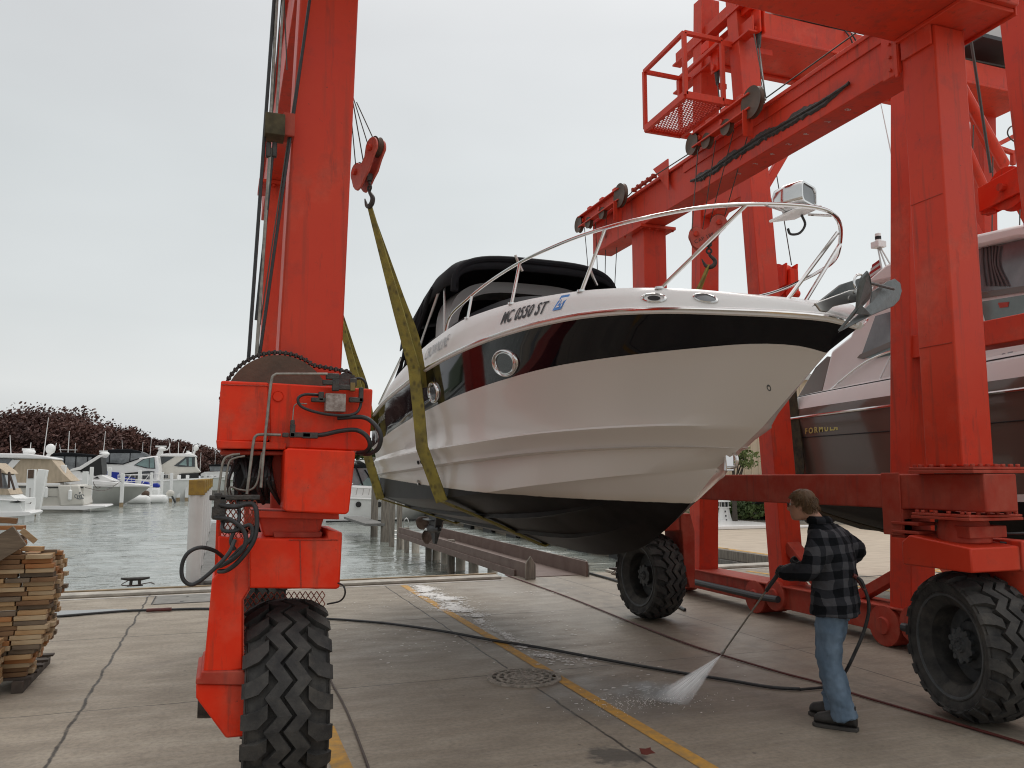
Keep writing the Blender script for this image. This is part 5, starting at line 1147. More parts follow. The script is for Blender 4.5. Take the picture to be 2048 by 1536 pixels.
# engine housing on the girder
g = MB(); g.box((7.75, 9.5, 9.0), (8.9, 10.7, 9.6)); g.build('engine_housing', M['lightpanel'], lift2, bevel=.02)
g = MB(); g.box((8.2, 9.62, 8.955), (9.3, 10.6, 9.02)); g.sphere((8.75, 9.8, 8.95), .25, 10, (1.2, .8, .5)); g.build('engine', M['darkgrey'], lift2)
g = MB(); g.tube([(9.1, 9.54, 8.95), (9.14, 9.46, 8.75), (9.2, 9.47, 8.55), (9.24, 9.47, 8.75), (9.18, 9.5, 8.9)], .012, 6, smooth=5); g.build('hanging_cable', M['hose'], lift2)
g = MB(); g.tube([(8.3, 9.55, 8.97), (10, 9.56, 8.99), (11, 9.57, 8.96), (12.6, 9.56, 8.99)], .02, 6, smooth=6); g.build('grease_line', M['grease'], lift2)
g = MB(); g.box((11.8, 9.3, 9.25), (13.3, 10.4, 9.32)); g.build('platform', M['darkgrey'], lift2); g = MB(); g.box((12.1, 9.5, 9.33), (13.9, 10.7, 10.4)); g.build('engine_housing', M['lightpanel'], lift2, bevel=.02)
# clevis with the long rope
def clevis(c):
    c = Vector(c); g = MB(); g.box(c + Vector((-.05, -.14, -.35)), c + Vector((-.02, .06, .12))); g.box(c + Vector((.03, -.14, -.35)), c + Vector((.06, .06, .12))); g.cyl(c + Vector((-.09, -.04, -.28)), c + Vector((.10, -.04, -.28)), .045, 12); g.box(c + Vector((-.12, -.02, .05)), c + Vector((.14, .2, .2))); g.build('clevis', RB_, lift2, bevel=.006)
    g = MB(); g.tube([c + Vector((0, -.04, -.3)), c + Vector((0, -.04, -.55))], [.05, .025], 8); g.build('rope_socket', M['grease'], lift2)
c1 = at(1512, 28, w=9.3); clevis(c1)
c2_ = at(1430, 105, w=10.0); clevis(c2_)
c3_ = at(1947, 235, w=8.0)
def blockF(o_, label, s_=1.0):
    o_ = Vector(o_); t = empty('sheave_block', o_, label, 'hook block', 'sheave blocks hanging from the taller lift')
    ey = Vector((0, -1, 0)); ez = Vector((0, 0, 1))
    for du in (-.11, .08):
        g = MB(); g.prism([(-.36 * s_, -.20 * s_), (.26 * s_, -.12 * s_), (.30 * s_, .22 * s_), (-.36 * s_, .12 * s_)], o_ + Vector((du, 0, 0)), ey, ez, (1, 0, 0), .03); g.build('side_plate', RB_, t, bevel=.006)
    g = MB(); g.lathe([(0, -.07), (.27 * s_, -.07), (.22 * s_, 0), (.27 * s_, .07), (0, .07)], o_, (1, 0, 0), 36); g.build('sheave', RB_, t)
    g = MB(); g.tube([o_ + Vector((-.17, 0, 0)), o_ + Vector((.16, 0, 0))], .05 * s_, 8); g.build('axle_bolt', RD, t)
    g = MB(); q = o_ + ey * .30 * s_
    g.box(q + Vector((-.07, -.04, -.25 * s_)), q + Vector((.07, .05, .12 * s_))); g.tube([q + Vector((-.09, 0, -.26 * s_)), q + Vector((.09, 0, -.26 * s_))], .055 * s_, 12); g.build('lug', RB_, t, bevel=.006)
    q = o_ - ey * .33 * s_; g = MB(); g.box(q + Vector((-.06, -.05, -.22 * s_)), q + Vector((.06, .05, -.1 * s_))); g.build('lug', RB_, t, bevel=.006)
    return t
bF = at(1560, 563, u=7.75); bG = at(2022, 378, u=7.75)
blockF(bF, 'square-plated red sheave block hanging just right of the A-frame leg, beyond the cruiser bow rail', .95)
blockF(bG, 'square-plated red sheave block with a round wheel at the right edge above the bronze yacht', .85)
def rope2(p0, p1, r=.010): g = MB(); g.tube([Vector(p0), Vector(p1)], r, 6); g.build('wire_rope', M['cable'], lift2)
for px0, py0, px1, py1, ub in ((1502, 330, 1541, 560, 7.75), (1509, 345, 1537, 560, 7.75), (1545, 300, 1583, 530, 7.75)):
    a_, b2 = at(px0, py0, u=ub), at(px1, py1, u=ub); rope2(a_ + (a_ - b2) * 1.35, b2, .008)
for px0, py0, px1, py1 in ((1948, 120, 1982, 345), (2022, 80, 2050, 330)):
    a_, b2 = at(px0, py0, u=7.75), at(px1, py1, u=7.75); rope2(a_ + (a_ - b2) * .3, b2, .016)
rope2(at(1947, 250, w=9), at(1940, 480, w=9)); rope2(at(1986, 300, w=9), at(1984, 470, w=9)); rope2(at(2040, 410, w=9), at(2039, 470, w=9))
rope2(c1 + Vector((0, -.04, -.5)), at(1531, 200, w=7.0), .010); rope2(c2_ + Vector((0, -.04, -.5)), at(1450, 300, w=9.4))
pbeam('tube_brace', at(1918, 165, w=7.5), at(2012, 335, w=7.5), .13, .13, bev=.05); pbeam('tube_brace', at(1930, 290, w=7.5), at(1972, 385, w=7.5), .11, .11, bev=.04)
# work cage
cage = empty('work_cage', at(1380, 170, w=11.2) - lift2.location); cage.parent = lift2
def cagebox(P_near, P_far, P_right, h):
    """corner posts: P_near outer near corner, P_far outer far corner, P_right inner near corner"""
    P4 = P_far + (P_right - P_near); fl = [P_near, P_far, P4, P_right]; up = Vector((0, 0, h))
    g = MB(); s_ = .06
    for k in range(4): g.beam(fl[k], fl[(k + 1) % 4], s_, s_ * 1.8)
    g.build('floor_frame', RD, cage, bevel=.004)
    for k in range(4): g = MB(); g.beam(fl[k], fl[k] + up, s_, s_, (0, 1, 0)); g.build('post', RD, cage, bevel=.004)
    g = MB(); 
    for k in range(4): g.beam(fl[k] + up, fl[(k + 1) % 4] + up, s_, s_)
    g.build('handrail', RD, cage, bevel=.004)
    lattice('floor_mesh', [p + Vector((0, 0, -.02)) for p in fl], 8, 13, RD, .009, cage)
uc0 = 6.02
Pn = at(1372, 190, u=6.2); Pf = at(1291, 258, u=6.2); Pn.z = Pf.z = (Pn.z + Pf.z) / 2
Pn = at(1371, 190, z=Pn.z); Pf = at(1291, 258, z=Pn.z); Pr = at(1443, 207, z=Pn.z)
Pr = Vector((Pr.x, Pn.y, Pn.z)) if abs(Pr.y - Pn.y) < 1.2 else Pr
top = at(1372, 66, w=Pn.y); hcage = top.z - Pn.z
cagebox(Pn, Pf, Pr, hcage)
for k, (fx, dz) in enumerate(((Pr, 0), (Pr, hcage * .95), (Pf + (Pr - Pn), 0), (Pf + (Pr - Pn), hcage))):
    g = MB(); g.beam(fx + Vector((0, 0, dz)), fx + Vector((.9, 0, dz)), .07, .09); g.build('cage_bracket', RD, cage, bevel=.004)
# small rail group on the far right leg
for a_, b2 in (((1990, 292), (2048, 262)), ((1994, 295), (2026, 306)), ((2026, 306), (2060, 290)), ((2026, 306), (2026, 330))):
    pbeam('guard_rail', at(a_[0], a_[1], w=9.5), at(b2[0], b2[1], w=9.5), .07, .07)
g = MB(); g.tube([at(x, y, w=9.0) for x, y in ((2040, 250), (2022, 253), (2015, 265), (2022, 278), (2045, 293))], .012, 6, smooth=5); g.build('hanging_cable', M['cable'], lift2)
# strap on boat two, sling webbing darkened with algae
M['sling2'] = nmat('mossy_webbing', (0.07, 0.062, 0.03), .9, var=.5, vscale=9, var_col=(0.02, 0.02, 0.015), bump=.3)
def strap2(px, label):
    t = empty('lifting_sling', (0, 0, 0), label, 'sling', 'dark slings of the taller lift'); t.location = (8.1, 9.3, 2)
    return t
t = strap2(0, 'mossy dark sling hanging down the stern quarter of the bronze yacht')
g = MB(); ribbon(g, [bF + Vector((0, -.1, -.3)), at(1578, 700, u=8.05), at(1585, 800, u=8.08), at(1600, 930, u=8.08), at(1608, 1010, u=8.2), Vector((9.6, 9.25, .95))], (0, 1, 0), .20, .015); g.build('strap', M['sling2'], t)

# ------------------------------------------------------------------ bronze express yacht in the taller lift
yacht = empty('motor_yacht', (9.9, 5.5, .9), 'bronze and white express yacht hanging behind the right legs of the nearer lift', 'yacht')
YC = 10.0
def yl(pts, n=30): return resample(spline([Vector((YC - b_, w_, z_)) for w_, b_, z_ in pts], 8), n)
Y = dict(
 keel=yl([(10.7, 0, 1.0), (6, 0, .92), (2, 0, .95), (.6, 0, 1.5), (-.1, 0, 2.2)]),
 chine=yl([(10.7, 1.75, 1.48), (6, 1.8, 1.45), (3, 1.5, 1.7), (1, .7, 2.0), (-.1, 0, 2.25)]),
 low=yl([(10.7, 1.78, 1.68), (6, 1.83, 1.68), (3, 1.6, 1.9), (1, .8, 2.15), (-.2, 0, 2.35)]),
 boot=yl([(10.7, 1.77, 1.60), (6, 1.82, 1.60), (3, 1.58, 1.84), (1, .78, 2.10), (-.2, 0, 2.32)]),
 groove=yl([(10.7, 1.86, 2.44), (6, 1.9, 2.47), (3, 1.75, 2.6), (1, 1.0, 2.7), (-.6, 0, 2.8)]),
 rub=yl([(10.65, 1.9, 2.62), (10.2, 1.92, 2.73), (6, 1.95, 2.80), (3, 1.8, 2.9), (1, 1.15, 3.0), (-.9, 0, 3.1)]),
 brown=yl([(10.6, 1.89, 2.74), (10.1, 1.90, 2.86), (6, 1.92, 2.94), (3, 1.78, 3.03), (1, 1.12, 3.1), (-.9, 0, 3.2)]),
 top=yl([(10.55, 1.82, 2.92), (10.0, 1.82, 3.05), (6, 1.85, 3.16), (3, 1.7, 3.25), (1, 1.05, 3.3), (-.8, 0, 3.35)]),
 deck=yl([(10.5, 1.6, 3.0), (10.0, 1.6, 3.12), (6, 1.62, 3.28), (3, 1.4, 3.42), (1, .8, 3.45), (-.6, 0, 3.4)]),
 mid=yl([(10.5, 0, 3.0), (10.0, 0, 3.12), (6, 0, 3.45), (3, 0, 3.6), (1, 0, 3.55), (-.6, 0, 3.4)]))
ymir = lambda r: [Vector((2 * YC - p.x, p.y, p.z)) for p in r]
g = MB()
for fn in (lambda r: r, ymir):
    for mi, names in ((0, ('keel', 'chine', 'boot')), (1, ('boot', 'low')), (2, ('low', 'groove', 'rub', 'brown')), (1, ('brown', 'top', 'deck', 'mid'))):
        g.mi = mi; grid(g, [fn(Y[n_]) for n_ in names])
g.mi = 2; order = ['keel', 'chine', 'low', 'groove', 'rub', 'brown', 'top', 'deck', 'mid']; prof_ = [Y[n_][0] for n_ in order] + [ymir([Y[n_][0]])[0] for n_ in reversed(order[1:-1])]
g.add(prof_ + [Vector((YC, 10.7, 2.2))], [(i, (i + 1) % len(prof_), len(prof_)) for i in range(len(prof_))])
g.build('hull', [M['antifoul'], M['gelw'], M['hullbrown']], yacht, weld=True, ang=25)
g = MB(); g.tube([p + Vector((-.01, 0, 0)) for p in Y['rub']], .022, 8); g.build('rub_rail', M['chrome'], yacht)
g = MB(); g.tube([p + Vector((-.004, 0, 0)) for p in Y['groove']], .008, 6); g.build('hull_groove', M['black'], yacht)
g = MB(); g.tube([p.lerp(q, .35) + Vector((-.012, 0, 0)) for p, q in zip(Y['top'], Y['deck'])], .010, 6); g.build('deck_groove', M['black'], yacht)
letters('FORMULA', 'side_lettering', M['signtext'], yacht, planar(at(1610, 868, u=YC - 1.90), (0, -1, .045), (0, 0, 1)), .115, bold=.004, spacing=1.45)
letters('37', 'side_lettering', M['signtext'], yacht, planar(at(1665, 861, u=YC - 1.90), (0, -1, .045), (0, 0, 1)), .12, bold=.002, shear=.2)
def yp(name, poly, u0, u1, mat, bev=.015, uref=None, shrink=0):
    r_ = uref if uref is not None else u0; ps = [at(x, y, u=r_) for x, y in poly]; n = len(ps); g = MB()
    a_ = [Vector((u0, p.y, p.z)) for p in ps]; b2 = [Vector((u1, p.y, p.z)) for p in ps]
    g.add(a_ + b2, [tuple(range(n - 1, -1, -1)), tuple(range(n, 2 * n))] + [(i, (i + 1) % n, n + (i + 1) % n, n + i) for i in range(n)])
    return g.build(name, mat, yacht, bevel=bev)
UA = 8.55
yp('cabin_side', [(1640, 792), (1662, 702), (1700, 672), (1746, 566), (1790, 532), (1850, 512), (1960, 486), (2048, 466), (2200, 440), (2500, 560), (2700, 720), (2700, 900), (1640, 900)], UA, 11.45, M['gelw'], .04)
yp('hardtop', [(1735, 572), (1785, 530), (1850, 505), (1950, 474), (2048, 452), (2190, 425), (2300, 440), (2200, 470), (2048, 478), (1950, 500), (1800, 560)], UA - .12, 11.57, M['gelw'], .04, UA)
yp('aft_curtain', [(1592, 796), (1628, 735), (1652, 712), (1662, 714), (1638, 794), (1600, 800)], UA + .02, 11.4, M['hullbrown'], .01, UA)
yp('side_window', [(1725, 708), (1752, 632), (1846, 606), (1846, 655)], UA - .012, UA - .001, M['glass2'], 0, UA)
yp('side_window', [(1730, 716), (1846, 668), (1846, 700), (1752, 716)], UA - .012, UA - .001, M['glassg'], 0, UA)
yp('window_frame', [(1716, 716), (1722, 709), (1847, 656), (1847, 667), (1728, 718)], UA - .02, UA - .001, M['hullbrown'], 0, UA)
yp('hardtop_window', [(1952, 492), (2048, 478), (2150, 462), (2150, 560), (2048, 574), (1957, 584)], UA - .012, UA - .001, M['glass2'], 0, UA)
yp('window_frame', [(1957, 586), (2048, 572), (2150, 560), (2150, 572), (2048, 584), (1958, 598)], UA - .02, UA - .001, M['hullbrown'], 0, UA)
yp('windscreen', [(1960, 604), (2048, 590), (2150, 575), (2150, 620), (2048, 634), (1975, 652)], UA - .012, UA - .001, M['glassg'], 0, UA)
for k in range(6):
    x_ = 1965 + k * 7; g = MB(); g.tube([at(x_, 492, u=UA - .03), at(x_ + 3 * math.sin(k), 530, u=UA - .03), at(x_ + 6 + 2 * k, 572, u=UA - .03)], .012, 6, smooth=4); g.build('curtain_fold', nmat('curtain', (.12, .10, .10), .9) if k == 0 else bpy.data.materials['curtain'], yacht)
yp('reflection_patch', [(1998, 606), (2020, 604), (2018, 614), (2002, 616)], UA - .02, UA - .0125, nmat('red_reflection', (.45, .06, .04), .5), 0, UA)  # red reflection in the windscreen, painted as a thin coloured patch
# side rail
rp = [at(x, y, u=8.5) for x, y in ((1652, 788), (1690, 755), (1735, 722), (1790, 700), (1850, 688), (1975, 672), (2100, 655))]
g = MB(); g.tube(rp, .016, 8, smooth=5); g.build('side_rail', M['chrome'], yacht)
for a_, b2 in (((1787, 702), (1756, 768)), ((1960, 672), (1935, 745))): g = MB(); g.tube([at(*a_, u=8.5), at(*b2, u=8.5)], .012, 8); g.build('rail_stanchion', M['chrome'], yacht)
letters('37', 'model_number', M['textgrey'], yacht, planar(at(1998, 727, u=UA - .004), (0, -1, .05), (0, 0, 1)), .16, shear=.3)
# stern light mast and flag
mb_ = at(1775, 540, u=9.4); mt_ = at(1757, 492, u=9.4)
g = MB(); 
for k in (-.10, 0, .10): g.tube([mb_ + Vector((0, k, 0)), mt_ + Vector((0, k * .2, 0))], .012, 6)
g.build('light_mast', M['steel'], yacht)
g = MB(); g.cbox(mt_ + Vector((0, 0, .02)), (.16, .16, .10)); g.tube([mt_ + Vector((0, 0, .07)), mt_ + Vector((0, 0, .20))], .045, 12); g.build('stern_light', M['gelw'], yacht, bevel=.01)
g = MB(); g.tube([mt_ + Vector((0, 0, .10)), mt_ + Vector((0, 0, .15))], .047, 12); g.build('lamp_band', M['black'], yacht)
M['flagred'] = nmat('flag_red', (.35, .02, .02), .8); M['flagwhite'] = nmat('flag_white', (.55, .53, .52), .8)
g = MB(); A_ = at(1757, 515, u=9.45); 
for k in range(8):
    g.mi = k % 2; x0 = -.035 * k; g.add([A_ + Vector((0, .14 + .03 * k, -.08 - .05 * k)), A_ + Vector((.02, -.02, -.02 - .045 * k)), A_ + Vector((.02, -.03, -.065 - .045 * k)), A_ + Vector((0, .15 + .03 * k, -.13 - .05 * k))], [(0, 1, 2, 3)])
g.build('flag', [M['flagred'], M['flagwhite']], yacht, smooth=False)
g = MB(); g.tube([at(1806, 420, u=9.9), at(1758, 190, u=9.9)], [.014, .006], 6); g.build('whip_antenna', M['gelw'], yacht)
g = MB(); g.tube([(9.6, 10.9, 1.2), (9.6, 11.5, 1.15)], .09, 10); g.build('stern_drive', M['darkgrey'], yacht)
g = MB(); g.box((8.4, 10.7, 1.75), (11.6, 11.5, 1.85)); g.build('swim_platform', M['gelw'], yacht, bevel=.03)
# ------------------------------------------------------------------ runway, piers and pilings
WZ = -.62
run = empty('steel_runway', (5.95, 21, 0), 'brown steel channel runway for the lift tyres leading out over the water', 'runway')
for u_ in (5.36, 6.52):
    g = MB(); g.box((u_ - .02, 13.95, -.02), (u_ + .02, 25.5, .28)); g.box((u_ - .10, 13.95, .302), (u_ + .0, 33, .32)) if False else None; g.build('side_wall', M['brownsteel'], run, bevel=.006)
g = MB(); g.box((5.39, 14.2, -.05), (6.49, 25.5, .012)); g.build('running_surface', M['brownsteel'], run)
g = MB(); g.box((5.30, 14.6, -.04), (5.338, 25.5, .10)); g.build('edge_girder', M['brownsteel'], run, bevel=.005)
g = MB(); g.prism([(0, 0), (.20, 0), (.20, .26), (.10, .42), (0, .28)], (5.28, 13.93, .0), (1, 0, 0), (0, 0, 1), (0, 1, 0), .05); g.build('end_post', M['pile'], run, bevel=.01)
g = MB(); g.prism([(0, 0), (.75, 0), (.75, .22), (.62, .30), (0, .30)], (6.545, 14.7, .0), (0, -1, 0), (0, 0, 1), (1, 0, 0), .03) ; g.build('end_plate', M['plate'], run, bevel=.01)
def piling(name, px, yb, wd, top_y=None, ztop=None, mat='pile', label=None, group=None, round_=True, taper=.9, lean=0.0, cat='piling'):
    p = at(px, yb, z=WZ)
    zt = ztop if ztop is not None else at(px, top_y, w=p.y).z
    g = MB()
    if round_: g.tube([(p.x, p.y, -2.2), (p.x, p.y, WZ + .12), (p.x + lean, p.y, zt - .01), (p.x + lean, p.y, zt)], [wd / 2, wd / 2, wd / 2 * taper, wd / 2 * taper * .85], 14)
    else: g.beam((p.x, p.y, -2.2), (p.x + lean, p.y, zt), wd, wd, (0, 1, 0))
    o = g.build(name, M[mat], None, bevel=0 if round_ else .02); tag(o, label, cat, group); return o
gp = 'pilings along the brown steel runway'
for i, (px, yb, tag_) in enumerate(((985, 1150, 'first stubby round concrete pile under the runway, nearest the apron'), (947, 1148, 'second stubby round pile under the runway'), (921, 1140, 'third stubby round pile under the runway'), (891, 1127, 'fourth stubby round pile under the runway'), (873, 1120, 'fifth stubby round pile under the runway'), (831, 1104, 'sixth round pile, beside the short wooden post'), (803, 1098, 'last stubby round pile under the far end of the runway'))):
    piling('concrete_pile', px, yb, .26, ztop=-.055, mat='conc_pile', label=tag_, group=gp, taper=1)
for px, yt, yb, wd, lb in ((902, 1079, 1146, .17, 'grey square timber post standing against the runway under the propeller'), (857, 1066, 1121, .17, 'timber post just left of the tallest runway post'), (813, 1055, 1105, .15, 'short timber post beside the ladder'), (798, 990, 1099, .16, 'slim grey timber post behind the dock ladder'), (783, 995, 1092, .18, 'timber post between the ladder and the thick pile')):
    piling('timber_post', px, yb, wd, top_y=yt, label=lb, group=gp, round_=False)
piling('mooring_pile', 770, 1084, .36, top_y=985, label='thick weathered mooring pile left of the dock ladder', group=gp)
piling('mooring_pile', 748, 1073, .30, top_y=915, label='tall weathered mooring pile standing beside the cruiser stern', group=gp)
# ladder
pl = at(790, 1085, z=WZ); t = empty('dock_ladder', (pl.x, pl.y, WZ), 'small aluminium dock ladder beside the far end of the runway', 'ladder')
for x_ in (785, 806):
    g = MB(); g.tube([at(x_, 1085, w=pl.y), at(x_ + 1, 1052, w=pl.y), at(x_ + 3, 1040, w=pl.y), at(x_ + 8, 1037, w=pl.y), at(x_ + 11, 1046, w=pl.y), at(x_ + 10, 1060, w=pl.y)], .022, 8, smooth=5); g.build('rail', M['steel'], t)
for y_ in (1062, 1070, 1078): g = MB(); g.tube([at(785, y_, w=pl.y), at(806, y_, w=pl.y)], .02, 8); g.build('rung', M['steel'], t)
g = MB(); a_ = at(770, 1063, w=pl.y + .4); b2 = at(830, 1063, w=pl.y + .4); g.box((a_.x, pl.y + .2, .0), (5.2, pl.y + 6, .1)); o = g.build('landing', M['dockgrey'], None, bevel=.01); tag(o, 'small grey plank landing behind the dock ladder', 'landing')

# left pier with capped posts
t = empty('wooden_pier', (.1, 22, 0), 'grey plank pier running out from the apron behind the near left leg', 'pier')
g = MB()
for k in range(60): g.box((-.30, 14.60 + k * .30, .10), (.80, 14.60 + k * .30 + .28, .14))
g.build('decking', M['dockgrey'], t, bevel=.004)
g = MB(); g.box((-.28, 14.6, -.08), (-.22, 32.5, .098)); g.box((-.45, 14.62, -.4), (.7, 14.8, .098)); g.build('bearer', M['wood_grey'], t)
g = MB(); g.box((-.50, 14.25, .052), (-.40, 14.5, .44)); 
tl = [('white sleeved post with yellow cap at the apron end of the left pier, nearest', 14.95)] + [('white sleeved post with yellow cap on the left pier, %s' % s_, w_) for s_, w_ in (('second from the apron', 17.2), ('third from the apron', 20.0), ('fourth from the apron', 23.5), ('farthest, mostly hidden by the others', 27.5))]
for lb, w_ in tl:
    t2 = empty('capped_post', (-.42, w_, WZ), lb, 'post', 'yellow-capped posts on the left pier'); ux = -.40
    g = MB(); g.tube([(ux, w_, -2), (ux, w_, 1.55)], .118, 20); g.build('sleeve', M['pvc'], t2)
    g = MB(); g.cbox((ux, w_, 1.68), (.26, .26, .26)); g.build('cap', M['yellowcap'], t2, bevel=.01)

# cleats on the edge
def cleat(px, py, label):
    p = at(px, py, z=.052); t = empty('mooring_cleat', p, label, 'cleat', 'iron mooring cleats on the apron edge')
    g = MB(); g.tube([p + Vector((-.22, 0, .13)), p + Vector((-.1, 0, .115)), p + Vector((.1, 0, .115)), p + Vector((.22, 0, .13))], [.016, .03, .03, .016], 8); g.tube([p + Vector((-.07, 0, 0)), p + Vector((-.06, 0, .11))], .025, 8); g.tube([p + Vector((.07, 0, 0)), p + Vector((.06, 0, .11))], .025, 8); g.box(p + Vector((-.12, -.05, 0)), p + Vector((.12, .05, .015))); g.build('horn', M['grease'], t)
    g = MB(); g.tube([p + Vector((-.1, -.03, .1)), p + Vector((-.2, -.05, .03)), p + Vector((.0, -.06, .02)), p + Vector((.22, -.05, .05)), p + Vector((.30, -.03, .02))], .008, 6, smooth=5); g.build('rope_end', M['browncord'], t)
cleat(270, 1172, 'iron cleat with a rope end on the apron edge left of the capped posts')
cleat(1240, 1150, 'iron cleat on the apron edge beyond the far tyre')

# right-hand pier wall
g = MB(); g.box((11.42, 14.5, -.10), (11.598, 62, .12)); o = g.build('wharf_beam', M['pile'], None, bevel=.01); tag(o, 'brown steel-edged timber beam along the right wharf', 'wharf edge')
t = empty('timber_wharf', (11.5, 30, -1), 'weathered timber wharf face with square gaps at the waterline on the right', 'wharf')
g = MB(); g.box((11.36, 14.6, -.46), (11.597, 62, -.105)); g.build('wale', M['wood_grey'], t, bevel=.01)
for k in range(8): g = MB(); g.box((11.40, 15.2 + k * 3.2, -2), (11.597, 16.4 + k * 3.2, -.465)); g.build('fender_block', M['black'], t)

# ------------------------------------------------------------------ moored boats (each with its own distance, width and depth)
def mboat(name, label, wd, B, cat='motorboat'):
    t = empty(name, (0, wd, WZ), label, cat, 'boats moored in the marina'); t['_w'] = wd; t['_B'] = B; return t
def mp_(t, name, poly, mat, inset=0.0, proud=None, bev=.03, parent=None):
    wd, B = t['_w'], t['_B']; ps = [at(x, y, w=wd) for x, y in poly]; n = len(ps); g = MB()
    if proud is not None: w0, w1 = wd - B / 2 + inset - .03 - proud * .02, wd - B / 2 + inset - .002
    else: w0, w1 = wd - B / 2 + inset, wd + B / 2 - inset
    k0, k1 = w0 / wd, w1 / wd
    a_ = [Vector((p.x, w0, p.z)) for p in ps]; b2 = [Vector((p.x, w1, p.z)) for p in ps]
    g.add(a_ + b2, [tuple(range(n - 1, -1, -1)), tuple(range(n, 2 * n))] + [(i, (i + 1) % n, n + (i + 1) % n, n + i) for i in range(n)])
    return g.build(name, M[mat], parent or t, bevel=bev if proud is None else 0)
def mhull(t, xs, xb, ys, yb_, ywl, mat='white', dark=True, rake=.12):
    """xs/xb stern and bow pixel; ys/yb_ deck height pixel at stern and bow; ywl waterline pixel"""
    wd, B = t['_w'], t['_B']; S = at(xs, ys, w=wd); Bw = at(xb, yb_, w=wd); L_ = Bw.x - S.x; n = 22; top = []; mid_ = []; bot = []
    for k in range(n + 1):
        f = k / n; hb = B / 2 * (1 - max(0, (f - .45) / .55) ** 2.2) * (0.92 + .08 * min(1, f * 4)); zt = S.z + (Bw.z - S.z) * f ** 1.5 - .0
        x = S.x + L_ * f; xl = S.x + L_ * f * (1 - rake)
        top.append((x, hb, zt)); mid_.append((S.x + L_ * f * (1 - rake * .45), hb * (.93 - .25 * f ** 2), WZ + (zt - WZ) * .45)); bot.append((xl, hb * (.86 - .5 * f ** 2), WZ - .15))
    g = MB()
    for sg in (-1, 1): grid(g, [[Vector((x, wd + sg * h_, z)) for x, h_, z in r] for r in (bot, mid_, top)])
    grid(g, [[Vector((x, wd - h_, z)) for x, h_, z in top], [Vector((x, wd + h_, z)) for x, h_, z in top]])
    g.add([Vector((top[0][0], wd + s * top[0][1], top[0][2])) for s in (-1, 1)] + [Vector((bot[0][0], wd + s * bot[0][1], bot[0][2])) for s in (1, -1)], [(0, 1, 2, 3)])
    h = g.build('hull', M[mat], t, weld=True, ang=40)
    g = MB(); g.tube([Vector((x, wd - h_ - .01, z - .12)) for x, h_, z in top], .05, 6); g.build('rub_rail', M['black'] if dark else M['gelw'], t)
    return h
def dome(t, px, py, r, nm='radar_dome'):
    p = at(px, py, w=t['_w']); g = MB(); g.sphere(p, r, 14, (1, 1, 1.15)); g.build(nm, M['white'], t)
def radar(t, x0, x1, y0, ybase):
    wd = t['_w']; a_, b2 = at(x0, y0, w=wd), at(x1, y0, w=wd); g = MB(); g.cbox((a_ + b2) / 2, ((b2 - a_).length, .3, .16)); m_ = at((x0 + x1) / 2 + 2, y0 + 5, w=wd); g.sphere(m_, .42, 12, (1, 1, .55)); g.tube([m_, at((x0 + x1) / 2 + 2, ybase, w=wd)], .12, 8); g.build('radar', M['white'], t)
def ant(t, x0, y0, x1, y1, r=.035):
    g = MB(); g.tube([at(x0, y0, w=t['_w']), at(x1, y1, w=t['_w'])], [r, r * .6], 6); g.build('antenna', M['gelw'], t)

b0 = mboat('cabin_cruiser', 'small white cruiser with brown canopy posts, stern showing at the left edge', 52, 3.0)
mhull(b0, 62, -150, 996, 975, 1037, 'white', False)
mp_(b0, 'stern_moulding', [(-60, 985), (0, 984), (33, 989), (50, 1000), (57, 1018), (60, 1026), (-60, 1030)], 'white', .1)
mp_(b0, 'swim_platform', [(0, 1022), (70, 1021), (76, 1024), (72, 1029), (0, 1034)], 'gelw', .0)
mp_(b0, 'canopy_band', [(-60, 978), (0, 976), (28, 977), (34, 988), (-60, 990)], 'tan', .0, bev=.0)
mp_(b0, 'canopy_window', [(-60, 942), (0, 941), (20, 948), (28, 978), (-60, 980)], 'glass2', .3)
for a_, b2 in (((0, 938), (3, 975)), ((18, 944), (29, 980)), ((18, 946), (18, 976))): g = MB(); g.tube([at(*a_, w=50.4), at(*b2, w=50.4)], .06, 6); g.build('canopy_post', M['browncord'], b0)
mp_(b0, 'canopy_top', [(-60, 925), (0, 926), (5, 930), (20, 941), (26, 948), (0, 943), (-60, 940)], 'tan', .1)
mp_(b0, 'engine_vent', [(32, 1003), (48, 999), (56, 1003), (46, 1004)], 'black', .08, proud=1)
letters('Sweet Water', 'boat_name', M['textgrey'], b0, planar(at(2, 999, w=50.5), (1, 0, .05), (0, 0, 1)), .34, shear=.3) if False else None

b1 = mboat('express_cruiser', 'white hardtop cruiser with tan cockpit canvas moored stern-out at the left', 66, 4.2)
mhull(b1, 176, -260, 971, 960, 1020, 'cream', True)
mp_(b1, 'stern_moulding', [(126, 969), (168, 969), (173, 985), (178, 1008), (130, 1012)], 'cream', -.02, bev=.12)
mp_(b1, 'swim_platform', [(84, 1010), (218, 1009), (220, 1012), (178, 1018), (84, 1017)], 'gelw', .0)
mp_(b1, 'deck_side', [(-80, 950), (32, 952), (45, 965), (130, 966), (130, 971), (-80, 972)], 'gelw', .1)
mp_(b1, 'cockpit_canvas', [(41, 919), (113, 919), (122, 930), (136, 947), (152, 962), (105, 967), (42, 965), (32, 950), (50, 921)], 'tan', .2, bev=.2)
mp_(b1, 'arch', [(38, 920), (54, 921), (29, 948), (20, 941)], 'gelw', .1)
mp_(b1, 'side_glass', [(-60, 917), (38, 918), (20, 942), (-60, 942)], 'glass2', .35)
mp_(b1, 'hardtop', [(-80, 907), (0, 908), (70, 909), (100, 913), (115, 916), (117, 920), (82, 919), (-80, 915)], 'gelw', -.1, bev=.08)
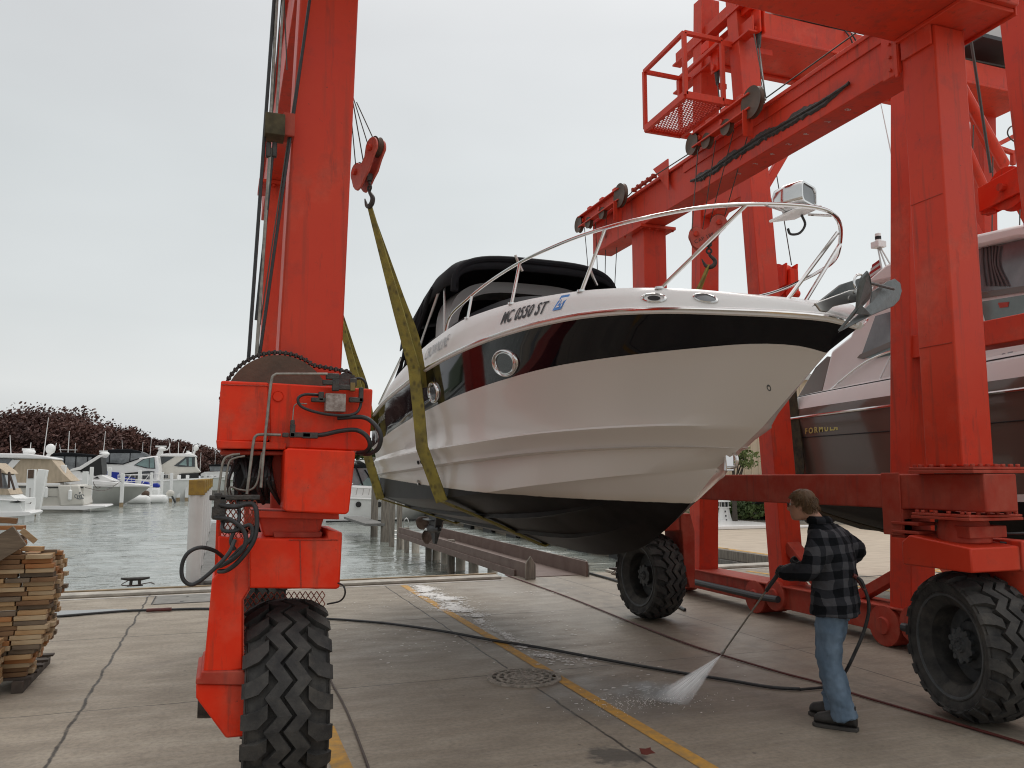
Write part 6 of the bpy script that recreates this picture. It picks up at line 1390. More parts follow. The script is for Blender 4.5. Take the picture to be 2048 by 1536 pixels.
radar(b1, 45, 68, 899, 910); dome(b1, 101, 898, .33); g = MB(); g.tube([at(101, 905, w=66), at(94, 914, w=66)], .12, 8); g.build('dome_bracket', M['white'], b1)
ant(b1, 87, 912, 97, 835); ant(b1, 60, 905, 62, 885); ant(b1, 108, 905, 113, 886)
mp_(b1, 'hull_line', [(80, 991), (126, 992), (126, 993), (80, 992)], 'black', .0, proud=1)
letters('Sea Gull', 'boat_name', M['textgrey'], b1, planar(at(150, 995, w=63.8), (1, 0, 0), (0, 0, 1)), .50, shear=.2) if False else None
t_ = nmat('script_grey', (.18, .19, .19), .6); g = MB()
for k, (x, y, r) in enumerate(((152, 992, 3), (157, 994, 2.5), (161, 993, 2.5), (165, 992, 3), (160, 986, 1.5))):
    c_ = at(x, y, w=63.87); rr2 = r * 63.9 / 1600; g.tube([c_ + Vector((rr2 * math.cos(a2) * .7, 0, rr2 * math.sin(a2))) for a2 in frange(0, 5, 9)], .025, 4)
g.tube([at(x, y, w=63.87) for x, y in ((153, 997), (160, 998), (168, 996))], .03, 4); g.build('transom_script', t_, b1)

b2_ = mboat('flybridge_cruiser', 'white cruiser with grey-green hull shade and black flybridge canvas, bow pointing right', 79, 4.2)
mhull(b2_, 120, 305, 968, 971, 1008, 'greyhull', False, rake=.36)
mp_(b2_, 'deck_moulding', [(120, 956), (175, 958), (238, 964), (300, 970), (300, 973), (120, 973)], 'gelw', .2, bev=.1)
mp_(b2_, 'cabin', [(120, 940), (165, 942), (210, 950), (236, 962), (120, 966)], 'gelw', .5, bev=.1)
mp_(b2_, 'cockpit_opening', [(166, 944), (190, 926), (207, 914), (210, 948), (196, 952)], 'black', .45)
mp_(b2_, 'canvas_window', [(112, 913), (190, 914), (180, 936), (150, 939), (125, 938)], 'glass2', .6)
mp_(b2_, 'arch', [(203, 911), (212, 912), (168, 940), (140, 944), (150, 938), (165, 934)], 'gelw', .42)
mp_(b2_, 'canvas_top', [(109, 909), (125, 906), (150, 906), (205, 911), (208, 915), (160, 914), (110, 913)], 'canvas', .5, bev=.08)
for x in (135, 157, 180): mp_(b2_, 'canvas_post', [(x, 912), (x + 2, 912), (x + 1, 937), (x - 1, 937)], 'canvas', .58, proud=1)
radar(b2_, 199, 215, 903, 912); ant(b2_, 207, 903, 211, 862)
mp_(b2_, 'hatch_glass', [(192, 957), (200, 953), (205, 957)], 'black', .45, proud=1)
g = MB()
for (xa, ya), (xb, yb2) in (((236, 950), (300, 950)), ((236, 962), (236, 950)), ((252, 964), (262, 950)), ((285, 967), (298, 950)), ((300, 950), (303, 969)), ((236, 957), (296, 960))): g.tube([at(xa, ya, w=77.6), at(xb, yb2, w=77.6)], .03, 5)
g.build('bow_rail', M['gelw'], b2_)
mp_(b2_, 'registration', [(207, 974), (230, 974.5), (230, 976), (207, 975.5)], 'textgrey' if 'textgrey' in M else 'black', .25, proud=4)

b3 = mboat('flybridge_yacht', 'white flybridge yacht with clear canvas enclosure and royal blue cockpit covers', 92, 4.8, 'yacht')
mhull(b3, 196, 420, 962, 955, 1000, 'white', False)
mp_(b3, 'superstructure', [(203, 926), (250, 930), (285, 916), (318, 912), (322, 940), (318, 962), (200, 965)], 'gelw', .3, bev=.15)
mp_(b3, 'quarter_window', [(272, 931), (290, 919), (312, 915), (314, 938), (296, 937)], 'glass', .3, proud=1)
mp_(b3, 'quarter_pane', [(276, 930), (292, 920), (301, 918), (301, 936)], 'glassg', .3, proud=2)
mp_(b3, 'quarter_pane', [(303, 918), (311, 916), (312, 936), (303, 936)], 'glassg', .3, proud=2)
mp_(b3, 'canvas_window', [(208, 906), (290, 905), (302, 912), (282, 918), (250, 929), (207, 926)], 'glass2', .5)
mp_(b3, 'canvas_top', [(213, 903), (222, 900), (262, 899), (284, 903), (287, 907), (214, 907)], 'canvas', .4, bev=.08)
for x in (224, 264): mp_(b3, 'canvas_post', [(x, 905), (x + 1.5, 905), (x, 927), (x - 1.5, 927)], 'canvas', .48, proud=1)
mp_(b3, 'canvas_hem', [(207, 924), (224, 926), (250, 928), (282, 917), (282, 919), (251, 930), (222, 929), (207, 927)], 'canvas', .28, proud=1)
mp_(b3, 'blue_cover', [(203, 942), (209, 942), (212, 949), (201, 948)], 'blue', .28, proud=3); mp_(b3, 'blue_cover', [(219, 943), (243, 945), (244, 950), (243, 962), (218, 960)], 'blue', .28, proud=3)
mp_(b3, 'blue_cover', [(252, 953), (275, 956), (275, 966), (252, 965)], 'blue', .1, proud=4)
mp_(b3, 'saloon_window', [(250, 947), (300, 942), (312, 943), (310, 957), (270, 962)], 'glass', .28, proud=1)
radar(b3, 311, 333, 893, 908); g = MB(); g.tube([at(322, 900, w=92), at(316, 912, w=92)], .2, 8); g.tube([at(327, 901, w=92), at(335, 899, w=92), at(339, 893, w=92), at(340, 887, w=92)], .07, 6); g.build('radar_mast', M['gelw'], b3)
ant(b3, 225, 925, 226, 896, .06); ant(b3, 285, 903, 286, 884)

b4 = mboat('sedan_yacht', 'tall white sedan yacht with a black aft opening, just left of the capped posts', 97, 4.8, 'yacht')
mhull(b4, 402, 250, 968, 962, 996, 'white', False)
mp_(b4, 'superstructure', [(322, 912), (392, 911), (394, 934), (402, 944), (390, 947), (366, 948), (362, 970), (300, 968), (316, 930)], 'cream', .3, bev=.12)
mp_(b4, 'roof', [(316, 910), (335, 908), (380, 908), (393, 911), (394, 915), (316, 914)], 'gelw', .2, bev=.1)
mp_(b4, 'bridge_window', [(318, 914), (352, 914), (326, 930), (318, 929)], 'glass', .3, proud=1)
mp_(b4, 'aft_window', [(350, 932), (374, 914), (391, 914), (391, 934), (360, 934)], 'glass', .3, proud=1)
mp_(b4, 'aft_pane', [(360, 930), (374, 918), (375, 932)], 'glassg', .3, proud=2); mp_(b4, 'aft_pane', [(379, 916), (385, 916), (385, 933), (379, 933)], 'glassg', .3, proud=2)
mp_(b4, 'cockpit_opening', [(360, 948), (398, 946), (400, 968), (372, 970), (362, 964)], 'black', .25, proud=3)
mp_(b4, 'side_window', [(308, 943), (338, 949), (338, 956), (310, 955)], 'glass', .3, proud=1)
radar(b4, 373, 379, 903, 909); dome(b4, 392, 896, .30); g = MB(); g.tube([at(390, 900, w=97), at(387, 909, w=97)], .12, 8); g.build('dome_bracket', M['gelw'], b4); ant(b4, 366, 906, 372, 893); ant(b4, 400, 940, 402, 905)

b5 = mboat('cabin_cruiser', 'distant white cruiser with grey canvas seen past the capped posts', 118, 4.0)
mhull(b5, 400, 470, 955, 950, 980, 'white', False)
mp_(b5, 'cabin', [(402, 948), (410, 944), (440, 943), (470, 945), (470, 960), (402, 962)], 'gelw', .3); mp_(b5, 'canvas_window', [(419, 932), (460, 932), (462, 943), (420, 942)], 'glass2', .3); mp_(b5, 'canvas_top', [(418, 929), (460, 929), (462, 933), (418, 933)], 'canvas', .2)
for x in (403, 413, 420, 428): mp_(b5, 'window', [(x, 953), (x + 5, 953), (x + 5, 958), (x, 958)], 'black', .28, proud=1)

for i, (xs, xe, y, lb) in enumerate(((262, 302, 996, 'white inflatable dinghy with a cream outboard, left one of the two under the blue canvas'), (302, 336, 992, 'white inflatable dinghy with tilted outboard, right one of the two under the blue canvas'))):
    t = empty('inflatable_dinghy', Vector((at((xs + xe) / 2, y + 6, w=84 + i).x, 84 + i, WZ)), lb, 'dinghy', 'inflatable dinghies by the yachts'); w_ = t.location.y
    a_, b2 = at(xs, y, w=w_), at(xe, y, w=w_); a_.z = b2.z = WZ + .35
    g = MB()
    for dw in (-.7, .7): g.tube([a_ + Vector((0, dw, 0)), b2 + Vector((-.4, dw, 0))], .42, 12); g.sphere(a_ + Vector((0, dw, 0)), .42, 10); g.sphere(b2 + Vector((-.4, dw, 0)), .42, 10)
    g.build('tubes', M['white'], t)
    g = MB(); g.box(a_ + Vector((0, -.7, -.35)), b2 + Vector((0, .7, -.1))); g.build('floor', M['gelw'], t)
    g = MB(); c_ = b2 + Vector((-.5 if i == 0 else .2, 0, .55)); g.sphere(c_, .42, 10, (.9, .7, .8)); g.build('outboard_cowl', M['cream'] if i else M['oldsteel'], t)
    g = MB(); g.tube([c_, c_ + Vector((.5, 0, -.9))], .1, 6); g.build('outboard_leg', M['darkgrey'], t)
t = empty('covered_runabout', Vector((at(300, 998, w=84.5).x, 84.5, WZ)), 'low open boat under a dark blue cover behind the dinghies', 'motorboat'); w_ = t.location.y + 3
g = MB(); ps = [at(x, y, w=w_) for x, y in ((282, 962), (296, 964), (300, 968), (315, 966), (321, 972), (318, 975), (300, 973), (283, 969))]; g.add([Vector((p.x, w_ - .8, p.z)) for p in ps] + [Vector((p.x, w_ + .8, p.z)) for p in ps], [tuple(range(7, -1, -1)), tuple(range(8, 16))] + [(i, (i + 1) % 8, 8 + (i + 1) % 8, 8 + i) for i in range(8)]); g.build('cover', M['blue'], t, bevel=.1)
g = MB(); a_, b2 = at(278, 975, w=w_), at(322, 975, w=w_); g.box((a_.x, w_ - .9, WZ - .1), (b2.x, w_ + .9, a_.z)); g.build('hull', M['white'], t, bevel=.2)
t = empty('work_float', at(275, 1004, z=WZ), 'low white float with a small boat shell beneath the yacht bows', 'float'); q = t.location
g = MB(); a_, b2 = at(235, 1004, z=WZ), at(292, 1003, z=WZ); g.prism([(a_.x, WZ - .1), (b2.x, WZ - .1), (b2.x + .8, WZ + .25), (a_.x + 2, WZ + .5), (a_.x - .3, WZ + .2)], (0, q.y, 0), (1, 0, 0), (0, 0, 1), (0, 1, 0), 1.6); g.build('deck', M['white'], t, bevel=.05)
g = MB(); g.box((a_.x + .5, q.y - .1, WZ + .15), (b2.x - .5, q.y - .02, WZ + .22)); g.build('fender_strip', M['black'], t)

# cruiser behind the near hull
b6 = mboat('express_cruiser', 'white cruiser with raised black canvas moored behind the tall pile, seen under the hanging hull', 47, 3.6)
mhull(b6, 640, 905, 990, 1004, 1045, 'white', False, rake=.3)
mp_(b6, 'cabin', [(640, 972), (700, 970), (745, 972), (800, 984), (850, 992), (640, 996)], 'gelw', .3, bev=.1)
mp_(b6, 'windscreen', [(708, 972), (735, 950), (752, 950), (752, 972)], 'glassg', .45); mp_(b6, 'canopy_window', [(690, 935), (760, 934), (760, 952), (735, 952), (708, 972), (690, 972)], 'glass2', .5)
mp_(b6, 'canopy_top', [(690, 931), (720, 928), (762, 928), (762, 935), (690, 937)], 'canvas', .4, bev=.05)
for (xa, ya), (xb, yb2) in (((703, 935), (716, 970)), ((735, 933), (732, 952)), ((720, 940), (735, 962))): mp_(b6, 'canopy_post', [(xa, ya), (xa + 3, ya), (xb + 3, yb2), (xb, yb2)], 'canvas', .45, proud=1)
mp_(b6, 'radar_arch', [(710, 921), (745, 920), (747, 928), (722, 928)], 'gelw', .4); 
for x in (717, 758): 
    c_ = at(x, 1009, w=45.18); g = MB(); g.lathe([(0, -.03), (.13, -.03), (.16, 0), (0, .0)], c_, (0, 1, 0), 16); g.build('porthole', M['black'], b6)
g = MB(); P_ = [at(x, y, w=45.3) for x, y in ((706, 975), (760, 978), (820, 984))]; g.tube(P_, .03, 6)
for x in (715, 728, 740, 756): g.tube([at(x, 976, w=45.3), at(x - 3, 990, w=45.3)], .025, 5)
g.build('side_rail', M['steel'], b6)
mp_(b6, 'boot_stripe', [(645, 1039), (830, 1036), (830, 1038), (645, 1042)], 'black', .25, proud=2)

# white mooring posts
posts = [(60, 939, 998, 13, 'white square mooring post with a brown notice, left of the leaning pair'), (74, 939, 1013, 15, 'wide white mooring post leaning against the hull of the hardtop cruiser'), (118, 930, 1024, 9, 'slim white mooring post with a rope tied round it, in front of the hardtop cruiser'), (168, 943, 980, 9, 'white mooring post behind the hardtop cruiser stern, left of two'), (180, 934, 985, 6, 'white mooring post behind the hardtop cruiser stern, right of two'),
         (216, 935, 995, 6, 'white mooring post by the first blue cover'), (243, 947, 1008, 6, 'white mooring post in front of the pointed bow, standing in open water'), (277, 940, 1000, 6, 'white mooring post beside the bow rail tip'), (301, 945, 1000, 5, 'white mooring post at the dinghies'), (322, 944, 998, 5, 'white mooring post behind the tilted outboard'), (341, 946, 994, 5, 'white mooring post right of the dinghies'),
         (356, 950, 993, 6, 'white pointed mooring post, left of the pair before the sedan yacht'), (373, 950, 993, 6, 'white pointed mooring post, right of the pair before the sedan yacht'), (409, 948, 985, 4, 'thin white mooring post next to the yellow caps'), (421, 950, 985, 4, 'thin white mooring post just right of the yellow caps')]
PW_ = {60: 59, 74: 60, 168: 75, 180: 76, 216: 88, 277: 84, 301: 86, 322: 87, 341: 88, 356: 91, 373: 91, 409: 98, 421: 99, 243: 75}
for px, yt, yb, wpx, lb in posts:
    p = at(px, yb, z=WZ)
    if px in PW_: p = at(px, 1000, w=PW_[px]); p.z = WZ
    wd = wpx * p.y / 1600 * .97; zt = at(px, yt, w=p.y).z; t = empty('mooring_post', (p.x, p.y, WZ), lb, 'post', 'white mooring posts in the marina')
    ln = .25 if px == 74 else (.12 if px == 118 else 0)
    g = MB(); g.beam((p.x - ln, p.y, -2), (p.x + ln, p.y, zt), wd, wd, (0, 1, 0)); g.build('post_body', M['white'], t, bevel=.03)
    g = MB(); g.beam((p.x - ln, p.y, WZ - .1), (p.x - ln * .8, p.y, WZ + .35), wd * 1.03, wd * 1.03, (0, 1, 0)); g.build('tide_stain', M['edge'], t)
    if px == 60: g = MB(); g.cbox((p.x, p.y - wd * .55, at(60, 948, w=p.y).z), (wd * .7, .03, .55)); g.build('notice', M['oldsteel'], t)
    if px == 118: g = MB(); c_ = at(118, 979, w=p.y); g.lathe([(wd * .7, -.06), (wd * .76, 0), (wd * .7, .06)], c_, (0, 0, 1), 16); g.build('rope', M['hose'], t)
g = MB(); a_, b2 = at(-120, 1000, z=WZ), at(60, 1014, z=WZ); g.box((-26, 56.5, -.4), (b2.x + .3, 58, .25)); o = g.build('finger_dock', M['dockgrey'], None, bevel=.03); tag(o, 'grey finger dock between the two cruisers at the left edge', 'dock')
g = MB(); g.box((-16, 100.2, -.3), (6, 101.8, .3)); o = g.build('main_dock', M['wood_grey'], None, bevel=.03); tag(o, 'low brown dock behind the moored yachts', 'dock')

# extra clutter on the moored boats: rails, fenders, masts, lines
def mrail(t, pts, posts_, nm='deck_rail', w_off=0.0):
    w_ = t['_w'] - t['_B'] / 2 + .15 + w_off; g = MB(); top = [at(x, y, w=w_) for x, y in pts]; g.tube(top, .03, 5)
    for x, y0, y1 in posts_: g.tube([at(x, y0, w=w_), at(x, y1, w=w_)], .025, 4)
    g.build(nm, M['gelw'], t)
mrail(b3, [(240, 950), (270, 949), (300, 948), (330, 949)], [(x, 949, 961) for x in (246, 258, 270, 284, 298, 312, 326)])
mrail(b4, [(300, 948), (330, 949), (350, 950)], [(x, 949, 962) for x in (306, 318, 332, 346)])
mrail(b1, [(-40, 944), (0, 945), (28, 950)], [(x, 945, 956) for x in (-20, 2, 16)])
mrail(b6, [(620, 962), (680, 960), (706, 968)], [(x, 961, 974) for x in (640, 660, 682, 700)])
for t_, lst in ((b1, ((92, 985), (140, 990))), (b2_, ((170, 985),)), (b3, ((230, 975), (262, 974), (300, 973))), (b4, ((330, 973), (352, 974)))):
    for x, y in lst:
        c_ = at(x, y, w=t_['_w'] - t_['_B'] / 2 - .18); g = MB(); g.tube([c_ + Vector((0, 0, -.38)), c_ + Vector((0, 0, -.3)), c_ + Vector((0, 0, .3)), c_ + Vector((0, 0, .38))], [.05, .13, .13, .04], 10); g.tube([c_ + Vector((0, 0, .38)), c_ + Vector((0, .1, .9))], .012, 4); g.build('fender', M['darkgrey'] if x % 2 else M['white'], t_)
for t_, lst in ((b1, ((22, 908, 20, 870),)), (b2_, ((150, 906, 151, 886), (122, 906, 119, 888))), (b3, ((245, 900, 244, 880), (300, 910, 303, 878))), (b4, ((340, 908, 338, 880), (384, 908, 386, 888))), (b5, ((430, 929, 431, 900),))):
    for l_ in lst: ant(t_, *l_, .03)
for px_, w_, lb in ((130, 99, 'tall bare mast behind the hardtop cruiser'), (352, 101, 'tall thin mast behind the sedan yacht')):
    p = at(px_, 1000, w=w_); g = MB(); tp = at(px_, 862 if px_ == 130 else 884, w=w_); g.tube([(p.x, w_, WZ), (p.x, w_, tp.z)], [.07, .04], 6); g.tube([(p.x - .9, w_, tp.z * .7), (p.x + .9, w_, tp.z * .7)], .025, 4); o = g.build('mast', M['gelw'], None); tag(o, lb, 'mast', 'masts behind the yachts')
for k, (x0, y0, w0, x1, y1, w1) in enumerate(((170, 975, 64, 243, 962, 75), (62, 1005, 50.5, 60, 975, 59), (205, 972, 77, 182, 955, 76))):
    a_, b2 = at(x0, y0, w=w0), at(x1, y1, w=w1); m_ = (a_ + b2) / 2 - Vector((0, 0, .5)); g = MB(); g.tube([a_, m_, b2], .025, 5, smooth=6); o = g.build('mooring_line', M['browncord'], None); tag(o, ('sagging mooring line from the hardtop cruiser stern to the post in open water', 'mooring line from the small left cruiser to the post with the notice', 'mooring line from the pointed bow to the pair of posts')[k], 'rope', 'mooring lines')

# ------------------------------------------------------------------ trees
def leafmat(nm, a_, b2, c3=None):
    m = nmat(nm, a_, .7, var=.3, vscale=.35, var_col=b2); return m
M['leafred'] = leafmat('maroon_leaves', (0.045, 0.017, 0.014), (0.13, 0.052, 0.036)); M['leafgreen'] = leafmat('green_leaves', (0.03, 0.055, 0.015), (0.08, 0.12, 0.03)); M['bark'] = nmat('bark', (.06, .05, .04), .9, bump=.5, bscale=6)
M['leafgreen2'] = leafmat('lime_leaves', (0.07, 0.12, 0.02), (0.13, 0.16, 0.05))
def crown_mesh(rx, ry, rz, n, size, seed, nclump=46):
    r = random.Random(seed); vs = []; fs = []; cl = []
    for k in range(nclump):
        th = r.uniform(0, 6.28); ph = r.uniform(-.45, 1.45); q = r.uniform(.55, .95); cl.append((Vector((rx * q * math.cos(th) * math.cos(ph), ry * q * math.sin(th) * math.cos(ph), rz * q * math.sin(ph))), r.uniform(.16, .30)))
    for k in range(n):
        c_, rr2 = r.choice(cl); d = Vector((r.gauss(0, 1), r.gauss(0, 1), r.gauss(0, 1))).normalized() * (r.random() ** .45) * (1.45 if r.random() < .5 else 1.2); p = c_ + Vector((d.x * rx, d.y * ry, d.z * rz * .9)) * rr2
        nrm = Vector((r.gauss(0, 1), r.gauss(0, 1), r.gauss(.6, 1))).normalized(); a_ = nrm.orthogonal().normalized(); b3_ = nrm.cross(a_); s_ = size * r.uniform(.6, 1.5); i = len(vs)
        vs += [p + a_ * s_, p + b3_ * s_ * .6, p - a_ * s_, p - b3_ * s_ * .6]; fs.append((i, i + 1, i + 2, i + 3))
    return vs, fs
def tree(label, p, H, rx, rz, mat, n, size, seed, group, name='tree', cat='tree'):
    p = Vector(p); t = empty(name, p, label, cat, group); cz = p.z + H - rz
    vs, fs = crown_mesh(rx, rx, rz, n, size, seed); g = MB(); g.add([v + Vector((p.x, p.y, cz)) for v in vs], fs); g.build('crown', M[mat], t, smooth=False)
    g = MB(); g.tube([p, p + Vector((0, 0, H * .35)), Vector((p.x, p.y, cz + rz * .3))], [H * .035, H * .025, H * .01], 8)
    rr2 = random.Random(seed)
    for k in range(6):
        th = rr2.uniform(0, 6.28); g.tube([p + Vector((0, 0, H * (.28 + .06 * k))), Vector((p.x + rx * .5 * math.cos(th), p.y + rx * .5 * math.sin(th), cz + rz * rr2.uniform(-.1, .5)))], [H * .016, H * .005], 5)
    g.build('trunk', M['bark'], t); return t
tl = [(-30, 850, 112, 8, 'maroon-leaved tree at the far left edge, partly cut off'), (40, 838, 112, 8.5, 'maroon-leaved tree left of the tallest one'), (92, 818, 110, 9.5, 'tallest maroon-leaved tree with a broad rounded crown'), (140, 835, 114, 8, 'maroon-leaved tree right of the tallest one'), (183, 853, 120, 7, 'maroon-leaved tree between the tallest tree and the flybridge radar'), (225, 855, 118, 6.5, 'maroon-leaved tree behind the black flybridge canvas'), (262, 870, 124, 6.5, 'maroon-leaved tree above the blue covers'), (310, 883, 126, 6.5, 'maroon-leaved tree behind the radar mast'), (345, 884, 122, 6.2, 'maroon-leaved tree behind the sedan yacht roof'), (385, 895, 132, 6.2, 'maroon-leaved tree at the right of the row above the sedan yacht'), (425, 908, 140, 6, 'lowest maroon-leaved tree, behind the capped posts'), (470, 912, 150, 6, 'maroon-leaved tree hidden behind the near left leg')]
for i, (px, yt, w_, rx, lb) in enumerate(tl):
    tp = at(px, yt, w=w_); H = tp.z - .1
    tree(lb, (tp.x, w_, .1), H, rx * .86, H * .46, 'leafred', 15000, .17, 20 + i, 'maroon trees behind the marina')
tree('low green tree seen past the pump housing', (at(715, 905, w=120).x, 120, 0), 7.0, 7, 3.2, 'leafgreen', 2500, .3, 51, 'green trees')
tree('green-leaved tree rising behind the bow eye of the cruiser', (at(1470, 900, w=27).x - .1, 27, 0), at(1470, 888, w=27).z, 1.0, .62, 'leafgreen2', 1500, .06, 52, 'green trees')
for i, (px, yb, w_, H, rx, lb) in enumerate(((1484, 1040, 29.5, 1.5, .75, 'round green shrub with tall sprigs against the beige wall'), (1382, 1043, 31, 1.5, 1.6, 'dark clipped hedge beside the blue panel'), (1465, 1043, 29, .8, 1.0, 'low green shrub right of the white lighthouse ornament'), (1508, 1044, 27.5, .9, .9, 'small green shrub by the trailer'))):
    p = at(px, yb, z=0); tree(lb, (at(px, yb, w=w_).x, w_, 0), H, rx, H * .55, 'leafgreen', 1200, .07, 70 + i, 'shrubs along the beige building', 'shrub', 'shrub')
vs_ = MB(); r = random.Random(9)
for k in range(2600):
    x = r.uniform(15.5, 24); w_ = 31.2 - (x - 15.5) * .62 + r.uniform(-.45, .45); z_ = r.uniform(.02, .42); s_ = r.uniform(.03, .08); a_ = Vector((r.gauss(0, 1), r.gauss(0, 1), r.gauss(0, 1))).normalized() * s_; b3_ = a_.orthogonal().normalized() * s_ * .6; p = Vector((x, w_, z_)); vs_.add([p + a_, p + b3_, p - a_, p - b3_], [(0, 1, 2, 3)])
o = vs_.build('ground_cover', M['leafgreen'], smooth=False); tag(o, 'strip of low green planting in front of the beige building', 'planting', None, 'stuff')

# building
bl = empty('building', (26, 40, 0), 'long plain beige building with vertical cladding behind the planted strip', 'building')
def bface(px, w_): return at(px, 1000, w=w_).x
g = MB(); C0 = Vector((14.5, 33.5, 0)); dirb = Vector((.85, -.527, 0)); nb = Vector((.527, .85, 0))
ps = [C0, C0 + dirb * 30, C0 + dirb * 30 + nb * 14, C0 + nb * 14]
g.add([p for p in ps] + [p + Vector((0, 0, 6.0)) for p in ps], [(3, 2, 1, 0), (4, 5, 6, 7), (0, 1, 5, 4), (1, 2, 6, 5), (2, 3, 7, 6), (3, 0, 4, 7)])
for k in range(100): q = C0 + dirb * (.15 + k * .3) - nb * .012; g.beam(q, q + Vector((0, 0, 5.9)), .05, .03, (0, 1, 0))
g.build('wall', M['beige'], bl, smooth=False)
g = MB(); g.add([p + Vector((0, 0, 6.0)) - nb * .2 for p in ps[:2]] + [p + Vector((0, 0, 6.0)) + nb * .2 for p in ps[2:]] + [p + Vector((0, 0, 6.25)) - nb * .2 for p in ps[:2]] + [p + Vector((0, 0, 6.25)) + nb * .2 for p in ps[2:]], [(3, 2, 1, 0), (4, 5, 6, 7), (0, 1, 5, 4), (1, 2, 6, 5), (2, 3, 7, 6), (3, 0, 4, 7)]); g.build('roof_edge', M['lightpanel'], bl)
M['bluepanel'] = nmat('blue_panel', (.015, .06, .22), .5)
def onb(px, off=.06):
    d = (at(px, 1000, w=1)); # ray direction from the camera
    den = d.x * nb.x + d.y * nb.y; tt = ((C0 - nb * off).x * nb.x + (C0 - nb * off).y * nb.y) / den; return Vector((d.x * tt, d.y * tt, 0))
def panel(par, nm, x0, x1, z0, z1, mat, off=.06, th=.04):
    a_, b2 = onb(x0, off), onb(x1, off); g = MB(); P4 = [a_, b2, b2 + nb * th, a_ + nb * th]; g.add([p + Vector((0, 0, z0)) for p in P4] + [p + Vector((0, 0, z1)) for p in P4], [(3, 2, 1, 0), (4, 5, 6, 7), (0, 1, 5, 4), (1, 2, 6, 5), (2, 3, 7, 6), (3, 0, 4, 7)]); return g.build(nm, mat, par, smooth=False)
panel(bl, 'doorway', 1414, 1440, 0, 2.0, M['glass']); panel(bl, 'blue_panel', 1401, 1413, .2, 2.3, M['bluepanel'], .08); sg_ = panel(bl, 'sign', 1412, 1437, 1.75, 2.1, M['gelw'], .12)
q = onb(1413, .13); letters('OPEN', 'sign_text', M['textblack'], sg_, planar(q + Vector((.06, 0, 1.82)), dirb, (0, 0, 1)), .2) if False else None
# white lighthouse ornament
q = at(1449, 1047, z=0); lh = empty('lighthouse_ornament', q, 'small white toy-like lighthouse ornament standing on the kerb', 'ornament')
g = MB(); g.lathe([(0, 0), (.36, 0), (.33, .06), (.31, .10), (.23, .42), (.20, .62), (.27, .64), (.27, .67), (.0, .67)], q, (0, 0, 1), 8); g.build('tower', M['white'], lh, smooth=False)
g = MB(); g.lathe([(.16, .67), (.16, .86), (.0, .86)], q, (0, 0, 1), 8); g.build('lantern_room', M['glass'], lh, smooth=False)
g = MB(); g.lathe([(.27, .86), (.26, .90), (.0, 1.12)], q, (0, 0, 1), 8); 
for k in range(8): a_ = k * math.pi / 4 + .39; g.tube([q + Vector((.19 * math.cos(a_), .19 * math.sin(a_), .67)), q + Vector((.19 * math.cos(a_), .19 * math.sin(a_), .87))], .014, 4)
g.build('roof', M['white'], lh, smooth=False)
for k in range(3): g = MB(); z_ = .15 + k * .17; g.cbox(q + Vector((-.10, -.29 + k * .035, z_)), (.05, .02, .07)); g.build('window', M['darkgrey'], lh)
# low white slabs and kerb line at the right
g = MB(); g.box((16.5, 24.5, .004), (19.5, 28.5, .14)); g.box((19.6, 24.3, .004), (20.6, 24.6, .1)); 
o = g.build('boat_cover_slab', M['gelw'], None, bevel=.03); tag(o, 'low flat white slab lying on the concrete before the planted strip', 'slab')
M['path'] = nmat('pale_path', (.33, .31, .27), .85, var=.15, vscale=1)
pk = [C0 - nb * 2.2, C0 - nb * 2.2 + dirb * 30, C0 - nb * 1.0 + dirb * 30, C0 - nb * 1.0]; g = MB(); g.add([Vector((p.x, p.y, .004)) for p in pk] + [Vector((p.x, p.y, .12)) for p in pk], [(3, 2, 1, 0), (4, 5, 6, 7), (0, 1, 5, 4), (1, 2, 6, 5), (2, 3, 7, 6), (3, 0, 4, 7)]); o = g.build('pavement', M['path'], smooth=False); tag(o, None, None, None, 'structure')
# trailer boat at the far right
q = at(1520, 1047, z=0); tr_ = empty('trailer_boat', q, 'dark-hulled small boat on a trailer parked in front of the beige building', 'boat on trailer')
g = MB(); g.loft([[q + Vector((x, y, z)) for x, y, z in ((-.3, 0, .75), (-.1, -.7, 1.15), (-.1, .7, 1.15))], [q + Vector((x, y, z)) for x, y, z in ((.2, 0, .5), (.2, -1, 1.15), (.2, 1, 1.15))], [q + Vector((x, y, z)) for x, y, z in ((5, 0, .5), (5, -1, 1.1), (5, 1, 1.1))]]); g.build('hull', M['darkgrey'], tr_)
g = MB(); g.box(q + Vector((0, -.5, .36)), q + Vector((5, -.4, .46))); g.box(q + Vector((0, .4, .36)), q + Vector((5, .5, .46))); g.build('trailer_frame', M['steel'], tr_)
for y_ in (-.8, .8): g = MB(); g.lathe([(0, -.1), (.3, -.1), (.33, 0), (.3, .1), (0, .1)], q + Vector((.7, y_, .33)), (0, 1, 0), 20); g.build('tyre', M['rubber'], tr_)
# ------------------------------------------------------------------ hoses on the ground
def ghose(label, cat, pts, r, mat, name='hose', wiggle=0.0, group='hoses lying on the apron'):
    P_ = []
    for p in pts:
        if len(p) == 2: q = at(p[0], p[1], z=r); q.z = r + .004
        else: q = at(p[0], p[1], w=p[2])
        P_.append(q)
    g = MB(); g.tube(P_, r, 8, smooth=8); o = g.build(name, M[mat]); tag(o, label, cat, group); return o
ghose('thick black hose running across the yellow line from the near left tyre towards the man', 'hose', [(1600, 1379), (1540, 1375), (1450, 1360), (1330, 1341), (1200, 1318), (1080, 1296), (985, 1281), (880, 1262), (780, 1248), (700, 1241), (640, 1237), (560, 1230), (480, 1222)], .015, 'hose')
ghose('black hose lying through the puddle left of the near left wheel', 'hose', [(470, 1219), (400, 1218), (330, 1220), (260, 1222), (180, 1228), (100, 1235), (20, 1246), (-60, 1256)], .017, 'hose')
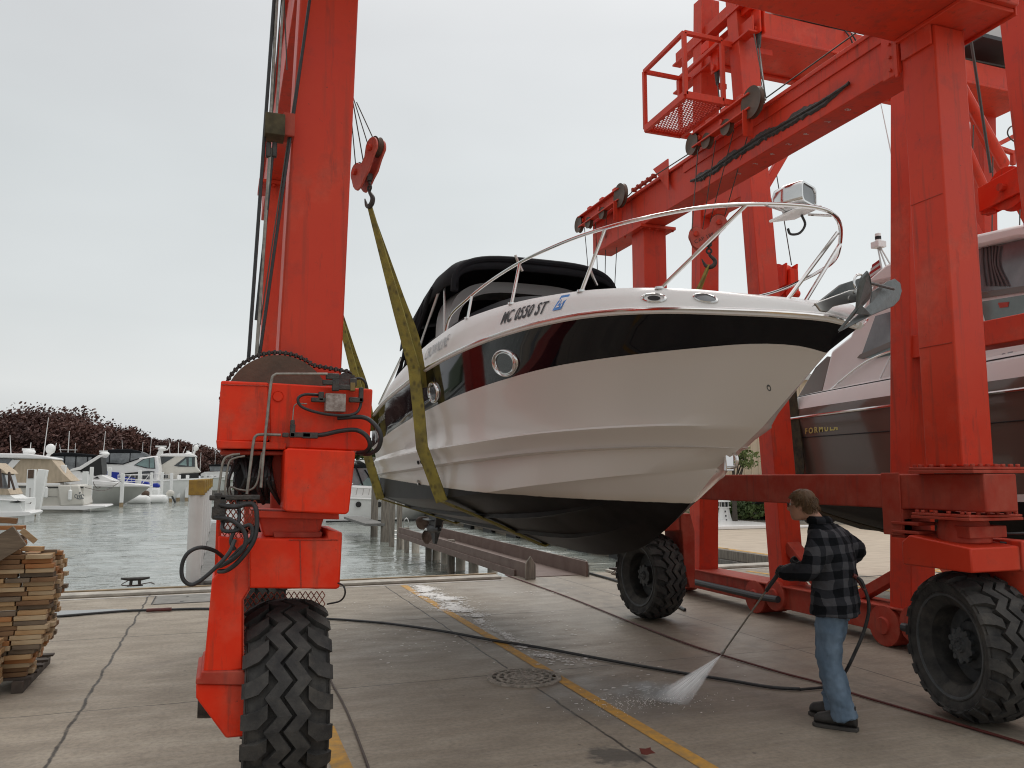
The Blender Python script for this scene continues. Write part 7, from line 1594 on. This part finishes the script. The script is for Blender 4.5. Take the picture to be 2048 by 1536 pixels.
ghose('dark red hose running diagonally from the runway end past the spray to the right edge', 'hose', [(1010, 1150), (1045, 1162), (1140, 1196), (1250, 1240), (1360, 1283), (1445, 1311), (1560, 1345), (1640, 1366), (1720, 1392), (1850, 1430), (1960, 1462), (2060, 1492), (2200, 1540)], .0105, 'redpaint2')
ghose('brown cord on the concrete right of the near left tyre', 'cord', [(640, 1320), (657, 1352), (668, 1375), (685, 1405), (705, 1450), (722, 1495), (737, 1536), (750, 1580)], .0085, 'browncord', name='cord')
ghose('black hose lying beyond the far tyre by the water edge', 'hose', [(1150, 1138), (1180, 1147), (1220, 1158), (1256, 1170), (1330, 1200), (1370, 1220)], .022, 'hose')
g = MB(); q = at(318, 1220, z=.03); g.tube([q + Vector((-.16, 0, .004)), q + Vector((.16, 0, .004))], .024, 8); o = g.build('hose_coupling', M['redpaint2']); tag(o, 'red sleeve on the black hose near the puddle', 'hose coupling')

# ------------------------------------------------------------------ the man washing the boat
FP = Vector((4.46, 5.06, 0)); fdir = (-_R * .80 + _Fh * .62).normalized(); rdir = Vector((fdir.y, -fdir.x, 0))
def L2(x, y, z): return FP + rdir * x + fdir * y + Vector((0, 0, z))
man = empty('person', FP, 'man in a grey and black checked jacket and blue jeans holding a pressure washer lance', 'person')
tex = bpy.data.textures.new('folds', 'CLOUDS'); tex.noise_scale = .10; tex.noise_depth = 3
def oval(c, rx, ry, n=20, fwd=None, p=1.0):
    """ring in local coords about c=(x,y,z); rx sideways, ry front/back; optional tilt axis"""
    r = []
    for k in range(n):
        a_ = 2 * math.pi * k / n; r.append(L2(c[0] + rx * math.copysign(abs(math.cos(a_)) ** p, math.cos(a_)), c[1] + ry * math.copysign(abs(math.sin(a_)) ** p, math.sin(a_)), c[2]))
    return r
def limb(g, pts, rs, n=14, sm=5):
    P_ = spline([L2(*p) for p in pts], sm) if sm else [L2(*p) for p in pts]; R2 = [float(np.interp(i / (len(P_) - 1), np.linspace(0, 1, len(rs)), rs)) for i in range(len(P_))]
    g.tube(P_, R2, n)
def remesh(o, vox, sm=6, disp=0.0, fac=.6):
    m = o.modifiers.new('remesh', 'REMESH'); m.mode = 'VOXEL'; m.voxel_size = vox; m.use_smooth_shade = True
    s_ = o.modifiers.new('smooth', 'SMOOTH'); s_.iterations = sm; s_.factor = fac
    if disp:
        d = o.modifiers.new('folds', 'DISPLACE'); d.texture = tex; d.strength = disp; d.mid_level = .5; d.texture_coords = 'LOCAL'
M['skin'] = nmat('skin', (.42, .22, .15), .5, var=.1, vscale=20); M['skin'].node_tree.nodes['Principled BSDF'].inputs['Subsurface Weight'].default_value = .1
M['jeans'] = nmat('blue_denim', (.075, .115, .165), .85, var=.35, vscale=7, var_col=(.15, .21, .28), bump=.5, bscale=14, stretch=(1, 1, .5))
M['hair'] = nmat('brown_hair', (.10, .054, .024), .55, var=.4, vscale=35, var_col=(.14, .08, .038), bump=.7, bscale=60, stretch=(1, 1, .25))
M['boot'] = nmat('dark_boot_leather', (.028, .025, .023), .6, var=.4, vscale=12, bump=.3, bscale=30); M['sole'] = nmat('boot_sole', (.05, .045, .04), .8)
M['glove'] = nmat('black_glove', (.015, .015, .016), .6, bump=.3, bscale=50)
def plaid():
    m = nmat('checked_flannel', (.06, .06, .065), .95, bump=.5, bscale=40, spec=.15); t = m.node_tree; N = t.nodes; L = t.links; b = N['Principled BSDF']
    tc = N.new('ShaderNodeTexCoord'); sp = N.new('ShaderNodeSeparateXYZ'); mp = N.new('ShaderNodeMapping'); mp.inputs['Rotation'].default_value = (R_(3), R_(2), 0); L.new(tc.outputs['Object'], mp.inputs[0])
    nz = N.new('ShaderNodeTexNoise'); nz.inputs['Scale'].default_value = 5; L.new(mp.outputs[0], nz.inputs[0]); va = N.new('ShaderNodeVectorMath'); va.operation = 'MULTIPLY_ADD'; L.new(nz.outputs['Color'], va.inputs[0]); va.inputs[1].default_value = (.05, .05, .05); L.new(mp.outputs[0], va.inputs[2]); L.new(va.outputs[0], sp.inputs[0])
    dr = N.new('ShaderNodeVectorMath'); dr.operation = 'DOT_PRODUCT'; L.new(va.outputs[0], dr.inputs[0]); dr.inputs[1].default_value = tuple(rdir * .9 - fdir * .45)
    def band(src, per, add_=None):
        x = N.new('ShaderNodeMath'); x.operation = 'MULTIPLY'; x.inputs[1].default_value = 1 / per; L.new(src, x.inputs[0]); f = N.new('ShaderNodeMath'); f.operation = 'FRACT'; L.new(x.outputs[0], f.inputs[0])
        r = N.new('ShaderNodeMath'); r.operation = 'GREATER_THAN'; r.inputs[1].default_value = .5; L.new(f.outputs[0], r.inputs[0]); return r.outputs[0]
    xy = N.new('ShaderNodeMath'); xy.operation = 'MULTIPLY_ADD'; L.new(sp.outputs['Y'], xy.inputs[0]); xy.inputs[1].default_value = .75; L.new(sp.outputs['X'], xy.inputs[2])
    s_ = N.new('ShaderNodeMath'); s_.operation = 'ADD'; L.new(band(dr.outputs['Value'], .115), s_.inputs[0]); L.new(band(sp.outputs['Z'], .125), s_.inputs[1])
    d = N.new('ShaderNodeMath'); d.operation = 'MULTIPLY'; d.inputs[1].default_value = .5; L.new(s_.outputs[0], d.inputs[0])
    r = N.new('ShaderNodeValToRGB'); r.color_ramp.interpolation = 'CONSTANT'; e_ = r.color_ramp.elements; e_[0].position = 0; e_[0].color = (.006, .007, .009, 1); e_[1].position = .25; e_[1].color = (.026, .027, .032, 1); k = e_.new(.75); k.color = (.068, .068, .075, 1)
    L.new(d.outputs[0], r.inputs[0]); L.new(r.outputs[0], b.inputs['Base Color']); return m
M['plaid'] = plaid()
# body: one continuous skin surface under the clothes
hd = (-.035, .215, 1.645)
g = MB()
g.loft([oval((0, .03, .90), .14, .10), oval((0, .03, 1.0), .145, .105), oval((0, .03, 1.15), .14, .10), oval((0, .05, 1.32), .165, .11), oval((0, .07, 1.42), .16, .10), oval((0, .09, 1.47), .09, .075)])
limb(g, [(0, .085, 1.42), (-.01, .12, 1.51), (-.02, .165, 1.58), (-.03, .19, 1.63)], [.07, .062, .058, .06])
for sx, hp_, kn, an in ((-1, (-.085, .03, .92), (-.085, .06, .50), (-.075, -.055, .10)), (1, (.085, .03, .92), (.085, .09, .50), (.09, .02, .10))): limb(g, [hp_, kn, an], [.09, .075, .055, .045, .036])
SL = [(-.175, .06, 1.43), (-.255, .10, 1.19), (-.12, .37, 1.125)]; SR = [(.17, .06, 1.43), (.32, -.06, 1.25), (.16, .20, 1.15)]
for S_ in (SL, SR): limb(g, S_, [.055, .05, .042, .036, .026], sm=6)
# head
def hring(z, rx, ry, yo=0): return oval((hd[0], hd[1] + yo, hd[2] + z), rx, ry, 24)
g.loft([hring(-.125, .028, .03, .045), hring(-.112, .045, .06, .03), hring(-.085, .058, .078, .018), hring(-.05, .066, .088, .008), hring(-.01, .072, .094, .0), hring(.03, .074, .097, -.003), hring(.065, .068, .088, -.006), hring(.095, .05, .065, -.008), hring(.112, .02, .028, -.008)])
limb(g, [(hd[0], hd[1] + .088, hd[2] + .005), (hd[0], hd[1] + .108, hd[2] - .025), (hd[0], hd[1] + .112, hd[2] - .038), (hd[0], hd[1] + .09, hd[2] - .045)], [.010, .013, .016, .010], 8, 3)
limb(g, [(hd[0] - .02, hd[1] + .086, hd[2] - .072), (hd[0], hd[1] + .094, hd[2] - .072), (hd[0] + .02, hd[1] + .086, hd[2] - .072)], [.006, .010, .006], 8, 3)
limb(g, [(hd[0] - .03, hd[1] + .085, hd[2] + .014), (hd[0] + .03, hd[1] + .085, hd[2] + .014)], [.010, .010], 8, 0)
limb(g, [(hd[0], hd[1] + .06, hd[2] - .115), (hd[0], hd[1] + .072, hd[2] - .10)], [.02, .016], 8, 0)
body = g.build('body', M['skin'], man); remesh(body, .008, 4)
# ears, eyes
for sx in (-1, 1):
    g = MB(); c_ = L2(hd[0] + sx * .075, hd[1] - .008, hd[2] - .015); g.sphere(c_, .03, 12, (.35, .62, 1.05), Matrix((rdir, fdir, (0, 0, 1))).transposed()); g.build('ear', M['skin'], man)
    g = MB(); g.sphere(L2(hd[0] + sx * .03, hd[1] + .083, hd[2] + .002), .011, 10); g.build('eye', M['gelw'], man)
    g = MB(); g.sphere(L2(hd[0] + sx * .03, hd[1] + .0905, hd[2] + .0), .0055, 8); g.build('iris', M['darkgrey'], man)
# hair: short, brown, over the skull and nape
g = MB(); g.loft([hring(-.075, .050, .030, -.062), hring(-.05, .068, .05, -.045), hring(-.015, .079, .064, -.034), hring(.02, .083, .082, -.02), hring(.05, .081, .098, -.008), hring(.08, .070, .092, -.004), hring(.105, .052, .070, -.006), hring(.122, .02, .028, -.008)])
rh = random.Random(4)
for k in range(130):
    th = rh.uniform(0, 6.28); ph = rh.uniform(-.1, 1.4); a_ = Vector((.082 * math.cos(th) * math.cos(ph), .094 * math.sin(th) * math.cos(ph), .112 * math.sin(ph)))
    if a_.y > .05 and a_.z < .055: continue
    if a_.z < .0: continue
    b3_ = a_ + Vector((rh.gauss(0, .012) , rh.gauss(.004, .012), -.035)); limb(g, [(hd[0] + a_.x, hd[1] - .008 + a_.y, hd[2] + .01 + a_.z), (hd[0] + b3_.x * 1.06, hd[1] - .008 + b3_.y * 1.06, hd[2] + .01 + b3_.z)], [.010, .003], 5, 0)
for sx in (-1, 1): limb(g, [(hd[0] + sx * .074, hd[1] + .022, hd[2] + .03), (hd[0] + sx * .075, hd[1] + .022, hd[2] - .025)], [.012, .006], 6, 0)
hair = g.build('hair', M['hair'], man); remesh(hair, .006, 2)
g = MB()
for k in range(1500):
    th = rh.uniform(0, 6.28); ph = rh.uniform(-.35, 1.5); a_ = Vector((.087 * math.cos(th) * math.cos(ph), .103 * math.sin(th) * math.cos(ph) - .012, .122 * math.sin(ph)))
    if (a_.y > .03 and a_.z < .05) or (a_.y > -.02 and a_.z < .0): continue
    d_ = Vector((a_.x * .25 + rh.gauss(0, .008), (.030 if a_.z > .07 else -.006) + rh.gauss(0, .008), -.035 + .5 * max(0, a_.z - .07)))
    g.tube([L2(hd[0] + a_.x, hd[1] + a_.y, hd[2] + a_.z), L2(hd[0] + a_.x * 1.02 + d_.x * .5, hd[1] + a_.y * 1.02 + d_.y * .5, hd[2] + a_.z + d_.z * .4), L2(hd[0] + a_.x + d_.x, hd[1] + a_.y + d_.y, hd[2] + a_.z + d_.z)], [.0028, .0022, .0006], 3)
g.build('hair_strands', M['hair'], man)
g = MB()
for sx in (-1, 1):
    g.tube([L2(hd[0] + sx * .079, hd[1] - .01, hd[2] + .008), L2(hd[0] + sx * .074, hd[1] + .06, hd[2] + .004), L2(hd[0] + sx * .062, hd[1] + .098, hd[2] + .004)], .0032, 6)
    g.tube([L2(hd[0] + sx * (.034 + .028 * math.cos(a_)), hd[1] + .104 - .006 * math.cos(a_), hd[2] - .004 + .016 * math.sin(a_)) for a_ in frange(0, 2 * math.pi, 17)], .0028, 6)
g.tube([L2(hd[0] - .008, hd[1] + .106, hd[2] + .002), L2(hd[0] + .008, hd[1] + .106, hd[2] + .002)], .0028, 6)
g.build('glasses', M['black'], man)
# jacket
g = MB()
g.loft([oval((0, .01, .82), .220, .17, 26, p=.85), oval((0, .01, .92), .216, .168, 26, p=.85), oval((0, .01, 1.0), .203, .157, 26, p=.85), oval((0, .005, 1.12), .203, .155, 26, p=.85), oval((0, .01, 1.25), .210, .155, 26, p=.85), oval((0, .03, 1.36), .215, .150, 26, p=.85), oval((0, .05, 1.43), .200, .130, 26, p=.85), oval((0, .075, 1.48), .135, .095, 26), oval((-.005, .10, 1.515), .085, .08, 26)])
limb(g, [(-.155, .055, 1.43), (-.235, .06, 1.31), (-.27, .11, 1.17), (-.21, .25, 1.13), (-.145, .345, 1.12)], [.082, .084, .078, .068, .056], sm=5)
limb(g, [(.155, .055, 1.43), (.25, .0, 1.36), (.345, -.07, 1.27), (.29, .06, 1.19), (.19, .18, 1.155)], [.082, .082, .076, .066, .055], sm=5)
jk = g.build('jacket', M['plaid'], man); remesh(jk, .011, 5, .034)
g = MB(); g.loft([oval((-.005, .10, 1.505), .082, .075, 20), oval((-.012, .105, 1.555), .083, .078, 20), oval((-.012, .10, 1.535), .098, .092, 20), oval((-.005, .095, 1.50), .105, .095, 20)], True, False); col_ = g.build('collar', M['plaid'], man, solid=.006)
# jeans
g = MB()
g.loft([oval((0, .025, 1.0), .155, .115, 22), oval((0, .012, .93), .168, .135, 22), oval((0, .01, .86), .174, .142, 22), oval((0, .02, .80), .160, .125, 22)])
limb(g, [(-.080, .02, .90), (-.088, .035, .70), (-.088, .045, .50), (-.086, -.005, .27), (-.085, -.055, .075)], [.110, .108, .100, .092, .088, .086, .094], sm=5)
limb(g, [(.080, .02, .90), (.090, .06, .70), (.115, .12, .50), (.125, .09, .27), (.125, .07, .075)], [.106, .104, .098, .088, .084, .082, .088], sm=5)
for sx, yy in ((-.085, -.03), (.125, .08)):
    for z_ in (.10, .14, .19): g.lathe([(.060, -.012), (.082, 0), (.060, .012)], L2(sx, yy + (z_ - .1) * .3, z_), Vector((.1, .1, 1)), 16, closed=True)
jn = g.build('jeans', M['jeans'], man); remesh(jn, .010, 4, .040)
g = MB(); g.cbox(L2(-.075, -.105, .85), (.001, .001, .001)); 
for sx in (-1, 1): g.loft([[L2(sx * .075 + dx * s_, -.108 + .004 * k, z_) for dx, z_ in ((-.05, .90), (.05, .90), (.05, .81), (0, .79), (-.05, .81))] for k, s_ in ((0, 1), (3, .98))])
g.build('back_pocket', M['jeans'], man)
# boots
for sx, yy, rot in ((-.083, -.035, -.10), (.125, .08, .15)):
    g = MB(); rings = []
    for y_, hw, h_ in ((-.095, .025, .06), (-.085, .037, .10), (-.04, .042, .135), (.02, .041, .13), (.07, .045, .09), (.13, .048, .072), (.175, .042, .062), (.20, .025, .045), (.21, .01, .03)):
        rings.append([L2(sx + rot * y_ + hw * math.cos(a_) * (1 if math.sin(a_) < 0 else .9), yy + y_, max(.022, 
            .026 + 1.22 * h_ * (.5 + .5 * math.sin(a_)))) for a_ in [2 * math.pi * k / 18 for k in range(18)]])
    g.loft(rings); g.tube([L2(sx, yy - .04, .08), L2(sx, yy - .045, .18)], .048, 14); b_o = g.build('boot', M['boot'], man); remesh(b_o, .007, 3)
    g = MB(); rings = []
    for z_ in (.0, .026):
        rings.append([L2(sx + rot * y_ + s_ * hw, yy + y_, z_) for s_, lst in ((1, ((-.10, .028), (-.05, .043), (.05, .043), (.13, .052), (.19, .044), (.217, .018))), (-1, ((.217, .018), (.19, .044), (.13, .052), (.05, .043), (-.05, .043), (-.10, .028)))) for y_, hw in lst])
    g.loft(rings); g.build('sole', M['sole'], b_o, bevel=.004)
# hands in black gloves closed round the lance
Hl = L2(-.115, .385, 1.125); noz = at(1443, 1309, w=5.95)
lance = empty('pressure_lance', Hl, 'long steel pressure washer lance with black grip held by the man', 'pressure washer')
ld = (noz - Hl).normalized(); back = Hl - ld * .07 + rdir * .09 - fdir * .04
def hand(c, ax, side, name='glove'):
    """glove gripping a bar through c along ax"""
    c = Vector(c); ax = Vector(ax).normalized(); s_ = side - ax * side.dot(ax); s_.normalize(); t_ = ax.cross(s_)
    g = MB(); 
    g.sphere(c + s_ * .030, .042, 12, (1, .62, 1), Matrix((ax, s_, t_)).transposed())
    for k, (ln, r_) in enumerate(((.95, .0095), (1.05, .0100), (1.0, .0098), (.82, .0088))):
        o_ = ax * (-.032 + k * .0205); R3 = .026 * ln
        g.tube([c + o_ + s_ * .034 + t_ * .018] + [c + o_ + (s_ * math.cos(a_) + t_ * math.sin(a_)) * R3 for a_ in (1.0, 1.7, 2.5, 3.3, 4.0)], [r_ * 1.1, r_ * 1.1, r_, r_ * .95, r_ * .9, r_ * .7], 8)
    g.tube([c - ax * .035 + s_ * .03 - t_ * .012, c - ax * .045 + s_ * .010 - t_ * .03, c - ax * .03 - s_ * .012 - t_ * .032, c - ax * .01 - s_ * .028 - t_ * .022], [.014, .012, .010, .007], 8)
    o = g.build(name, M['glove'], man); remesh(o, .0045, 2)
hand(Hl, ld, -fdir * .6 + Vector((0, 0, .5)) - rdir * .2)
hand(back, ld, rdir * .8 - fdir * .3 + Vector((0, 0, .3)))
g = MB(); g.tube([Hl - ld * .05, Hl + ld * .22], [.017, .015], 12); g.build('grip', M['hose'], lance)
g = MB(); g.tube([Hl + ld * .22, noz - ld * .05], .0075, 8); g.build('lance_tube', M['pipe'], lance)
g = MB(); g.tube([noz - ld * .06, noz - ld * .01, noz], [.012, .013, .007], 10); g.build('nozzle', M['steel'], lance)
g = MB(); g.tube([Hl - ld * .04, back], .014, 10);  g.tube([back + Vector((0, 0, -.05)), back - ld * .04 + Vector((0, 0, -.12))], .014, 8); g.build('trigger_gun', M['hose'], lance, bevel=.006)
hp2 = [back - ld * .04 + Vector((0, 0, -.12)), L2(.24, .10, 1.02), at(1714, 1156, w=4.9), at(1730, 1180, w=4.85), at(1738, 1215, w=4.85), at(1728, 1262, w=4.9), at(1710, 1305, w=4.95), at(1690, 1345, w=5.1), at(1672, 1368, z=.03), at(1650, 1374, z=.02), at(1600, 1379, z=.019)]
g = MB(); g.tube(hp2, .0125, 8, smooth=6); o = g.build('hose', M['hose']); tag(o, 'black hose looping down behind the man from his lance to the ground', 'hose', 'hoses lying on the apron')
g = MB(); g.tube([hp2[2] + Vector((-.03, .01, .02)), hp2[2], hp2[3]], .0165, 8, smooth=3); o = g.build('hose_sleeve', M['redpaint2']); tag(o, 'short red sleeve on the hose beside the man\'s right elbow', 'hose coupling')

# ------------------------------------------------------------------ spray
m = bpy.data.materials.new('spray'); m.use_nodes = True; t = m.node_tree; N = t.nodes; L = t.links; N.clear()
o_ = N.new('ShaderNodeOutputMaterial'); mx = N.new('ShaderNodeMixShader'); tr2 = N.new('ShaderNodeBsdfTransparent'); df = N.new('ShaderNodeBsdfDiffuse'); df.inputs[0].default_value = (.95, .95, .95, 1)
uvn = N.new('ShaderNodeAttribute'); uvn.attribute_name = 'spray_uv'; mpn = N.new('ShaderNodeMapping'); mpn.inputs['Scale'].default_value = (26, 2.0, 1); nz = N.new('ShaderNodeTexNoise'); nz.inputs['Scale'].default_value = 1; nz.inputs['Detail'].default_value = 6
L.new(uvn.outputs['Vector'], mpn.inputs[0]); L.new(mpn.outputs[0], nz.inputs[0]); mr_ = N.new('ShaderNodeMapRange'); mr_.inputs[1].default_value = .32; mr_.inputs[2].default_value = .72; mr_.inputs[3].default_value = .16; mr_.inputs[4].default_value = .95; L.new(nz.outputs[0], mr_.inputs[0])
sp_ = N.new('ShaderNodeSeparateXYZ'); L.new(uvn.outputs['Vector'], sp_.inputs[0])
ed = N.new('ShaderNodeMath'); ed.operation = 'PINGPONG'; ed.inputs[1].default_value = .5; L.new(sp_.outputs[0], ed.inputs[0]); ed2 = N.new('ShaderNodeMapRange'); ed2.inputs[1].default_value = 0; ed2.inputs[2].default_value = .34; L.new(ed.outputs[0], ed2.inputs[0])
fa = N.new('ShaderNodeMapRange'); fa.inputs[1].default_value = .6; fa.inputs[2].default_value = 1.0; fa.inputs[3].default_value = 1; fa.inputs[4].default_value = .2; L.new(sp_.outputs[1], fa.inputs[0])
m1 = N.new('ShaderNodeMath'); m1.operation = 'MULTIPLY'; L.new(mr_.outputs[0], m1.inputs[0]); L.new(ed2.outputs[0], m1.inputs[1]); m2 = N.new('ShaderNodeMath'); m2.operation = 'MULTIPLY'; L.new(m1.outputs[0], m2.inputs[0]); L.new(fa.outputs[0], m2.inputs[1])
L.new(m2.outputs[0], mx.inputs[0]); L.new(tr2.outputs[0], mx.inputs[1]); L.new(df.outputs[0], mx.inputs[2]); L.new(mx.outputs[0], o_.inputs[0]); M['spray'] = m
ga = at(1288, 1398, z=.01); gb = at(1380, 1411, z=.01); g = MB(); uv = []
nn = (gb - ga).cross(noz - ga).normalized()
for layer in (-1.0, -.4, .3, 1.0):
    vs = []
    for i in range(13):
        v_ = i / 12
        for j in range(17):
            u_ = j / 16; e2_ = ga.lerp(gb, u_) + nn * .045 * layer * (1 - (2 * u_ - 1) ** 2) ; wv = v_ ** 1.12; p = noz.lerp(e2_, wv); vs.append(p); uv.append((u_ + layer * .001, v_, 0) if True else 0)
    g.add(vs, [(i * 17 + j, i * 17 + j + 1, (i + 1) * 17 + j + 1, (i + 1) * 17 + j) for i in range(12) for j in range(16)])
o = g.build('water_spray', M['spray']); at_ = o.data.attributes.new('spray_uv', 'FLOAT_VECTOR', 'POINT'); at_.data.foreach_set('vector', [c for p in uv for c in p]); tag(o, 'white fan of water spraying from the lance onto the concrete', 'spray', None, 'stuff')
mm = bpy.data.materials.new('mist'); mm.use_nodes = True; t = mm.node_tree; N = t.nodes; L = t.links; N.clear(); o_ = N.new('ShaderNodeOutputMaterial'); pv = N.new('ShaderNodeVolumePrincipled'); pv.inputs['Color'].default_value = (.95, .95, .95, 1)
tcn = N.new('ShaderNodeTexCoord'); gr = N.new('ShaderNodeTexNoise'); gr.inputs['Scale'].default_value = 5; gr.inputs['Detail'].default_value = 5; L.new(tcn.outputs['Object'], gr.inputs[0]); mr_ = N.new('ShaderNodeMapRange'); mr_.inputs[1].default_value = .42; mr_.inputs[2].default_value = .7; mr_.inputs[4].default_value = 26.0; L.new(gr.outputs[0], mr_.inputs[0]); va2 = N.new('ShaderNodeVectorMath'); va2.operation = 'SUBTRACT'; va2.inputs[1].default_value = (.5, .5, .5); L.new(tcn.outputs['Generated'], va2.inputs[0]); ln_ = N.new('ShaderNodeVectorMath'); ln_.operation = 'LENGTH'; L.new(va2.outputs[0], ln_.inputs[0]); fo = N.new('ShaderNodeMapRange'); fo.inputs[1].default_value = .5; fo.inputs[2].default_value = .05; L.new(ln_.outputs['Value'], fo.inputs[0]); pw = N.new('ShaderNodeMath'); pw.operation = 'POWER'; pw.inputs[1].default_value = 1.6; L.new(fo.outputs[0], pw.inputs[0]); md_ = N.new('ShaderNodeMath'); md_.operation = 'MULTIPLY'; L.new(mr_.outputs[0], md_.inputs[0]); L.new(pw.outputs[0], md_.inputs[1]); L.new(md_.outputs[0], pv.inputs['Density']); L.new(pv.outputs[0], o_.inputs['Volume'])
g = MB(); c_ = at(1300, 1392, z=.05); g.sphere(Vector((c_.x + .02, c_.y + .08, .075)), 1, 20, (.42, .24, .07)); o = g.build('mist', mm); tag(o, 'thin mist of splashed water where the spray hits the concrete', 'mist', None, 'stuff')

g = MB(); rs_ = random.Random(8); cc = ga.lerp(gb, .5)
for k in range(420):
    a_ = rs_.uniform(0, 6.28); rr3 = abs(rs_.gauss(0, .22)); q = Vector((cc.x - .10 + rr3 * math.cos(a_) * 1.6 - .1, cc.y + rr3 * math.sin(a_) * .8, .01 + abs(rs_.gauss(0, .05)) * math.exp(-rr3 * 2))); g.sphere(q, rs_.uniform(.0015, .0045), 4)
o = g.build('droplets', M['foam']); tag(o, 'small water droplets thrown up where the spray lands', 'droplets', None, 'stuff')

# ------------------------------------------------------------------ board stack on a pallet
rb2 = random.Random(11)
PZ = .13; c0 = at(60, 1360, z=0)
pal = empty('pallet', (-2.2, 8.5, 0), 'worn dark wooden pallet under the stack of short boards', 'pallet')
M['palwood'] = nmat('dark_pallet_wood', (.07, .055, .045), .9, var=.4, vscale=6, bump=.5, bscale=20)
px_r = at(64, 1330, w=8.35).x
for k in range(5):
    g = MB(); g.box((px_r - 1.5, 8.25 + k * .24, .10), (px_r + .02, 8.25 + k * .24 + .09, .12)); g.build('deck_board', M['palwood'], pal, bevel=.003)
for k in range(3):
    g = MB(); x = px_r - .12 - k * .6; g.box((x, 8.2, .0), (x + .09, 9.4, .098)); g.build('bearer', M['palwood'], pal, bevel=.003)
woods = [nmat('pine_%s' % n_, a_, .8, var=.3, vscale=9, var_col=b_, bump=.3, bscale=30, stretch=(.4, 3, 3)) for n_, a_, b_ in (('fresh', (.36, .20, .085), (.46, .31, .16)), ('orange', (.30, .11, .032), (.40, .19, .07)), ('pale', (.38, .26, .14), (.50, .39, .25)), ('grey', (.12, .088, .06), (.20, .15, .10)), ('brown', (.14, .068, .030), (.25, .145, .07)))]
kinds = ['fresh yellow', 'orange-stained', 'pale', 'weathered grey', 'brown']
boards = []
def board(x0, y0, z0, l, d, h, rz=0.0, rx=0.0, mi=0, label=None, ry=0.0):
    g = MB(); Mx = Matrix.Rotation(rz, 3, 'Z') @ Matrix.Rotation(rx, 3, 'X') @ Matrix.Rotation(ry, 3, 'Y')
    g.cbox((x0 + l / 2, y0 + d / 2, z0 + h / 2), (l, d, h), Mx); o = g.build('board', woods[mi], None, bevel=.002)
    tag(o, label or ('%s pine board lying flat in the stack on the pallet' % kinds[mi]), 'board', 'short boards stacked on the pallet'); return o
prof_r = [(0, 64), (2, 70), (5, 84), (8, 95), (12, 101), (16, 104), (21, 108), (23, 106), (26, 92)]
YF = 8.28; H_ = .0405
for r in range(26):
    zz = .122 + r * H_; xr = at(I(r, prof_r), 1200, w=YF).x + rb2.uniform(-.02, .02); x = xr; yf = YF - .02 * math.sin(r * .3) + rb2.uniform(-.02, .02) - (.05 if 14 > r > 3 else 0) + .0
    th = H_ - .003
    for k in range(3):
        l = rb2.uniform(.19, .27) if k else rb2.uniform(.20, .27); mi = rb2.choice([0, 0, 1, 2, 2, 3, 3, 4, 4]); board(x - l, yf + rb2.uniform(-.02, .02), zz, l - .006, .09, th, rb2.uniform(-.03, .03), 0, mi); x -= l + rb2.uniform(.0, .012)
    for j in range(1, 5):
        l = rb2.uniform(.22, .30); mi = rb2.choice([0, 0, 1, 2, 2, 3, 4]); board(xr - l + rb2.uniform(-.035, .03), yf + j * .105 + rb2.uniform(-.01, .01), zz, l, .092, th, rb2.uniform(-.04, .04), 0, mi)
zt = .122 + 26 * H_
for x, y, w_, l, d, h, rz, ry, mi, lb in ((70, 1118, 8.3, .17, .07, .035, .1, -.05, 1, 'orange-stained board end lying loose near the top right of the stack'), (60, 1098, 8.35, .20, .08, .04, -.1, .03, 0, 'fresh yellow board lying loose on top of the stack at the right'),
                                    (96, 1104, 8.45, .13, .08, .035, .2, .0, 3, 'grey board end sticking out at the top right corner'), (30, 1090, 8.4, .17, .09, .035, .15, -.25, 1, 'orange board tilting on the top of the stack'), (56, 1072, 8.45, .16, .045, .05, .2, .75, 2, 'pale board propped steeply on top of the stack'),
                                    (12, 1105, 8.3, .22, .09, .04, 0, .0, 4, 'brown board beside the tilted grey panel on top'), (10, 1056, 8.5, .30, .09, .035, -.1, 0, 1, 'orange-brown board jutting right near the very top of the stack'), (-6, 1040, 8.55, .30, .1, .05, .1, .1, 4, 'dark brown board crowning the stack'), (25, 1112, 8.55, .3, .1, .05, .1, 0, 3, 'grey board under the loose top boards'), (5, 1080, 8.6, .35, .1, .08, .0, 0, 3, 'grey block under the jutting top board')):
    p = at(x, y, w=w_); board(p.x - l / 2, w_, p.z - h / 2, l, d, h, rz, 0, mi, lb, ry)
p = at(6, 1090, w=8.22); board(p.x - .16, 8.16, p.z - .11, .32, .05, .2, .0, 0, 3, 'broad grey panel tilted against the top of the stack', -.6)
for k in range(9):
    board(at(-5, 1300, w=8.1).x - .22 + rb2.uniform(-.02, .02), 8.0, .122 + k * .041, .25, .16, .038, rb2.uniform(-.1, .1), 0, rb2.choice([0, 2]), 'fresh yellow board in the low front pile at the left edge')
